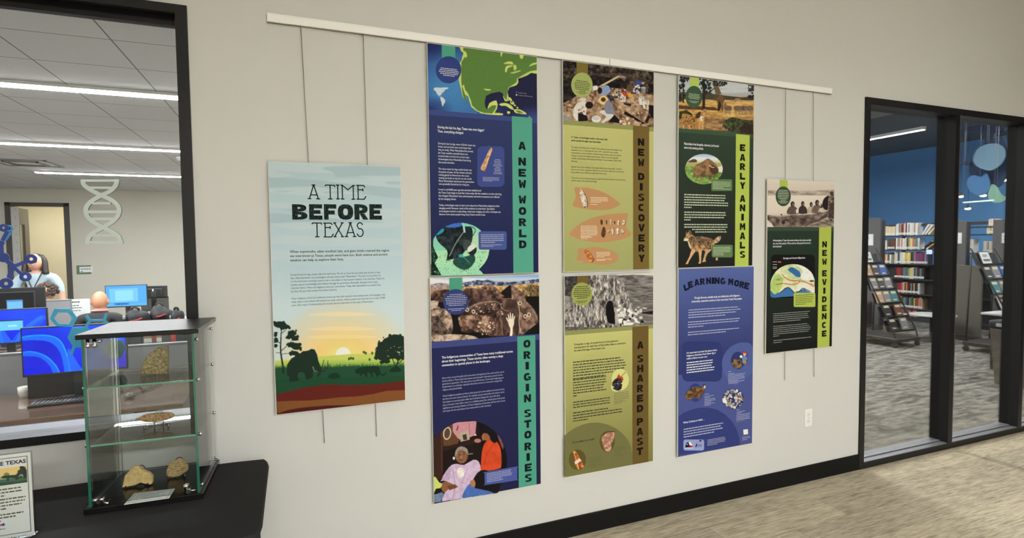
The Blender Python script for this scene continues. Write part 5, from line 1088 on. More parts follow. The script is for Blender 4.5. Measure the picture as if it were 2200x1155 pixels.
# ------------------------------------------------------------------ LEARNING MORE
p = Poster([(1457,577),(1618,572.5),(1457,979),(1617,953)], 'blue poster with arched heading LEARNING MORE and scattered small pictures')
p.rect('body_print', 0, 0, 1, .56, ((84,100,156),(46,52,104)), 0); p.rect('body_print', 0, .56, 1, 1, ((72,84,142),(74,82,136)), 0)
t = Text(p); G5 = lambda x, y: (1440+x/5.25, 560+y/5.25)
for ch, x, y, an in (('L',180,297,.38),('E',228,268,.30),('A',298,243,.20),('R',362,232,.12),('N',432,225,.05),('I',482,223,.02),('N',528,223,-.02),('G',592,228,-.06),('M',682,236,-.12),('O',748,252,-.18),('R',808,268,-.25),('E',862,282,-.30)):
    u, v = G5(x, y); t.block() if x == 682 else None; t.rot_letter(ch, u, v, 13.8, 11.4*(.5 if ch == 'I' else .92), an*.8)
t.done('arched_lettering', L_blue, 2)
t = Text(p); u, v = G5(232,424); t.para(['Through discovery, scientific study, and collaboration with Indigenous',"communities, researchers continue to learn more about Texas's first peoples."], 1485.5,642, 7.3, 1594, .02, center=True); t.done('intro_text', I_white, 2)
t = Text(p)
for x, y, x1, n, dv, sd, sh in ((205,560,820,4,5.4,1,(.96,1,.9,.68)),(200,697,810,3,5.3,2,(1,.99,.28)),(198,812,778,2,5.3,3,(1,.74))):
    u, v = G5(x, y); t.greek(u, v, 1440+x1/5.25, n, dv, seed=90+sd, h=.34, shape=sh)
t.done('body_text', I_pale, 2)
p.shape('advice_box', rrpts(1465,733,1551,819,13), (46,56,110), 1); p.shape('upper_disc', np.vstack([ellpts(1598,782,47,47,30,PI*.75,PI*1.62), [(1617,745),(1617,800),(1580,830)]]), (78,92,150), 1)
t = Text(p); t.para(['It is important to protect the places where','Indigenous Americans lived. Never dig or','collect artifacts on your own.'], 1475,759.5, 6.1, 1540, .02); t.done('advice_heading', I_white, 2)
t = Text(p); t.greek(1475,780,1535,5,5.3, seed=95, shape=(.95,.98,.94,1,1)); t.done('advice_text', I_white, 2)
p.shape('bone_disc', ellpts(1585,774,15,19), (44,54,104), 2); p.shape('armadillo_disc', ellpts(1494,843,15,20), (50,62,118), 2); p.shape('lower_disc', [(1440+x/5.25, 770+y/5.25) for x, y in [(92,650),(150,610),(240,572),(330,552),(430,552),(530,575),(620,630),(700,710),(750,800),(780,900),(784,970),(560,1012),(95,1090)]], (50,60,118), 1)
cv = Cv(1460,750,1606,885, (60,72,130), 23); cv.M(1440,560,5.25)
cv.ell(770,1130,86,60,(44,54,104)); cv.poly([(690,1150),(710,1115),(770,1105),(800,1140),(805,1190),(760,1215),(715,1200)], 0, 2, tex=[(40,30,24),(110,86,60),(160,130,96)], cell=7)
cv.poly([(810,1105),(815,1075),(840,1070),(862,1085),(868,1110),(855,1115),(855,1155),(818,1155)], (96,136,176), 2); cv.rect(822,1115,856,1158,(176,134,90)); cv.ell(838,1050,18,20,(226,180,130)); cv.poly([(818,1045),(822,1026),(845,1020),(860,1034),(860,1044)], (206,60,50)); cv.ell(797,1078,15,15,(232,232,228)); cv.line([(790,1095),(815,1085)], 8, (210,170,130))
cv.M(1440,770,5.25)
cv.poly([(162,425),(180,385),(240,330),(300,315),(350,330),(372,300),(395,288),(400,310),(385,350),(375,385),(335,430),(330,460),(310,440),(250,445),(210,470),(180,440)], 0, 2, tex=[(56,40,30),(104,72,44),(150,110,70)], cell=9); cv.ell(388,318,10,16,(200,204,206)); cv.line([(330,330),(385,290)], 8, (30,26,26))
cv.ell(710,450,118,105,(40,46,92))
for _ in range(120):
    a = cv.rs.uniform(0, 2*PI); r = math.sqrt(cv.rs.uniform(.05,1)); x, y = 708+112*r*math.cos(a), 452+102*r*math.sin(a); c = [(214,206,190),(150,146,150),(96,92,100),(190,176,150),(120,130,150),(228,224,214)][cv.rs.randint(6)]; R_ = cv.rs.uniform(7,17); cv.ell(x, y, R_, R_*.7, c, cv.rs.uniform(0,3), nz=.15)
cv.ell(612,478,28,22,(226,222,210),.4); cv.ell(738,440,24,18,(206,196,170)); cv.ell(660,512,26,24,(150,142,130)); cv.line([(780,430),(830,450)], 6, (180,90,60))
p.photo('excavator_picture', cv, 3, mask=[(1440+x/5.25, 560+y/5.25) for x, y in [(684,1155),(706,1108),(778,1100),(780,1075),(815,1040),(818,1018),(850,1014),(872,1040),(874,1112),(862,1160),(810,1165),(800,1200),(760,1222),(712,1206)]])
p.photo('bison_hide_picture', cv, 3, mask=[(1440+x/5.25, 770+y/5.25) for x, y in [(156,428),(176,380),(240,322),(300,308),(350,322),(380,284),(402,284),(404,315),(382,390),(338,432),(332,466),(300,448),(250,452),(208,476),(176,446)]])
p.photo('pebble_mosaic_picture', cv, 3, mask=ellpts(1575,856,23.5,22))
t = Text(p); G6 = lambda x, y: (1440+x/5.25, 770+y/5.25)
for x, y, x1, n, dv, sd in ((652,150,712,1,3,1),(652,175,775,1,3,2),(652,190,845,5,3.2,3),(655,270,835,2,3,4),(385,405,465,1,3,5),(385,430,490,2,3,6),(385,465,510,3,3.3,7),(385,515,510,2,2.8,8),(745,582,808,1,3,9),(748,605,842,2,3,10),(745,640,900,5,3.5,11),(750,712,893,1,3,12),(810,890,900,3,2.9,13),(418,920,622,5,2.9,14)):
    u, v = G6(x, y); t.greek(u, v, 1440+x1/5.25, n, dv, seed=100+sd, h=.34)
t.done('picture_captions', I_pale, 3)
t = Text(p); u, v = G6(146,730); t.para(['History Continues to Unfold . . .'], u, v, 6.6, u+46, .02); t.done('closing_heading', I_white, 3)
t = Text(p); u, v = G6(150,803); t.greek(u, v, 1440+612/5.25, 4, 5.5, seed=120, shape=(1,.93,.97,.77)); t.done('closing_text', I_pale, 3)
p.shape('logo_plate', rrpts(1468,943.5,1512.5,967,4.5), (146,158,204), 3)
lg = []; Lg = lambda pts: [W(*G6(x, y)) for x, y in pts]
lg.append((Lg([(165,1000),(172,975),(180,950),(195,940),(210,945),(212,1000)]), (24,30,50))); lg.append((Lg([(205,945),(225,935),(240,960),(250,990),(215,970)]), (236,236,240))); lg.append((Lg([(212,970),(252,985),(252,1000),(212,1000)]), (150,30,40))); lg.append((Lg([(165,1004),(255,1000),(255,1008),(165,1012)]), (230,232,240)))
st = lambda cx, cy, r: [(cx+(r if k % 2 == 0 else r*.4)*math.sin(k*PI/5), cy-(r if k % 2 == 0 else r*.4)*math.cos(k*PI/5)) for k in range(10)]
lg2 = [(Lg(st(190,965,9)), (236,236,240)), (Lg(st(338,925,20)), (30,34,84))]; lg.append((Lg([(278,995),(292,960),(306,957),(296,995)]), (40,44,90))); lg.append((Lg([(280,945),(318,932),(322,944),(286,955)]), (190,120,150))); lg.append((Lg([(304,968),(356,962),(356,992),(304,995)]), (120,130,170)))
p.flat('logo_marks', lg, 4); p.flat('logo_stars', lg2, 5); p.shape('blank_code_label', [G6(822,800),G6(874,794),G6(876,850),G6(826,857)], (228,228,226), 3)
# ------------------------------------------------------------------ NEW EVIDENCE
p = standard([(1648,390),(1792,386),(1647,758),(1788,744)], 'narrow dark green poster with a canoe photograph and migration map, NEW EVIDENCE', ((40,56,44),(24,25,24)), (58,74,58), (170,184,80), (172,188,84), (56,78,58), (1682.5,421.5,16.3,21.3), ((1675,388),(1692,388)), ((1648,488),(1790,487),(1648,496),(1790,495)), ((1758,600),(1784,600)), (1770,487.5))
cv = Cv(1640,380,1800,494, (214,202,186), 31); cv.M(1630,370,5.5)
cv.grad([(80,(216,206,192)),(215,(208,196,182)),(270,(222,212,198)),(480,(214,202,188)),(650,(120,106,96))]); cv.poly([(100,215),(250,208),(500,220),(700,215),(895,205),(895,275),(400,270),(100,272)], 0, tex=[(130,116,106),(170,156,144),(196,184,170)], cell=(20,5))
cv.poly([(500,640),(700,560),(890,555),(890,648),(500,650)], 0, tex=[(96,82,74),(140,126,114),(176,162,148)], cell=(24,8)); cv.poly([(100,505),(240,515),(380,500),(620,490),(760,470),(815,452),(815,520),(700,575),(560,610),(490,640),(180,645),(150,600),(100,560)], 0, tex=[(62,50,46),(112,96,88),(150,134,124)], cell=(22,14)); cv.line([(380,500),(620,492),(812,455)], 7, (196,182,168), sm=3); cv.line([(120,515),(260,520),(380,505)], 7, (176,162,150), sm=3); cv.poly([(100,560),(150,600),(180,648),(100,648)], (216,206,192)); cv.poly([(560,610),(700,560),(815,470),(815,530),(640,600),(540,640)], (54,44,42), a=.6)
def seated(x, y, w, h, c):
    cv.poly([(x-w,y),(x-w*.8,y-h*.45),(x-w*.3,y-h*.62),(x+w*.4,y-h*.6),(x+w*.9,y-h*.35),(x+w,y)], c, 2, nz=.25, cell=8); cv.ell(x, y-h*.78, w*.36, h*.22, (50,40,38)); cv.ell(x+w*.12, y-h*.74, w*.2, h*.13, (120,98,86))
seated(400,492,66,150,(92,78,72)); seated(520,485,54,145,(60,50,48)); seated(620,480,48,130,(176,160,148)); seated(690,480,64,155,(110,94,86)); seated(745,468,40,80,(196,182,168))
cv.poly([(440,440),(470,430),(470,480),(440,485)], (226,216,206)); cv.poly([(750,400),(765,320),(800,285),(830,280),(840,400),(800,450)], (40,32,32), 2, nz=.2); cv.poly([(820,350),(830,270),(860,240),(890,270),(890,545),(820,545)], 0, 2, tex=[(52,42,40),(110,94,86),(170,154,142)], cell=8); cv.ell(862,248,22,22,(70,56,52)); cv.poly([(830,380),(890,360),(890,540),(822,540)], (56,46,44), a=.75); cv.line([(730,375),(770,400)], 10, (60,50,46)); cv.ell(268,500,10,9,(60,50,46)); cv.ell(290,590,22,26,(52,42,40))
p.photo('canoe_photograph', cv, 1, ab=(0,0,1,p.pb))
t = Text(p); t.greek(1670,409,1695,6,3.55, center=True, seed=131, shape=(.8,.95,1,1,.95,.8)); t.greek(1672,430,1693,3,3, center=True, seed=132, shape=(.6,1,.7)); t.done('caption_text', I_pgreen, 4)
t = Text(p); t.para(['Archeologists in Texas discovered evidence that sheds new light','on a very old question: When and how did people first arrive in','the Americas?'], 1660.5,518, 6.5, 1742.5, .016); t.done('intro_text', I_white, 2)
p.shape('map_panel', rrpts(1656,546.5,1751,640,10), (20,20,20), 1)
t = Text(p); t.para(['Beringia and Ancient Migrations'], 1682.5,556.2, 6.2, 1729.5, .018); t.done('map_heading', I_white, 2)
t = Text(p); t.greek(1660,563,1669,1,3, seed=133, last=1); t.greek(1660,568.5,1670,1,3, seed=134, last=1); t.greek(1660,574,1669,2,2.8, seed=135, last=1); t.done('map_key_text', I_pgreen, 2); p.shape('map_key_swatch', [(1671,561),(1678,561),(1678,564),(1671,564)], (196,84,76), 2)
cv = Cv(1650,562,1756,642, (60,110,160), 33); cv.M(1630,560,3.12)
cv.rect(70,15,385,255,0,tex=[(176,196,140),(206,214,168),(226,222,190)],cell=18); cv.poly([(195,60),(220,42),(250,55),(275,75),(280,105),(255,108),(225,85)], (52,104,160), 3); cv.poly([(240,15),(330,40),(378,95),(378,120),(300,130),(280,100),(300,70)], (232,232,224), 3, nz=.06); cv.poly([(78,200),(140,215),(170,185),(195,180),(230,200),(240,215),(270,190),(300,180),(340,200),(378,210),(378,255),(80,255)], (62,112,168), 2); cv.poly([(255,175),(290,150),(330,155),(378,185),(378,215),(330,205),(300,188),(260,205)], (226,224,206), 3); cv.poly([(80,190),(90,130),(130,90),(160,120),(150,180),(110,225)], (170,196,110), 3, nz=.12); cv.ell(130,125,16,8,(130,160,80)); cv.ell(355,135,16,6,(70,90,60))
cv.line([(155,90),(180,115),(220,132),(270,134),(320,145),(370,175)], 4.5, (206,60,44), sm=4); cv.line([(115,160),(160,152),(220,158),(262,150),(275,136)], 4.5, (206,60,44), sm=4); cv.line([(370,165),(345,150)], 4, (206,60,44)); cv.line([(140,215),(170,192),(195,178),(215,190),(240,214),(270,205),(295,184),(325,196),(345,206)], 5, (34,42,84), sm=4)
p.photo('migration_map', cv, 2, mask=[(1655,635)]+[tuple(q) for q in ellpts(1704,613,49,46,40,PI*1.02,PI*1.84)]+[(1750,600),(1750,630),(1745,634),(1700,636),(1662,639),(1657,638)])
p.shape('caption_box', rrpts(1705,628.5,1751.5,659,3), (172,188,84), 3); t = Text(p); t.greek(1709,635,1748,6,3.9, seed=136, h=.3); t.done('caption_box_text', I_dark, 4)
t = Text(p); K8 = lambda x, y: (1630+x/3.12, 560+y/3.12)
for x, y, x1, n, dv, sd, sh in ((97,358,350,5,4.35,1,(1,.96,.95,.97,.77)),(97,442,350,6,4.2,2,(.93,.95,1,.99,1,.16)),(99,537,354,2,4.4,3,(1,.22))): u, v = K8(x, y); t.greek(u, v, 1630+x1/3.12, n, dv, seed=140+sd, h=.32, shape=sh)
t.done('body_text', inkmat('dim_grey_ink', (150,152,146)), 2)
strip_letters(p, 'NEWEVIDENCE', (1771.3,1770.4), (524.5,543,561.8,586.6,605.5,624,642.4,661.3,679,697.8,716), 13, 9.8, L_lime)
# ------------------------------------------------------------------ table sign in a clear holder
YF_WALL = YF; YF = -.489
sg_px = [tuple(proj((x, YF, z))) for x, z in ((-.129,1.030),(.0835,1.030),(-.129,.7505),(.0835,.7505))]
p = Poster(sg_px, 'printed title sign with sunset picture in a clear upright holder on the black table', 'table_sign', None, M_paper, TZ+.0004)
Q = lambda x, z: tuple(proj((x, YF, z)))
def rect_m(x0, z0, x1, z1, c): return ([(x0,z0),(x1,z0),(x1,z1),(x0,z1)], c)
x0, x1, zt, zb_ = -.121, .0775, 1.0215, .7585; w = .0018
p.flat('border_print', [rect_m(x0,zt-w,x1,zt,(40,44,56)), rect_m(x0,zb_,x1,zb_+w,(40,44,56)), rect_m(x0,zb_+w,x0+w,zt-w,(40,44,56)), rect_m(x1-w,zb_+w,x1,zt-w,(40,44,56))], 1)
t = Text(p); u, v = Q(-.113,.9985); u1, _ = Q(.0745,.9985); t.para(['A TIME BEFORE TEXAS'], u, v, 11.6, u1, .03, 1.0); t.done('title_print', inkmat('navy_ink', (36,40,70)), 2)
a, c = Q(-.113,.989), Q(.0735,.931); cv = Cv(a[0]-4, min(a[1],c[1])-30, c[0]+6, max(a[1],c[1])+40, (240,206,140), 41)
sx = lambda x, z: Q(x, z)
PX = lambda pts: [sx(x, z) for x, z in pts]
cv.rect(a[0]-10, a[1]-60, c[0]+10, c[1]+60, (238,210,150)); cv.poly(PX([(-.12,.962),(.08,.962),(.08,.992),(-.12,.992)]), (244,204,128)); cv.poly(PX([(-.12,.955),(.08,.955),(.08,.97),(-.12,.97)]), (226,206,150)); cv.poly(PX([(-.12,.957),(0,.960),(.08,.958),(.08,.92),(-.12,.92)]), (150,170,120)); cv.poly(PX([(-.12,.951),(.08,.95),(.08,.92),(-.12,.92)]), (62,104,84)); cv.poly(PX([(-.12,.937),(0,.94),(.08,.936),(.08,.92),(-.12,.92)]), (42,80,62))
dk_ = (40,58,48)
for x, z, r in ((.064,.977,.010),(.056,.968,.009),(.068,.966,.011),(.060,.984,.006),(.050,.960,.006),(.071,.956,.008)): cv.ell(*sx(x, z), r*650, r*600, dk_)
cv.line(PX([(.066,.962),(.068,.945)]), 5, dk_); cv.ell(*sx(.02,.966), 6, 4, (110,140,100))
cv.poly(PX([(.004,.958),(.010,.963),(.030,.962),(.046,.961),(.052,.952),(.060,.956),(.062,.950),(.050,.946),(.046,.942),(.043,.942),(.043,.950),(.026,.952),(.024,.942),(.020,.942),(.020,.952),(.010,.954)]), dk_)
cv.poly(PX([(-.108,.944),(-.108,.965),(-.094,.976),(-.080,.977),(-.070,.972),(-.066,.955),(-.060,.948),(-.064,.946),(-.072,.952),(-.076,.942),(-.082,.942),(-.084,.952),(-.096,.952),(-.098,.942),(-.104,.942)]), dk_)
cv.ell(*sx(-.03,.958), 10, 9, (250,244,214)); cv.poly(PX([(-.05,.951),(-.01,.951),(-.01,.955),(-.05,.955)]), (150,170,120))
p.photo('sunset_picture', cv, 1, mask=[Q(-.113,.988),Q(.0740,.988),Q(.0740,.930),Q(-.113,.930)], step=.0016)
t = Text(p)
for zz, n, xe in ((.914,3,.069),(.880,4,.069),(.828,1,.071),(.818,2,.045)):
    u, v = Q(-.112, zz); u1, _ = Q(xe, zz); t.greek(u, v, u1, n, 7.0, h=.42, seed=int(zz*1000), last=.72 if n > 1 else 1)
t.done('body_print', I_grey, 2)
st_ = lambda cx, cz, r: [(cx+(r if k % 2 == 0 else r*.38)*math.sin(k*PI/5+.2), cz+(r if k % 2 == 0 else r*.38)*math.cos(k*PI/5+.2)) for k in range(10)]
p.flat('logo_star', [(st_(.004,.797,.0075), (40,60,150))], 3); p.flat('logo_swoosh', [([(-.018,.789),(.002,.795),(.001,.800),(-.018,.796)], (206,90,90)), ([(-.060,.786),(-.030,.786),(-.030,.802),(-.060,.802)], (90,100,140))], 2)
t = Text(p); u, v = Q(-.062,.781); u1, _ = Q(.012,.781); t.greek(u, v, u1, 2, 4, seed=9); t.done('logo_print', I_slate, 2)
h = MB(); h.rbox(-.1345,YF+.0012,TZ+.001, .0895,YF+.0042,1.036, .001, 1); obj('holder_back', h, M_acr, p.root)
h = MB(); h.rbox(-.1345,YF-.010,TZ+.0004, .0895,YF+.060,TZ+.0034, .001, 1); obj('holder_foot', h, M_acr, p.root)
h = MB(); h.box(-.1345,YF-.0036,TZ+.004, .0895,YF-.0024,1.036); obj('holder_front', h, glass('clear_acrylic_sheet', (.985,.985,.985), .6), p.root)
YF = YF_WALL
# ================================================================== computer lab contents
M_wood = mat('brown_wood_laminate', (104,82,68), .14, var=.16, scale=14, stretch=(.6,12,12), spec=.6, coat=.9)
M_wood.node_tree.nodes['Principled BSDF'].inputs['Coat IOR'].default_value = 1.8
M_woode = mat('wood_edge_band', (120,88,66), .45, var=.1, scale=20, stretch=(1,10,10))
M_fab = mat('grey_partition_fabric', (134,134,136), .95, var=.10, scale=300, bump=.1)
M_plas = mat('black_plastic', (30,30,32), .45, var=.08)
M_dplas = mat('charcoal_plastic', (52,52,55), .5, var=.08)
M_wplas = mat('white_plastic', (224,220,210), .4, var=.02)
M_keys = mat('dark_grey_keycaps', (60,60,64), .5, var=.1)
M_scr = vcol_mat('lit_screen', .2, 1.15)

def screen(name, cv, x0, z0, x1, z1, y, M, parent, n=110):
    """a lit display: colour cells on a grid in the monitor's own plane; cv covers (0,0)-(160,90)"""
    nz = int(n*(z1-z0)/(x1-x0)); X, Z = np.meshgrid(np.linspace(0,1,n+1), np.linspace(0,1,nz+1))
    uv = np.stack([X.ravel()*160, Z.ravel()*90], -1)
    vs = [M @ Vector((x0+(x1-x0)*a/160, y, z1+(z0-z1)*b_/90)) for a, b_ in uv]
    fs = [(j*(n+1)+i, j*(n+1)+i+1, (j+1)*(n+1)+i+1, (j+1)*(n+1)+i) for j in range(nz) for i in range(n)]
    mb = MB(); mb.v = [tuple(v) for v in vs]; mb.f = fs; mb.m = [0]*len(fs); mb.sm = [False]*len(fs)
    me = bpy.data.meshes.new(name); me.from_pydata(mb.v, [], mb.f); me.materials.append(M_scr); set_col(me, lin(np.clip(cv.sample(uv), 0, 255)))
    o = bpy.data.objects.new(name, me); COL.objects.link(o); o.parent = parent; return o
def swirl(seed=1):
    c = Cv(0,0,160,90,(10,40,226),seed); c.grad([(0,(8,70,250)),(90,(0,20,232))])
    c.glow(30,40,70,60,(0,10,200),1,.8); c.glow(110,20,70,60,(20,90,255),1,.6)
    def petal(pts, c0, rim):
        c.poly(smooth_pts(pts, 6), c0, a=.85); c.line(pts[:len(pts)//2+1], 1.6, rim, sm=6, a=.9)
    petal([(-5,16),(20,13),(44,17),(58,30),(66,58),(70,95),(62,95),(56,52),(40,28),(10,22),(-5,22)], (0,120,255), (40,190,255))
    petal([(-5,46),(14,45),(34,56),(48,76),(54,95),(45,95),(38,74),(22,56),(-5,52)], (0,110,255), (30,180,255))
    c.poly(smooth_pts([(66,60),(72,95),(96,95),(120,60),(150,30),(150,18),(112,52),(92,86),(80,70),(70,44)], 4), (30,120,255), a=.75)
    for k in range(5): c.line([(84+k*7,95),(100+k*7,70),(124+k*6,42),(150+k*3,22)], 1.8, (20+k*6,150-k*8,255), sm=5, a=.8)
    c.poly([(112,95),(165,60),(165,95)], (50,30,190), a=.8); c.poly([(118,66),(165,34),(165,56),(130,80)], (40,60,230), a=.7)
    return c
def monitor(label, x, y, zb, zt, w, rz, cv, desk_z=.742, group='lab monitors', on=True):
    """screen faces -y before turning"""
    t = thing('computer_monitor', label, 'monitor', (x,y,desk_z), rz, group); h = zt-zb; z0 = zb-desk_z; I4 = Matrix.Identity(4)
    b = MB(); b.rbox(-w/2,-.012,z0, w/2,.016,z0+h, .004, 2); b.rbox(-w*.32,.014,z0+h*.15, w*.32,.04,z0+h*.8, .01, 2); obj('housing', b, M_plas, t, world=False)
    if on: screen('screen', cv, -w/2+.008, z0+.014, w/2-.008, z0+h-.008, -.0128, I4, t)
    b = MB(); b.rbox(-.03,.04,.012, .03,.062,z0+h*.5, .004, 2); b.rbox(-.03,.03,z0+h*.4, .03,.05,z0+h*.6, .004, 1); obj('stand_neck', b, M_dplas, t, world=False)
    obj('stand_foot', MB().rbox(-.12,-.06,0, .12,.12,.014, .005, 2), M_dplas, t, world=False)
    return t
def desk(label, x0, x1, y0, y1, z, mtop=M_wood):
    t = thing('computer_desk', label, 'desk', ((x0+x1)/2,(y0+y1)/2,0), 0, 'lab desks')
    obj('desk_top', MB().rbox(x0,y0,z-.028, x1,y1,z, .003, 1), mtop, t); obj('edge_band', MB().rbox(x0-.002,y0-.002,z-.027, x1+.002,y0,z-.003, .0005, 1), M_woode, t)
    n = max(2, int((x1-x0)/1.4)+1)
    for k in range(n):
        x = x0+.25+(x1-x0-.5)*k/(n-1); b = MB(); b.box(x-.03,(y0+y1)/2-.03,.03, x+.03,(y0+y1)/2+.03,z-.03); b.rbox(x-.035,y0+.06,0, x+.035,y1-.06,.035, .006, 1); b.box(x-.03,y0+.08,z-.06, x+.03,y1-.08,z-.028); obj('leg', b, M_black, t)
    return t
def panel(label, x0, x1, y, z1, name='desk_partition', th=.04):
    t = thing(name, label, 'partition', ((x0+x1)/2,y,0), 0, 'grey desk partitions')
    obj('fabric_panel', MB().rbox(x0,y-th/2,.06, x1,y+th/2,z1-.012, .006, 2), M_fab, t); obj('top_rail', MB().rbox(x0,y-th/2-.002,z1-.014, x1,y+th/2+.002,z1, .003, 1), mat('grey_rail', (120,120,122), .5), t)
    for x in (x0+.08, x1-.08): obj('foot', MB().rbox(x-.02,y-.15,0, x+.02,y+.15,.06, .006, 1), M_dplas, t)
    return t

DZ_ = .742
desk('wood-topped computer desk right behind the lab window', -2.6, .262, 1.15, 1.86, DZ_)
panel('grey fabric partition behind the desk at the lab window', -2.6, .40, 1.93, 1.015)
m1 = monitor('nearest monitor with a bright blue petal wallpaper, behind the glass case', -.383, 1.51, .92, 1.232, .55, math.radians(3), swirl(1))
# small black computer under the screen
t = thing('desktop_computer', 'small black computer box standing under the nearest blue monitor', 'computer', (-.55,1.72,DZ_))
b = MB(); b.rbox(-.700,1.66,DZ_, -.425,1.80,DZ_+.18, .004, 2); obj('case', b, M_plas, t)
b = MB(); b.rbox(-.425,1.662,DZ_+.004, -.398,1.798,DZ_+.176, .003, 1); obj('side_cover', b, mat('silver_grey_plastic', (176,176,180), .4), t)
obj('port', MB().rbox(-.42,1.655,DZ_+.07, -.403,1.664,DZ_+.12, .002, 1), M_plas, t)
c = P(48,845,y=1.76); t = tag(obj('cup', MB().lathe([(.024,DZ_),(.031,DZ_+.03),(.033,DZ_+.07),(.029,DZ_+.07),(.026,DZ_+.01)], (-.748,1.74,0), 18), M_wplas), 'cream cup at the side of the small black computer', 'cup')
# keyboard and mouse
t = thing('keyboard', 'black computer keyboard lying on the desk at the lab window', 'keyboard', (-.392,1.485,DZ_), math.radians(4))
obj('keyboard_body', MB().rbox(-.225,-.075,0, .225,.085,.016, .005, 2), M_plas, t, world=False)
b = MB()
for r in range(6):
    x = -.215
    for k in range(19):
        w = .0205 if not (r == 5 and 4 <= k <= 8) else .0215
        if k not in (15,): b.rbox(x,-.068+(5-r)*.0245,.015, x+.0185,-.049+(5-r)*.0245,.0215, .0015, 1)
        x += .0227
obj('keycaps', b, M_keys, t, world=False)
mo = P(279,850,z=.755); tm = thing('computer_mouse', 'black mouse at the end of the keyboard, seen through the case', 'mouse', (mo[0],mo[1],DZ_), .2)
obj('mouse_shell', MB().ell((0,0,.012), (.032,.055,.022), fn=lambda d: 1 if d.z > -.3 else .72), M_plas, tm, world=False); obj('scroll_wheel', MB().lathe([(.007,-.003),(.007,.003)], (0,-.028,.032), 10, 0, 'x'), M_keys, tm, world=False)
cb = [(-.40,1.80,DZ_+.13),(-.36,1.78,DZ_+.15),(-.30,1.76,DZ_+.06),(-.24,1.70,DZ_+.008),(-.17,1.62,DZ_+.006),(-.20,1.70,DZ_+.03),(-.12,1.74,DZ_+.01),(-.07,1.66,DZ_+.006),(-.04,1.56,DZ_+.006),(0,1.62,DZ_+.008),(.03,1.78,DZ_+.01)]
tag(obj('computer_cable', MB().tube(smooth_pts(cb, 6, False), .0032, 6), M_plas), 'black cable looping from the computer across the desk', 'cable', 'cables on the window desk')
cb = [(-.40,1.78,DZ_+.10),(-.34,1.80,DZ_+.11),(-.27,1.74,DZ_+.10),(-.22,1.80,DZ_+.04),(-.10,1.80,DZ_+.006),(-.02,1.70,DZ_+.006),(mo[0]+.03,1.55,DZ_+.006),(mo[0],mo[1]+.056,DZ_+.012)]
tag(obj('mouse_cable', MB().tube(smooth_pts(cb, 6, False), .0022, 6), M_plas), 'thin black mouse cable reaching back to the computer', 'cable', 'cables on the window desk')

# decals on the inside of the lab window
DY = .0585
def dec(u, v): q = P(u, v, y=DY+.004); return q[0], q[2]
fnY = lambda p, q, d: (p, d, q)
def bar(b, a, c, w, y0, y1, ms=0):
    a, c = np.array(a), np.array(c); d = c-a; d = d/np.linalg.norm(d); n = np.array([-d[1], d[0]])*w/2
    k0 = len(b.m); b.prism([a+n, c+n, c-n, a-n], fnY, y0, y1)
    for i in range(k0+2, len(b.m)): b.m[i] = ms
def ringpl(b, c, r, ri, y0, y1, n=32):
    for k in range(n):
        a0, a1 = 2*PI*k/n, 2*PI*(k+1)/n; P4 = [(c[0]+R_*math.cos(a), c[1]+R_*math.sin(a)) for R_, a in ((r,a0),(r,a1),(ri,a1),(ri,a0))]
        b.prism(P4, fnY, y0, y1)
# white helix
b = MB(); K = lambda x, y: dec(x/5.238, 340+y/5.238)
SA = [(937,236),(950,300),(1035,362),(1146,418),(1262,472),(1335,545),(1335,630),(1275,705),(1165,775),(1052,838),(1000,895),(990,962)]
SB = [(1318,236),(1306,300),(1250,362),(1146,418),(1036,480),(975,550),(978,635),(1040,705),(1165,775),(1285,838),(1342,890),(1358,960)]
y0, y1 = DY, DY+.004
for y0, y1, S_ in ((DY,DY+.009,SA),(DY+.0001,DY+.0093,SB)):
    q = smooth_pts(S_, 5, False); pts = np.array([K(*p_) for p_ in q])
    tn = np.gradient(pts, axis=0); nn = np.stack([-tn[:,1], tn[:,0]], -1); nn /= np.linalg.norm(nn, axis=1, keepdims=True)
    L_, R_ = pts+nn*.0086, pts-nn*.0086; n = len(pts)
    vs = [(x, y, z) for y in (y0, y1) for side in (L_, R_) for x, z in side]; fs = []
    for i in range(n-1): fs += [(i,i+1,n+i+1,n+i), (2*n+i,3*n+i,3*n+i+1,2*n+i+1), (i,2*n+i,2*n+i+1,i+1), (n+i,n+i+1,3*n+i+1,3*n+i)]
    fs += [(0,n,3*n,2*n), (n-1,3*n-1,4*n-1,2*n-1)]; k0 = len(b.m); b.add(vs, fs)
    for i in range(n-1):
        for j in (2, 3): b.m[k0+4*i+j] = 1
    b.m[-1] = b.m[-2] = 1
for xa, xb, y, w in ((912,1344,252,34),(1000,1290,332,34),(1040,1250,507,34),(965,1345,603,42),(1020,1290,682,40),(1045,1310,866,36),(972,1388,945,36)): bar(b, K(xa,y), K(xb,y), w/5.238*.0016, DY+.0002, DY+.0087, 1)
tag(obj('helix_cutout', b, [mat('pale_grey_foam_board', (222,228,220), .6, var=.02), mat('shaded_foam_edge', (52,56,54), .8)]), 'pale grey DNA helix cutout stuck on the lab window glass', 'window decal', 'science cutouts on the lab window')  # dark sides put the edge shadow of the pale board into the colour
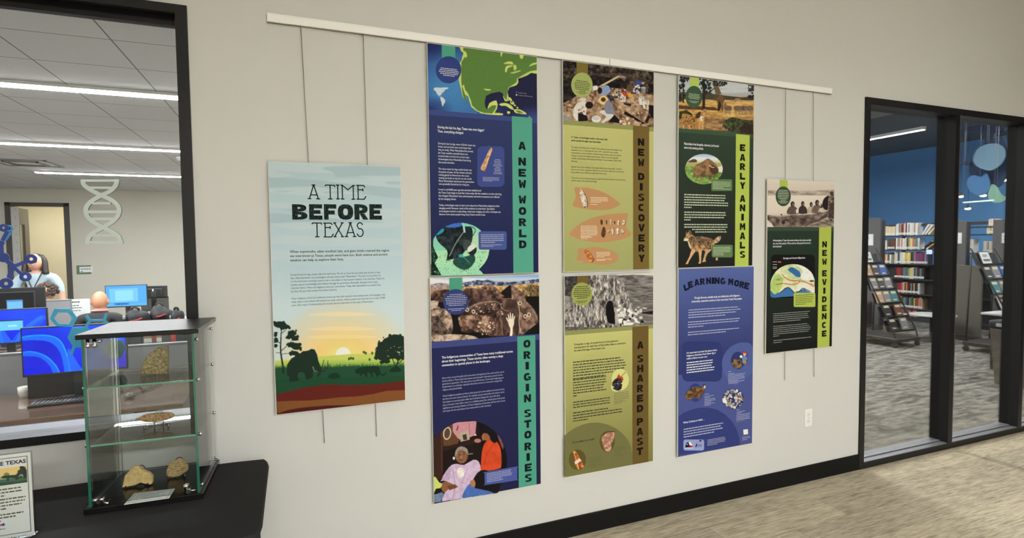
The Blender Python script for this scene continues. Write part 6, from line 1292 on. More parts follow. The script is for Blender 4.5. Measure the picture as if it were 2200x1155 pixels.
# dark blue molecule
K = lambda x, y: dec(x/4.8125, 420+y/4.8125); s_ = .0016/4.8125*1.0
M_navy = mat('navy_blue_foam_board', (40,68,150), .55, var=.04); M_cyan = mat('lit_edge_light_blue', (64,150,214), .55, var=.04)
mol = thing('molecule_cutout', 'dark blue ring and bar molecule cutout on the lab window glass', 'window decal', (*dec(10,560),0)[:1]+(DY, dec(10,560)[1]), 0, 'science cutouts on the lab window')
_me = [0]
def molpart(name, fn, m=M_navy, y0=DY, y1=DY+.005):
    b = MB(); e = .0001*_me[0]; _me[0] += 1; fn(b, y0+e, y1+e); obj(name, b, m, mol)
for cx_, cy_, r, ri in ((40,333,47,17),(325,655,60,20),(265,838,60,22),(65,908,68,22)): molpart('ring', lambda b, a, c: ringpl(b, K(cx_,cy_), r*s_, ri*s_, a, c))
for cx_, cy_, r in ((15,490,32),(40,640,58),(-120,620,60)): molpart('disc', lambda b, a, c: b.prism([(K(cx_,cy_)[0]+r*s_*math.cos(q), K(cx_,cy_)[1]+r*s_*math.sin(q)) for q in np.linspace(0,2*PI,28,endpoint=False)], fnY, a, c))
for a_, c_, w in (((72,372),(25,462),34),((15,490),(20,600),40),((60,660),(150,735),52),((125,738),(275,680),40),((145,740),(225,810),38),((128,740),(98,850),52),((-70,620),(0,630),50),((-70,905),(10,905),46)): molpart('bond_bar', lambda b, a, c: bar(b, K(*a_), K(*c_), w*s_, a, c))
molpart('light_blue_lit_edge', lambda b, a, c: (ringpl(b, K(88,338), 42*s_, 20*s_, a, c), bar(b, K(108,380), K(40,470), 30*s_, a, c)), M_cyan, DY+.0055, DY+.008)  # added layer standing for the lit edge and reflection of the top ring
# teal hexagons
K = lambda x, y: dec(x/3.85, 640+y/3.85); M_teal = mat('teal_foam_board', (58,176,214), .55, var=.04)
hx_ = thing('hexagon_cutout', 'teal honeycomb hexagon cutout on the lab window behind the display case', 'window decal', (K(700,300)[0], DY, K(700,300)[1]), 0, 'science cutouts on the lab window')
def hexpart(name, polys, hole=None):
    b = MB()
    for pts in polys: b.prism([K(*q) for q in pts], fnY, DY, DY+.005)
    obj(name, b, M_teal, hx_)
o_ = [(413,170),(455,88),(585,88),(640,165),(600,238),(470,232)]; i_ = [(447,166),(478,120),(562,118),(604,164),(572,212),(490,212)]
hexpart('hexagon_ring', [[o_[k], o_[(k+1) % 6], i_[(k+1) % 6], i_[k]] for k in range(6)])
hexpart('hexagon', [[(560,325),(600,240),(725,236),(772,320),(730,405),(610,408)]]); hexpart('hexagon', [[(860,425),(890,350),(1010,345),(1046,416),(1002,494),(906,500)]]); hexpart('hexagon', [[(880,690),(925,625),(1010,620),(1055,660),(1030,715),(920,720)]])  # the last hexagon is an added shape for the reflection in the glass shelf
for q_, (a_, c_) in enumerate((((712,145),(745,185)),((740,183),(862,183)),((858,190),(882,132)),((748,180),(706,248)),((856,180),(892,214)),((612,400),(592,462)),((725,395),(768,440)),((760,330),(872,425)))): b = MB(); bar(b, K(*a_), K(*c_), 24/3.85*.0016, DY+.0002+.0001*q_, DY+.0052+.0001*q_); obj('connector_bar', b, M_teal, hx_)

# second row
desk('second-row computer desk behind the first grey partition', -3.4, -.75, 2.72, 3.45, DZ_)
c2 = swirl(2); c2.glow(60,20,120,60,(40,70,250),1,.5); c2.rect(64,30,112,56,(110,206,246)); c2.rect(64,28,112,31,(40,60,110)); c2.rect(82,42,100,47,(170,232,250))
monitor('blue monitor with a small cyan window, second row, cut by the photo edge', -1.30, 3.0, .93, 1.225, .54, math.radians(2), c2)
tk_ = thing('keyboard', 'white keyboard on the second-row desk beside the blue monitor', 'keyboard', (-1.14,2.86,DZ_)); obj('keyboard_body', MB().rbox(-1.34,2.80,DZ_, -.92,2.92,DZ_+.02, .004, 1), M_wplas, tk_); b = MB()
for r in range(5):
    for k in range(15): b.box(-1.33+k*.027,2.806+r*.022,DZ_+.02, -1.308+k*.027,2.824+r*.022,DZ_+.024)
obj('keycaps', b, M_wplas, tk_)
def chair(label, x, y, rz, top=.98):
    t = thing('office_chair', label, 'chair', (x,y,0), rz, 'black office chairs in the lab')
    P_ = lambda n_, b, m=M_dplas: obj(n_, b, m, t, world=False)
    P_('seat', MB().rbox(-.24,-.24,.42, .24,.23,.49, .03, 3)); P_('backrest', MB().rbox(-.22,-.30,.56, .22,-.24,top, .03, 3)); P_('back_support', MB().tube([(0,-.1,.42),(0,-.31,.45),(0,-.32,.7)], .022)); P_('gas_column', MB().lathe([(.035,.07),(.03,.25),(.022,.42)], n=14))
    for k in range(5):
        a = 2*PI*k/5; e = (.28*math.cos(a), .28*math.sin(a)); P_('base_arm', MB().tube([(0,0,.1),(e[0],e[1],.075)], [.028,.018]), M_plas); P_('caster', MB().ell((e[0],e[1],.03), (.03,.03,.03), 12, 8), M_plas)
    return t
ch1 = chair('black office chair beside the second desk, its back above the partition', -.40, 2.55, 0, 1.10)
ch2 = chair('black office chair nearest the lab window corner, a red strap on it', .16, 2.55, 0, 1.12)
M_red = mat('red_webbing', (196,52,50), .7, var=.08); M_maroon = mat('maroon_cloth', (116,34,44), .8, var=.1)
def strip_on(u0, u1, v0, v1, y, m, par):
    a, c = P(u0,v0,y=y), P(u1,v1,y=y); q = smooth_pts([(a[0],y,a[2]),(a[0]*.6+c[0]*.4,y-.006,(a[2]+c[2])/2),(c[0],y,c[2])], 4, False); b = MB(); n = len(q); w = .016
    vs = [(x+s*w, yy, z) for s in (-1,1) for x, yy, z in q]+[(x+s*w, yy+.004, z) for s in (-1,1) for x, yy, z in q]; fs = []
    for i in range(n-1): fs += [(i,i+1,n+i+1,n+i),(2*n+i,3*n+i,3*n+i+1,2*n+i+1),(i,2*n+i,2*n+i+1,i+1),(n+i,n+i+1,3*n+i+1,3*n+i)]
    b.add(vs, fs); obj('strap', b, m, par)['label'] = 'hanging strap in a red tone'
strip_on(371,375,704,746,2.243,M_red,ch2); strip_on(330,334,714,750,2.243,M_maroon,ch2)
# third row and beyond
desk('third-row desk with a dark monitor and the sitting visitors', -3.6, -1.34, 3.9, 4.58, DZ_)
c3 = Cv(0,0,160,90,(16,17,20),3); c3.rect(96,22,134,60,(120,196,244)); c3.rect(96,22,134,28,(80,150,220))
monitor('dark monitor with one light blue window, behind the blue second-row screen', -1.75, 4.05, 1.0, 1.30, .54, 0, c3)
monitor('black monitor seen beyond the dark screen, below the molecule rings', -1.80, 4.34, 1.0, 1.325, .60, .12, None, on=False)
panel('mid grey partition behind the curly-haired visitor', -2.6, -1.36, 4.62, 1.165)
desk('light work surface in front of the bald man', -1.40, .35, 5.42, 6.15, DZ_, mat('pale_laminate', (206,202,194), .4, var=.03))
panel('low pale grey partition just behind the second-row desk', -1.40, -.98, 3.54, .965)
c5 = Cv(0,0,160,90,(86,176,244),5); c5.rect(14,12,126,72,(120,204,252)); c5.rect(36,20,106,66,(150,224,254)); c5.rect(30,76,90,85,(40,110,200)); c5.rect(0,78,160,90,(110,196,250),a=.5)
for k in range(5): c5.rect(40+k*9,78,45+k*9,83,(30,60,150))
monitor('light blue lit monitor in front of the bald man', -1.11, 5.74, .95, 1.240, .465, 0, c5)
monitor('black back of an angled monitor with a white sticker, beside the light blue screen', -.84, 6.0, 1.03, 1.20, .30, PI*.94, None, on=False)
q = P(329,625,y=5.975); tag(obj('sticker', MB().rbox(q[0]-.008,5.955,q[2]-.03, q[0]+.008,5.958,q[2]+.03, .001, 1), M_paper), 'small white sticker on the angled monitor back', 'sticker')
t = thing('desk_screen', 'translucent smoky desk screen under the angled monitor', 'screen', (-.80,5.86,DZ_)); obj('screen_panel', MB().box(-.98,5.855,DZ_+.02, -.66,5.863,1.06), glass('smoky_acrylic', (.42,.42,.43), .6), t); obj('screen_clamp', MB().rbox(-.98,5.85,DZ_, -.66,5.87,DZ_+.03, .003, 1), M_dplas, t)
# notice on a side table
t = thing('side_table', 'small pale side table under the white printed notice', 'table', (-1.60,5.88,0)); obj('table_top', MB().rbox(-1.82,5.62,DZ_-.028, -1.405,6.15,DZ_-.0003, .003, 1), mat('pale_side_laminate', (200,196,188), .4), t)
for xx in (-1.77,-1.46):
    for yy in (5.67,6.10): obj('leg', MB().tube([(xx,yy,0),(xx,yy,DZ_-.028)], .016), M_black, t)
sx, sz_ = P(144,643,y=5.66), P(195,690,y=5.66)
t = thing('paper_notice', 'white printed notice sheet standing behind the bald man', 'sign', ((sx[0]+sz_[0])/2,5.66,DZ_)); obj('sheet', MB().rbox(sx[0],5.658,DZ_, sz_[0],5.662,sx[2], .0008, 1), M_paper, t)
b = MB(); r_ = random.Random(4)
for zz, h_, x1_, bl in ((sx[2]-.045,.022,.13,0),(sx[2]-.085,.012,.12,1),(sx[2]-.115,.012,.15,1),(sx[2]-.15,.010,.13,0)):
    x = sx[0]+.012
    if bl: b.box(x,5.6565,zz-.002, x+.008,5.658,zz+.01); x += .016
    while x < sx[0]+x1_: w = r_.uniform(.010,.03); b.box(x,5.6568,zz, x+w,5.658,zz+h_*.8); x += w+.006
obj('printed_lines', b, M_ink, t)
# backpacks on the far desk
desk('bag-covered desk in front of the far lab wall', -1.0, .4, 4.35, 5.05, DZ_)
M_bag = mat('black_nylon', (34,34,37), .65, var=.25, scale=60, bump=.5); M_bred = mat('dark_red_trim', (150,44,44), .6)
def bag(label, u0, u1, vt, y, hump, seed):
    a, c, tp = P(u0,690,y=y), P(u1,690,y=y), P((u0+u1)/2,vt,y=y); w = (c[0]-a[0])/2; h = tp[2]-DZ_; t = thing('backpack', label, 'bag', ((a[0]+c[0])/2,y,DZ_), 0, 'black bags on the far lab desk'); rs = np.random.RandomState(seed); ph = rs.rand(3)*6
    obj('bag_body', MB().ell((0,0,h*.5), (w,.15,h*.52), 22, 14, fn=lambda d: 1+.07*math.sin(5*d.x+ph[0])+.06*math.sin(6*d.z+ph[1])+.12*hump*d.z*d.x), M_bag, t, world=False)
    obj('zip_trim', MB().tube([(-w*.7,-.105,h*.48),(-w*.2,-.15,h*.56),(w*.3,-.15,h*.60),(w*.62,-.12,h*.66)], .011, 8), M_bred, t, world=False)
    obj('carry_strap', MB().tube(smooth_pts([(-w*.3,-.03,h*.98),(-w*.15,-.05,h*1.08),(w*.15,-.05,h*1.08),(w*.3,-.03,h*.98)], 4, False), .011, 8), M_bag, t, world=False)
    obj('buckle', MB().rbox(-w*.75,-.15,h*.66, -w*.55,-.11,h*.8, .006, 1), mat('grey_buckle', (150,150,152), .5), t, world=False)
bag('black bag with dark red trim under the light blue screen', 264, 322, 664, 4.62, .3, 1)
bag('larger black bag with dark red trim beside the first bag', 316, 372, 655, 4.84, -.4, 2)
bag('low black bag at the window frame end of the bag row', 366, 396, 664, 4.52, .2, 3)
# wall sign, vent, detector
a, c = P(164,570,y=8.89), P(200,588,y=8.89); t = thing('room_sign', 'small white room sign with green frame beside the lab door', 'sign', ((a[0]+c[0])/2,8.9,c[2]))
obj('frame', MB().rbox(a[0],8.885,c[2], c[0]-.03,8.9,a[2], .004, 1), mat('dull_green_plastic', (92,116,84), .5), t); obj('plate', MB().rbox(a[0]+.045,8.876,c[2]+.03, c[0],8.887,a[2]-.025, .003, 1), M_paper, t)
b = MB(); 
for zz, x1_ in ((a[2]-.065,.19),(a[2]-.11,.1)):
    x = a[0]+.065
    while x < a[0]+x1_: b.box(x,8.8745,zz-.006, x+.03,8.876,zz+.006); x += .038
obj('sign_lines', b, M_ink, t)
t = thing('ceiling_vent', 'square white ceiling diffuser above the lab door', 'air vent', (-1.98,5.43,LZ)); b = MB()
for k in (0, 2): i = k*.055; b.box(-2.26+i,5.15+i*.9,LZ-.012-.004*k, -1.70-i,5.175+i*.9,LZ+.02); b.box(-2.26+i,5.69-i*.9,LZ-.012-.004*k, -1.70-i,5.715-i*.9,LZ+.02); b.box(-2.26+i,5.15+i*.9,LZ-.012-.004*k, -2.235+i,5.715-i*.9,LZ+.02); b.box(-1.725-i,5.15+i*.9,LZ-.012-.004*k, -1.70-i,5.715-i*.9,LZ+.02)
obj('louvres', b, mat('grey_vent_enamel', (120,120,116), .5), t); obj('vent_throat', MB().box(-2.24,5.17,LZ-.004, -1.72,5.70,LZ+.01), mat('pale_vent_plate', (250,250,246), .6), t)
t = thing('smoke_detector', 'round white smoke detector on the lab ceiling by the window frame', 'smoke detector', (-.20,4.45,LZ)); obj('detector_body', MB().lathe([(.07,LZ),(.075,LZ-.015),(.06,LZ-.04),(.03,LZ-.048)], (-.20,4.45,0), 22), M_wplas, t); obj('sensor', MB().lathe([(.02,LZ-.046),(.018,LZ-.056)], (-.20,4.45,0), 14), M_dplas, t)

# ================================================================== people
def body(name, chains, mats, pick, extra=None, parent=None, sub=2):
    """one continuous skinned surface grown over joints; chains share joints by position; the first joint is the root"""
    me = bpy.data.meshes.new(name); idx = {}; pts = []; rad = []; ed = []
    for ch in chains:
        prev = None
        for p_, r in ch:
            k = tuple(round(c_, 4) for c_ in p_)
            if k not in idx: idx[k] = len(pts); pts.append(p_); rad.append(r if hasattr(r, '__len__') else (r, r))
            if prev is not None and prev != idx[k]: ed.append((prev, idx[k]))
            prev = idx[k]
    me.from_pydata(pts, ed, []); bm = bmesh.new(); bm.from_mesh(me); ly = bm.verts.layers.skin.verify(); bm.verts.ensure_lookup_table()
    for i, r in enumerate(rad): bm.verts[i][ly].radius = r; bm.verts[i][ly].use_root = (i == 0)
    bm.to_mesh(me); bm.free(); o = bpy.data.objects.new(name, me); COL.objects.link(o)
    s = o.modifiers.new('skin', 'SKIN'); s.use_smooth_shade = True; s.branch_smoothing = .6; u = o.modifiers.new('sub', 'SUBSURF'); u.levels = sub; u.render_levels = sub
    bpy.context.view_layer.update(); dg = bpy.context.evaluated_depsgraph_get(); m2 = bpy.data.meshes.new_from_object(o.evaluated_get(dg))
    V = [tuple(v.co) for v in m2.vertices]; F = [tuple(f.vertices) for f in m2.polygons]; bpy.data.objects.remove(o); bpy.data.meshes.remove(me); bpy.data.meshes.remove(m2)
    b = MB(); b.v = V; b.f = F; b.sm = [True]*len(F); b.m = [pick(np.mean([V[i] for i in f], 0)) for f in F]
    if extra: extra(b)
    return obj(name, b, mats, parent, world=False)
M_skinA = mat('light_skin', (216,164,136), .55, var=.04); M_skinB = mat('tanned_skin', (206,148,112), .5, var=.05); M_lips = mat('lips', (176,96,88), .5); M_eye = mat('eye_dark', (40,30,26), .3)
M_tee = mat('pale_blue_cotton', (176,196,206), .85, var=.04, scale=80); M_jean = mat('dark_trousers', (48,50,58), .85, var=.1); M_hair = mat('black_brown_hair', (40,30,27), .5, var=.25, scale=30, stretch=(6,6,.8)); M_curl = mat('greying_brown_hair', (74,57,46), .7, var=.3, scale=60); M_jack = mat('black_jacket_cloth', (40,41,45), .8, var=.12, scale=50); M_patt = mat('speckled_shirt', (96,96,100), .8, var=.7, scale=70); M_shoe = mat('dark_shoes', (34,32,32), .6)
def hand(b, w, d, up, mi, s=1.0, side=1):
    """palm and five curled fingers: wrist w, pointing along d, back of the hand towards up"""
    w, d, up = Vector(w), Vector(d).normalized(), Vector(up).normalized(); sd = d.cross(up).normalized()*side
    Mx = Matrix((sd, d, up)).transposed().to_4x4()
    b.ell(w+d*.045*s, (.04*s,.052*s,.016*s), 12, 8, mi, Mx)
    for k, (o, L) in enumerate(((-.03,.070),(-.010,.080),(.011,.075),(.030,.060))):
        a = w+sd*o*s+d*.08*s; p1 = a+d*L*.45*s-up*.008*s; p2 = p1+d*L*.35*s-up*.022*s; p3 = p2+d*L*.12*s-up*.022*s
        b.tube([a-d*.02*s, a, p1, p2, p3], [.009*s,.009*s,.0085*s,.0078*s,.006*s], 8, mi)
    a = w-sd*.034*s+d*.03*s; b.tube([a+sd*.01*s, a-sd*.014*s+d*.014*s, a-sd*.026*s+d*.040*s-up*.012*s, a-sd*.022*s+d*.062*s-up*.022*s], [.011*s,.011*s,.0095*s,.007*s], 8, mi)
def face(b, c, f, r=.095, mi=0, me_=2, ml=3):
    """nose, eyes, mouth and ears on a head centred at c that looks along f"""
    c, f = Vector(c), Vector(f).normalized(); u = Vector((0,0,1)); s = f.cross(u).normalized(); Mx = Matrix((s, f, u)).transposed().to_4x4()
    b.ell(c+f*r*1.03-u*.012, (.014,.018,.026), 10, 8, mi, Mx)
    b.ell(c+u*.012, (.080,.100,.112), 20, 14, mi, Mx)
    for k in (-1, 1): b.ell(c+f*r*.90+s*k*.032+u*.012, (.013,.008,.007), 10, 6, me_, Mx); b.ell(c+s*k*.083-f*.004-u*.004, (.012,.02,.032), 10, 8, mi, Mx)
    b.ell(c+f*r*.92-u*.056, (.024,.009,.007), 10, 6, ml, Mx)
# standing woman: faces the window
wx, wy = -2.275, 6.4; t = thing('person', 'standing person in a pale blue shirt and black lanyard by the lab door', 'person', (wx,wy,0))
def pickw(c):
    x, y, z = c
    if z < .06: return 5
    if z < .90: return 4
    if z < 1.40 and (abs(x) < .235 or z > 1.15): return 1
    return 0
hd_ = 1.535
ch = [[((0,0,.92),(.15,.105)),((0,-.005,1.06),(.135,.095)),((0,0,1.24),(.155,.105)),((0,.01,1.36),(.12,.075)),((0,.0,1.425),.05),((0,-.01,1.47),.052),((0,-.02,hd_),(.078,.092)),((0,-.012,1.60),(.068,.078)),((0,-.01,1.625),.045)],
      [((0,.01,1.36),(.12,.075)),((-.175,.01,1.345),.068),((-.235,.0,1.22),.062),((-.255,-.02,1.09),.045),((-.13,-.20,1.075),.036),((-.075,-.235,1.10),.028)],
      [((0,.01,1.36),(.12,.075)),((.175,.01,1.345),.068),((.24,.0,1.22),.062),((.265,.0,1.07),.042),((.275,-.03,.90),.034),((.275,-.04,.84),.026)],
      [((0,0,.92),(.15,.105)),((-.095,0,.83),.095),((-.10,-.01,.48),.062),((-.10,.03,.10),.042),((-.10,-.03,.045),.038),((-.10,-.15,.035),.032)],
      [((0,0,.92),(.15,.105)),((.095,0,.83),.095),((.10,-.01,.48),.062),((.10,.03,.10),.042),((.10,-.03,.045),.038),((.10,-.15,.035),.032)]]
body('body', ch, [M_skinA, M_tee, M_eye, M_lips, M_jean, M_shoe], pickw, lambda b: (face(b, (0,-.02,1.535), (0,-1,0)), hand(b, (-.085,-.23,1.098), (.8,-.35,.35), (0,-.3,1), 0, 1, 1), hand(b, (.275,-.04,.85), (0,-.15,-1), (1,0,0), 0, 1, -1)), t)
b = MB(); b.ell((0,.012,1.565), (.098,.112,.098), 22, 14, fn=lambda d: 1.0 if (d.y > -.35 or d.z > .45) else .80)
for k in (-1, 1): b.tube(smooth_pts([(k*.055,.0,1.63),(k*.098,-.012,1.56),(k*.108,-.03,1.47),(k*.118,-.045,1.385)], 3, False), np.linspace(.03,.036,10), 10)
b.tube(smooth_pts([(0,.08,1.62),(0,.11,1.52),(0,.105,1.40)], 4, False), np.linspace(.06,.075,9), 12); obj('hair', b, M_hair, t, world=False)
b = MB()
for k in (-1, 1): b.tube(smooth_pts([(k*.055,.06,1.435),(k*.075,-.03,1.42),(k*.06,-.10,1.34),(k*.02,-.128,1.23),(0,-.128,1.18)], 3, False), .0075, 6)
ly_ = obj('lanyard', b, M_plas, t, world=False); obj('badge', MB().rbox(-.045,-.15,1.10, .04,-.14,1.16, .003, 1), mat('yellow_badge_card', (240,226,130), .5), t, world=False)
# seated man from behind
mx_, my_ = -1.21, 5.0; t = thing('person', 'seated bald person in a black jacket, seen from behind', 'person', (mx_,my_,0))
def pickm(c):
    x, y, z = c
    if z > .99 and abs(x) < .12: return 0
    if y > .40 and z > .70: return 0
    if z < .07: return 5
    if z < .56 and y > .06 or z < .42: return 4
    return 1
ch = [[((0,-.02,.53),(.16,.13)),((0,-.03,.68),(.155,.11)),((0,-.02,.82),(.175,.115)),((0,.0,.925),(.13,.08)),((0,.015,.985),.060),((0,.02,1.02),.062),((0,.025,1.09),(.082,.098)),((0,.03,1.155),(.076,.088)),((0,.035,1.185),.05)],
      [((0,.0,.925),(.13,.08)),((-.185,.0,.90),.072),((-.235,.04,.74),.058),((-.20,.20,.70),.048),((-.10,.42,.765),.034),((-.09,.46,.77),.028)], [((0,.0,.925),(.13,.08)),((.185,.0,.90),.072),((.235,.04,.74),.058),((.20,.20,.70),.048),((.10,.42,.765),.034),((.09,.46,.77),.028)],
      [((0,-.02,.53),(.16,.13)),((-.10,.06,.52),.085),((-.11,.40,.50),.062),((-.11,.40,.12),.042),((-.11,.42,.045),.038),((-.11,.52,.035),.032)], [((0,-.02,.53),(.16,.13)),((.10,.06,.52),.085),((.11,.40,.50),.062),((.11,.40,.12),.042),((.11,.42,.045),.038),((.11,.52,.035),.032)]]
body('body', ch, [M_skinB, M_jack, M_eye, M_lips, M_jean, M_shoe], pickm, lambda b: (face(b, (0,.03,1.09), (0,1,0)), hand(b, (-.09,.455,.775), (.05,1,-.1), (0,0,1), 0), hand(b, (.09,.455,.775), (-.05,1,-.1), (0,0,1), 0, 1, -1)), t)
obj('collar', MB().tube([(.075*math.cos(a), .012+.075*math.sin(a), .985-.01*math.sin(a)) for a in np.linspace(0,2*PI,20,endpoint=False)], .014, 8, closed=True), mat('pink_collar', (206,150,150), .8), t, world=False)
chair('low black office chair under the bald man', mx_, my_+.02, 0, .80)
# seated curly-haired visitor in profile
kx, ky = -1.785, 5.3; t = thing('person', 'seated person with curly greying hair and speckled shirt, in profile', 'person', (kx,ky,0))
def pickc(c):
    x, y, z = c
    if z > 1.10 and abs(y) < .1: return 0
    if x < -.38 and z > .70: return 0
    if z < .07: return 5
    if z < .56: return 4
    return 1
ch = [[((0,0,.54),(.13,.16)),((.02,0,.74),(.11,.15)),((.01,0,.93),(.11,.165)),((0,0,1.04),(.075,.12)),((-.01,0,1.095),.052),((-.02,0,1.135),.054),((-.03,0,1.205),(.092,.078)),((-.025,0,1.265),(.08,.068)),((-.02,0,1.29),.045)],
      [((0,0,1.04),(.075,.12)),((0,-.17,1.01),.066),((-.04,-.22,.84),.055),((-.20,-.18,.74),.044),((-.40,-.09,.77),.032),((-.44,-.08,.775),.026)], [((0,0,1.04),(.075,.12)),((0,.17,1.01),.066),((-.04,.22,.84),.055),((-.20,.18,.74),.044),((-.40,.09,.77),.032),((-.44,.08,.775),.026)],
      [((0,0,.54),(.13,.16)),((-.06,-.10,.52),.085),((-.40,-.11,.50),.062),((-.40,-.11,.12),.042),((-.42,-.11,.045),.038),((-.52,-.11,.035),.032)], [((0,0,.54),(.13,.16)),((-.06,.10,.52),.085),((-.40,.11,.50),.062),((-.40,.11,.12),.042),((-.42,.11,.045),.038),((-.52,.11,.035),.032)]]
body('body', ch, [M_skinA, M_patt, M_eye, M_lips, M_jean, M_shoe], pickc, lambda b: (face(b, (-.03,0,1.205), (-1,0,0)), hand(b, (-.435,-.08,.78), (-1,.05,-.1), (0,0,1), 0), hand(b, (-.435,.08,.78), (-1,-.05,-.1), (0,0,1), 0, 1, -1)), t)
b = MB(); r_ = random.Random(5)
for _ in range(170):
    a, e = r_.uniform(0,2*PI), r_.uniform(-.55,1.5); x, y, z = math.cos(e)*math.cos(a), math.cos(e)*math.sin(a), math.sin(e)
    if x < -.35 and z < .55: continue
    b.ell((-.015+.098*x, .092*y, 1.225+.088*z), (r_.uniform(.014,.024),)*3, 8, 6)
obj('hair', b, M_curl, t, world=False)
chair('black office chair under the curly-haired visitor', kx, ky, PI/2, .86)
# ================================================================== library beyond the storefront
M_shelf = mat('black_steel_shelving', (48,47,47), .55, var=.06); M_endp = mat('charcoal_end_panel', (88,87,86), .7, var=.05); M_holder = mat('clear_sign_sleeve', (214,216,214), .3)
HUES = {'white': (226,224,218), 'cream': (222,206,170), 'grey': (134,134,136), 'dark grey': (62,62,64), 'black': (30,29,30), 'red': (176,40,42), 'dark red': (112,32,34), 'pink': (206,116,122), 'yellow': (222,194,70), 'tan': (186,152,112), 'orange': (206,118,54), 'blue': (52,92,164), 'purple': (92,62,120), 'green': (70,108,72), 'brown': (104,66,44), 'teal': (66,128,134)}
M_bk = {k: mat(k.replace(' ', '_')+'_book_cloth', v, .6, var=.08) for k, v in HUES.items()}
M_pages = mat('book_pages', (232,226,208), .85, var=.04)
ORD = ['first','second','third','fourth','fifth','sixth','seventh','eighth','ninth','tenth','eleventh','twelfth','thirteenth','fourteenth','fifteenth','sixteenth','seventeenth','eighteenth','nineteenth','twentieth','twenty-first','twenty-second','twenty-third','twenty-fourth','twenty-fifth','twenty-sixth','twenty-seventh','twenty-eighth']
ROWN = ['top','second','third','fourth','fifth','sixth','bottom']
def book_mesh(th, h, d, hue):
    """spine faces -x ; thickness along y"""
    b = MB(); b.rbox(0,-th/2,0, .012,th/2,h, min(.004, th*.2), 1); b.box(.008,-th/2,0, d,-th/2+.0025,h); b.box(.008,th/2-.0025,0, d,th/2,h); b.box(.01,-th/2+.0025,.004, d-.004,th/2-.0025,h-.004, 1); b.box(-.0008,-th/2+.001,.02, .0002,th/2-.001,.062, 2)
    me = obj('book', b, [M_bk[hue], M_pages, M_paper]); m = me.data; bpy.data.objects.remove(me); return m
_bm = {}
def book(hue, th, h, x, y, z, label, group, lean=0.0):
    k = (hue, round(th, 3), round(h, 2))
    if k not in _bm: _bm[k] = book_mesh(k[1], k[2], .17, hue)
    o = bpy.data.objects.new('book', _bm[k]); COL.objects.link(o); o.location = (x, y, z); o.rotation_euler = (lean, 0, 0)
    return tag(o, label, 'book', group)
def shelving(label, x, y0, y1, zs, ztop, grp, back=False, ends=(True, True)):
    t = thing('bookshelf', label, 'bookshelf', (x,(y0+y1)/2,0), 0, grp); D = .30
    n = max(1, round((y1-y0)/.92)); obj('back_panel', MB().box(x+D*.62,y0,.08, x+D*.66,y1,1.19), M_shelf, t)
    for i, z in enumerate(zs): obj('shelf_board', MB().rbox(x,y0,z-.022, x+D,y1,z, .002, 1), M_shelf, t)
    obj('plinth', MB().box(x,y0,0, x+D,y1,zs[-1]-.022), M_shelf, t)
    obj('top_rail', MB().box(x+D*.45,y0,ztop-.06, x+D*.55,y1,ztop), M_shelf, t)
    for k in range(n+1):
        y = y0+(y1-y0)*k/n; obj('upright', MB().box(x+D*.4,y-.02,0, x+D*.6,y+.02,ztop), M_shelf, t)
    return t
ZS = [1.815,1.51,1.205,.89,.575,.262,.085]
SXX = 13.1
shelving('long black library bookshelf full of spines behind the first storefront pane', SXX, 3.98, 6.2, ZS, 2.06, 'library bookshelves')
shelving('sparsely filled black library bookshelf behind the second storefront pane', SXX, 2.55, 3.88, [1.96,1.815,1.46,1.205,.89,.575,.085], 2.06, 'library bookshelves')
def yb(crop_x): return P(1840+crop_x/3.61, 560, x=SXX)[1]       # position along the shelf from the photo
rows = [
 (0, 186, 290, 'cream cream cream cream cream cream cream cream cream cream', .20), (0, 296, 466, 'white white grey tan dark_grey red white dark_red white grey white white white tan white white', .26),
 (1, 186, 230, 'white white cream white', .20), (1, 234, 288, 'brown dark_grey brown brown', .24), (1, 296, 480, 'white tan grey white pink white cream white dark_grey grey yellow cream orange tan teal grey white', .25),
 (2, 180, 264, 'red brown orange cream brown white', .22), (2, 290, 546, 'cream white dark_grey grey white white white yellow yellow cream yellow black dark_grey grey red blue purple red purple dark_red grey purple', .25),
 (3, 292, 524, 'black dark_red red red dark_red dark_grey grey teal green grey yellow cream cream dark_grey grey dark_grey black grey dark_grey black', .24),
 (4, 292, 490, 'black dark_grey dark_red red red pink cream dark_grey orange dark_red black grey black tan black dark_grey white', .23),
 (5, 286, 516, 'pink white pink red black orange dark_grey grey teal dark_grey black grey green dark_grey yellow green red pink tan tan', .24),
 (6, 356, 474, 'pink dark_grey red pink tan pink red pink pink tan', .20)]
cnt = {}
for r, xa, xb, hs, hh in rows:
    hs = hs.split(); ya, yb_ = yb(xa), yb(xb); pitch = (ya-yb_)/len(hs)
    for i, hname in enumerate(hs):
        hue = hname.replace('_', ' '); k = cnt.get(r, 0); cnt[r] = k+1
        th = abs(pitch)*.93; y = ya-pitch*(i+.5)
        book(hue, th, hh*rnd.choice((.92,.96,1,1,1.03)), SXX+.015+rnd.uniform(0,.012), y, ZS[r]+.0005, f'{hue} book, {ORD[k]} from the sign panel end, {ROWN[r]} shelf of the full bookshelf', 'library books on the long bookshelf')
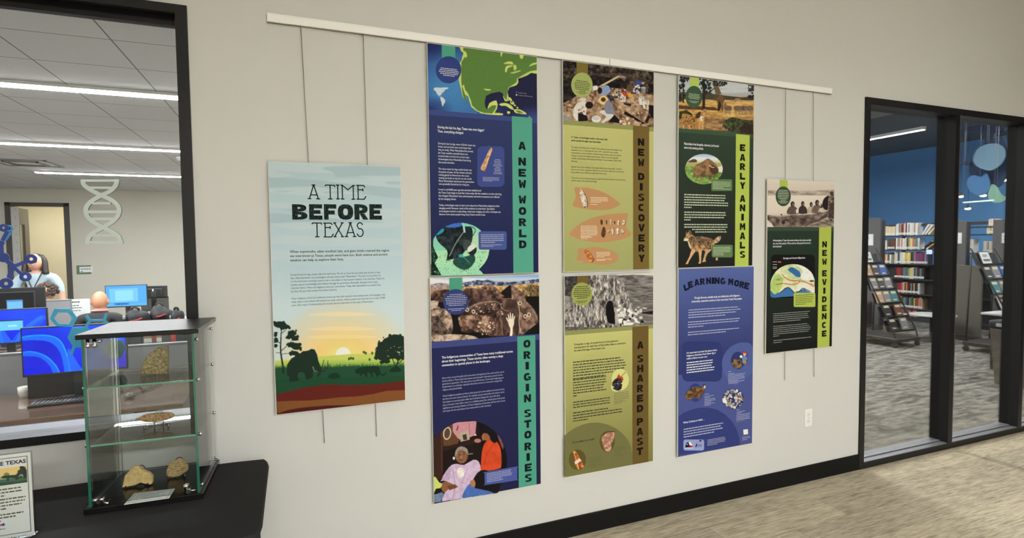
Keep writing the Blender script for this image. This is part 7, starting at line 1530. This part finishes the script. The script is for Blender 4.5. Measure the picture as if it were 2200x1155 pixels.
# a few books lying or leaning at the mullion end of the upper shelves
for k, (r, cx_, hue) in enumerate(((0,500,'white'),(0,520,'white'),(0,545,'cream'),(1,500,'dark grey'),(1,530,'tan'))):
    t = book(hue, .03, .24, SXX+.03, yb(cx_), ZS[r]+.010, f'{hue} book leaning over past the end of the {ROWN[r]} row, {ORD[k]} of the leaners', 'leaning library books', lean=.5+.1*k)
def y2(u): return P(u, 540, x=SXX)[1]
rows2 = [(1.96,2121,2138,'white cream white tan white',.14),(1.815,2118,2137,'cream cream tan cream cream white',.14),(1.46,2111,2136,'cream white cream grey white cream tan white',.22),(1.46,2081,2090,'white cream white',.26),(1.205,2098,2117,'white cream yellow cream white',.24)]
for j, (z, ua, ub, hs, hh) in enumerate(rows2):
    hs = hs.split(); ya, ye = y2(ua), y2(ub); pitch = (ya-ye)/len(hs)
    for i, hue in enumerate(hs): book(hue, abs(pitch)*.93, hh*rnd.choice((.95,1,1)), SXX+.015, ya-pitch*(i+.5), z+.0005, f'{hue} book, {ORD[i]} in the {["upper pale cluster","second pale cluster","grey-cream cluster","lone group by the sign panel","lower front cluster"][j]} of the sparse bookshelf', 'books on the sparse bookshelf')
# end panels with sign sleeves
def endpanel(label, slab, x, y0, y1, z1, v0, v1, u0, u1, z0=.0):
    t = thing('shelf_end_panel', label, 'shelf end panel', (x,(y0+y1)/2,0), 0, 'charcoal shelf end panels')
    obj('panel', MB().rbox(x,y0,z0, x+.035,y1,z1, .004, 1), M_endp, t); obj('shelf_side', MB().box(x+.035,y0+.01,0, x+.16,y0+.03,z1-.05), M_shelf, t); obj('shelf_side', MB().box(x+.035,y1-.03,0, x+.16,y1-.01,z1-.05), M_shelf, t)
    a, c = P(u0,v0,x=x), P(u1,v1,x=x); ya, yc = max(min(a[1],c[1]), y0+.01), min(max(a[1],c[1]), y1-.01)
    s = thing('sign_sleeve', slab, 'sign', (x,(ya+yc)/2,c[2]), 0, 'white shelf signs'); obj('sleeve', MB().rbox(x-.006,ya,c[2], x,yc,a[2], .002, 1), M_holder, s); obj('card', MB().box(x-.0075,ya+.012,c[2]+.015, x-.006,yc-.012,a[2]-.015), M_paper, s)
    b = MB(); zc = (a[2]+c[2])/2
    for zz, f in ((zc+.03,.7),(zc-.02,.55)):
        y = yc-.03
        while y > yc-.03-(yc-ya-.06)*f: b.box(x-.0085,y-.022,zz-.007, x-.0075,y,zz+.007); y -= .03
    obj('printed_lines', b, M_ink, s)
endpanel('charcoal shelf end panel nearest the poster wall, partly behind the display cart', 'white sign on the end panel nearest the poster wall', 11.3, 4.28, 4.95, 2.145, 503, 527, 1850, 1876.5)
endpanel('charcoal shelf end panel just past the storefront mullion', 'white sign on the end panel just past the mullion', 12.3, 3.40, 3.85, 2.06, 500, 523, 2040, 2066.5)
endpanel('charcoal shelf end panel at the outer side of the second pane', 'narrow white sign on the end panel at the outer side of the second pane', 12.3, 2.60, 2.985, 2.055, 500, 522, 2153, 2163)
# slanted display carts
M_cart = mat('black_cart_steel', (30,29,30), .5, var=.1)
COV = ['white','grey','dark grey','blue','brown','teal','tan','red','pink','cream','black']
def cart(label, x, y, w, seed, slab, blab, covers):
    """display slope faces -y ; stands at x..x+w"""
    t = thing('display_cart', label, 'book cart', (x+w/2,y,0), 0, 'slanted book display carts'); rr = random.Random(seed)
    dep, H = .78, 1.56
    obj('base_platform', MB().rbox(x-.02,y-.40,.09, x+w+.02,y+.42,.15, .008, 1), M_cart, t)
    for xx in (x, x+w):
        for yy in (y-.36, y+.38):
            cst = obj('caster', MB().lathe([(.02,-.016),(.042,-.014),(.042,.014),(.02,.016)], (xx,yy,.043), 16, 0, 'x'), M_plas, t); obj('caster_fork', MB().box(xx-.022,yy-.01,.04, xx+.022,yy+.012,.09), M_cart, cst)
        obj('side_rail', MB().tube([(xx,y-.36,.15),(xx,y-.34,.24),(xx,y+.34,H),(xx,y+.36,H+.02)], .013), M_cart, t); obj('rear_strut', MB().tube([(xx,y+.38,.15),(xx,y+.34,H-.1)], .012), M_cart, t)
    n = 6; lv = []
    for k in range(n):
        f = k/(n-1); yy = y+.26-.50*f; zz = 1.33-1.08*f; lv.append((yy, zz))
        obj('tier', MB().add([(x,yy+.01,zz),(x+w,yy+.01,zz),(x+w,yy-.07,zz),(x,yy-.07,zz),(x,yy+.01,zz-.012),(x+w,yy+.01,zz-.012),(x+w,yy-.07,zz-.012),(x,yy-.07,zz-.012),(x,yy-.07,zz+.02),(x+w,yy-.07,zz+.02),(x+w,yy-.062,zz+.02),(x,yy-.062,zz+.02),(x,yy-.062,zz),(x+w,yy-.062,zz)], [(0,1,2,3),(7,6,5,4),(0,4,5,1),(1,5,6,2),(0,3,7,4),(3,2,9,8),(8,9,10,11),(11,10,13,12)]), M_cart, t)
        obj('tier_back', MB().add([(x,yy+.012,zz),(x+w,yy+.012,zz),(x+w,yy+.075,zz+.16),(x,yy+.075,zz+.16),(x,yy+.02,zz),(x+w,yy+.02,zz),(x+w,yy+.083,zz+.16),(x,yy+.083,zz+.16)], [(0,1,2,3),(7,6,5,4),(0,3,7,4),(1,5,6,2),(3,2,6,7),(0,4,5,1)]), M_cart, t)
    tilt = -.36
    for k, row in enumerate(covers):
        yy, zz = lv[k+1] if k+1 < n else lv[-1]; m = len(row); bw = min(.17, w/m*.9)
        for i, hue in enumerate(row):
            xx = x+w*(i+.5)/m; kk = ('cov', hue, round(bw, 3))
            if kk not in _bm:
                b = MB(); b.rbox(-bw/2,-.024,0, bw/2,0,.23, .003, 1); b.box(-bw/2+.003,-.021,.002, bw/2+.002,-.003,.228, 1); b.box(-bw*.34,-.0252,.145, bw*.34,-.0238,.185, 2); b.box(-bw*.3,-.0252,.03, bw*.22,-.0238,.05, 2)
                o = obj('book', b, [M_bk[hue], M_pages, M_bk['cream' if hue not in ('cream','white') else 'dark red']]); _bm[kk] = o.data; bpy.data.objects.remove(o)
            o = bpy.data.objects.new('book', _bm[kk]); COL.objects.link(o); o.location = (xx, yy-.012, zz+.001); o.rotation_euler = (tilt, 0, 0)
            tag(o, f'{hue} book facing out, {ORD[i]} on tier {["two","three","four","five","six"][k]} of the {blab}', 'book', 'face-out books on the '+blab)
    s = thing('sign_card', slab, 'sign', (x+w*.42, lv[0][0]+.0, lv[0][1]+.002), 0, 'NEW signs on the book carts'); Ms = Matrix.Rotation(tilt, 4, 'X')
    obj('card_frame', MB().rbox(-.13,-.012,0, .13,0,.21, .003, 1, M=Ms), M_plas, s, world=False); obj('card', MB().box(-.112,-.0135,.014, .112,-.012,.196, M=Ms), M_paper, s, world=False)
    v, f = glyphs('NEW', .02); v = v-(v.min(0)+v.max(0))/2; v = v*[.12/np.ptp(v[:,0]), .05/np.ptp(v[:,1])]; b = MB(); b.add([Ms@Vector((p[0],-.0145,.135+p[1])) for p in v], f)
    xx = -.08
    while xx < .07: w_ = .022; b.add([Ms@Vector(q) for q in ((xx,-.0145,.045),(xx+w_,-.0145,.045),(xx+w_,-.0145,.085),(xx,-.0145,.085))], [(0,1,2,3)]); xx += .029
    obj('printed_lines', b, M_ink, s, world=False)
    return t
cart('slanted black book cart close behind the first storefront pane', 9.80, 3.34, .54, 1, 'white NEW sign card on top of the cart behind the first pane', 'cart behind the first pane', [['tan','dark grey','blue'],['grey','dark grey','grey'],['tan','grey','teal'],['black','brown'],['black','grey']])
cart('slanted black book cart behind the second storefront pane', 10.55, 2.02, .60, 2, 'white NEW sign card on top of the cart behind the second pane', 'cart behind the second pane', [['dark grey','grey','blue'],['teal','grey','blue'],['white','pink','red'],['dark grey','white','grey'],['white','black','dark grey']])
# maroon armchair at the cart
M_mar = mat('dark_maroon_vinyl', (46,26,28), .45, var=.1)
t = thing('armchair', 'dark maroon armchair behind the book cart at the storefront jamb', 'chair', (10.45,4.40,0), .2)
for nm, bx in (('seat',(-.34,-.34,.12,.34,.30,.44)),('backrest',(-.34,.22,.30,.34,.42,.82)),('arm',(-.42,-.36,.1,-.30,.36,.60)),('arm',(.30,-.36,.1,.42,.36,.60))): obj(nm, MB().rbox(*bx, .05, 3), M_mar, t, world=False)
for sx_ in (-.3,.3):
    for sy_ in (-.28,.32): obj('leg', MB().lathe([(.02,0),(.026,.12)], (sx_,sy_,0), 10), M_plas, t, world=False)
# low partition in the second pane
t = thing('low_partition', 'low grey-brown fabric partition just past the mullion in the library', 'partition', (11.55,2.97,0)); obj('fabric_panel', MB().rbox(11.52,2.72,.08, 11.56,3.22,1.28, .01, 2), mat('grey_brown_fabric', (92,88,78), .9, var=.08, scale=120), t); obj('base_rail', MB().rbox(11.5,2.72,0, 11.58,3.22,.09, .004, 1), M_shelf, t)
# reading table with pale top
M_ptop = mat('pale_grey_table_top', (190,190,184), .35, var=.04)
t = thing('reading_table', 'library table with pale top edge at the outer side of the second pane', 'table', (9.9,1.25,0)); obj('table_top', MB().rbox(9.40,.75,.72, 10.6,1.62,.752, .012, 2), M_ptop, t); obj('apron', MB().box(9.48,.83,.62, 10.52,1.54,.72), M_plas, t)
for xx in (9.5,10.5):
    for yy in (.85,1.52): obj('leg', MB().lathe([(.022,0),(.03,.64)], (xx,yy,0), 12), M_plas, t)
t = thing('round_table', 'low round pale-topped table between the two book carts', 'table', (11.0,3.15,0)); obj('table_top', MB().lathe([(.31,.43),(.33,.435),(.33,.452),(.31,.457)], (11.0,3.15,0), 32), M_ptop, t); obj('pedestal', MB().lathe([(.22,0),(.2,.03),(.04,.06),(.04,.43)], (11.0,3.15,0), 20), M_plas, t)
# tapered bin
a, c = P(2134,822,z=0), P(2200,836,z=0)
t = thing('waste_bin', 'tall tapered grey-brown waste bin with dark lid inside the second pane', 'bin', (8.86,.88,0)); b = MB(); n = 4
vs = []; 
for z, h in ((0,.19),(.66,.235)): vs += [(8.86+sx*h, .88+sy*h, z) for sx, sy in ((-1,-1),(1,-1),(1,1),(-1,1))]
b.add(vs, [(3,2,1,0),(4,5,6,7)]+[(i,(i+1)%4,4+(i+1)%4,4+i) for i in range(4)]); obj('bin_body', b, mat('grey_brown_plastic', (96,88,80), .6, var=.05), t)
obj('bin_lid', MB().rbox(8.61,.63,.66, 9.11,1.13,.76, .03, 3), M_plas, t); obj('lid_flap', MB().rbox(8.6,.72,.69, 8.615,1.04,.73, .004, 1), M_ptop, t)
# printer-like counter things on the table
tag(obj('paper_stack', MB().rbox(9.6,.95,.7525, 9.9,1.3,.80, .004, 1), M_paper), 'stack of white paper on the library table in the second pane', 'paper')
# hanging tree cutouts and lamps
def leaf(label, cx_, cz, pts, x, m, name='hanging_leaf'):
    t = thing(name, label, 'hanging decoration', (x,0,0), 0, 'hanging leaf cutouts'); c = P(cx_, cz, x=x); t.location = tuple(c)
    q = np.array([P(u, v, x=x) for u, v in smooth_pts(pts, 4)]); b = MB(); b.prism([(p[1]-c[1], p[2]-c[2]) for p in q], lambda p, r_, d: (d, p, r_), -.012, .012); obj('leaf_panel', b, m, t, world=False)
    obj('suspension_wire', MB().tube([(0,0,0),(0,0,CZ-c[2])], .003, 6), M_alu, t, world=False); return t
M_lf1 = mat('dark_slate_blue_felt', (34,52,80), .9, var=.08); M_lf2 = mat('grey_blue_felt', (92,122,140), .9, var=.05); M_lf3 = mat('mid_blue_felt', (62,104,146), .9, var=.05); M_lf4 = mat('sage_green_felt', (108,144,126), .9, var=.06); M_bark = mat('dark_blue_bark_felt', (38,50,76), .9, var=.06)
leaf('large dark slate blue leaf cutout hanging in the second pane', 2120, 350, [(2084,360),(2092,335),(2110,312),(2138,298),(2155,292),(2163,310),(2166,350),(2160,385),(2145,402),(2128,395),(2118,380),(2105,385),(2088,382)], 11.2, M_lf1)
leaf('round grey-blue disc cutout in front of the large dark leaf', 2124, 335, [(2092,342),(2098,324),(2115,312),(2138,308),(2156,316),(2160,335),(2150,354),(2130,366),(2110,362),(2097,354)], 11.0, M_lf2)
leaf('mid blue leaf cutout hanging below the grey-blue disc', 2105, 400, [(2078,388),(2092,376),(2108,380),(2120,372),(2128,392),(2124,410),(2108,420),(2090,415),(2082,404)], 11.1, M_lf3)
leaf('sage green leaf cutout hanging lowest in the second pane', 2142, 418, [(2132,396),(2142,402),(2152,418),(2164,424),(2158,432),(2142,436),(2128,430),(2124,415)], 10.9, M_lf4)
leaf('small dark leaf tip cutout beside the mullion', 2058, 358, [(2052,345),(2060,346),(2062,360),(2058,372),(2052,374)], 11.0, M_lf1)
leaf('thin dark pointed twig cutout beside the large dark leaf', 2075, 351, [(2062,350),(2072,347),(2084,349),(2084,355),(2072,354)], 11.15, M_bark)
q = [P(u, v, x=11.3) for u, v in ((2115,282),(2138,282),(2136,308),(2128,318),(2122,334),(2117,310))]; t = thing('hanging_tree_cutout', 'dark blue trunk cutout hanging under the library ceiling beam', 'hanging decoration', tuple(P(2126,300,x=11.3)))
b = MB(); b.prism([(p[1], p[2]) for p in q], lambda p, r_, d: (d, p, r_), 11.28, 11.32); obj('trunk_panel', b, M_bark, t); q = [P(u, v, x=11.3) for u, v in ((2056,284),(2075,275),(2110,268),(2140,268),(2162,274),(2158,281),(2136,286),(2110,286),(2080,282))]; b = MB(); b.prism([(p[1], p[2]) for p in q], lambda p, r_, d: (d, p, r_), 11.27, 11.33); obj('branch_panel', b, M_bark, t)
w_ = P(2126,272,x=11.3); obj('suspension_wire', MB().tube([(11.3,w_[1],w_[2]),(11.3,w_[1],CZ)], .004, 6), M_alu, t)
M_green = emis('green_edge_light', (110,230,170), 1.1); a, c = P(2070,435,x=10.75), P(2136,430,x=10.75); t = thing('edge_lit_sign', 'thin green glowing edge strip hanging below the leaf cutouts', 'light fixture', ((a[0]+c[0])/2,(a[1]+c[1])/2,a[2])); obj('glow_edge', MB().tube([a, c], .012, 8), M_green, t)
for p_ in (a, c): obj('suspension_wire', MB().tube([p_, (p_[0],p_[1],CZ)], .002, 6), M_alu, t)
M_bulb = emis('warm_bulb', (255,222,180), 26.0)
for k, (u, v, x) in enumerate(((2163,364,11.6),(2157,387,12.2),(2113,420,12.0),(2064,422,11.8),(2080,448,12.6))):
    c = P(u, v, x=x); t = thing('pendant_lamp', ['warm pendant lamp highest by the outer mullion','warm pendant lamp second by the outer mullion','warm pendant lamp beside the green glowing strip','warm pendant lamp close to the inner mullion','warm pendant lamp lowest of the hanging lamps'][k], 'pendant lamp', tuple(c), 0, 'warm pendant lamps in the library')
    obj('bulb', MB().ell((0,0,0), (.035,.045,.022), 14, 8), M_bulb, t, world=False); obj('socket', MB().lathe([(.03,.012),(.026,.05),(.01,.07)], n=14), M_shelf, t, world=False); obj('cord', MB().tube([(0,0,.06),(0,0,CZ-c[2])], .003, 6), M_shelf, t, world=False)
# library ceiling strip lights
a, c = P(1857,303,z=3.68), P(1978,277,z=3.68)
strip_light('slanting white pendant strip light in the first storefront pane', min(a[1],c[1]), max(a[1],c[1])+1.2, (a[0]+c[0])/2, 3.68, .07, M_lampl, 'library pendant strip lights', along='y', drop=.42)
c = P(1940,243,z=3.68); strip_light('white pendant strip light whose end shows at the top of the first pane', c[1]-2.4, c[1], c[0], 3.68, .07, M_lampl, 'library pendant strip lights', along='y', drop=.42)
c = P(1997,541,x=13.06); t = thing('catalog_screen', 'small bright blue screen on the bookshelf end beside the mullion', 'screen', (13.06,c[1],1.2055)); obj('screen_face', MB().rbox(-.012,-.055,c[2]-1.25, 0,.055,c[2]-1.16, .004, 1), emis('blue_screen_glow', (60,130,250), 1.2), t, world=False); obj('screen_stand', MB().rbox(0,-.03,0, .02,.03,c[2]-1.18, .003, 1), M_plas, t, world=False)
for k, (x, y0, y1) in enumerate(((5.6,2.0,8.5),(8.2,3.0,9.6),(12.0,.6,1.9),(15.2,.6,3.2))):  # unseen strips added to brighten the library
    strip_light(['added long fill light above the library entrance','added long fill light over the middle of the library','added short fill light over the reading table','added fill light along the blue wall'][k], y0, y1, x, 3.66, .12, M_lampl, 'library pendant strip lights', along='y', drop=.42)
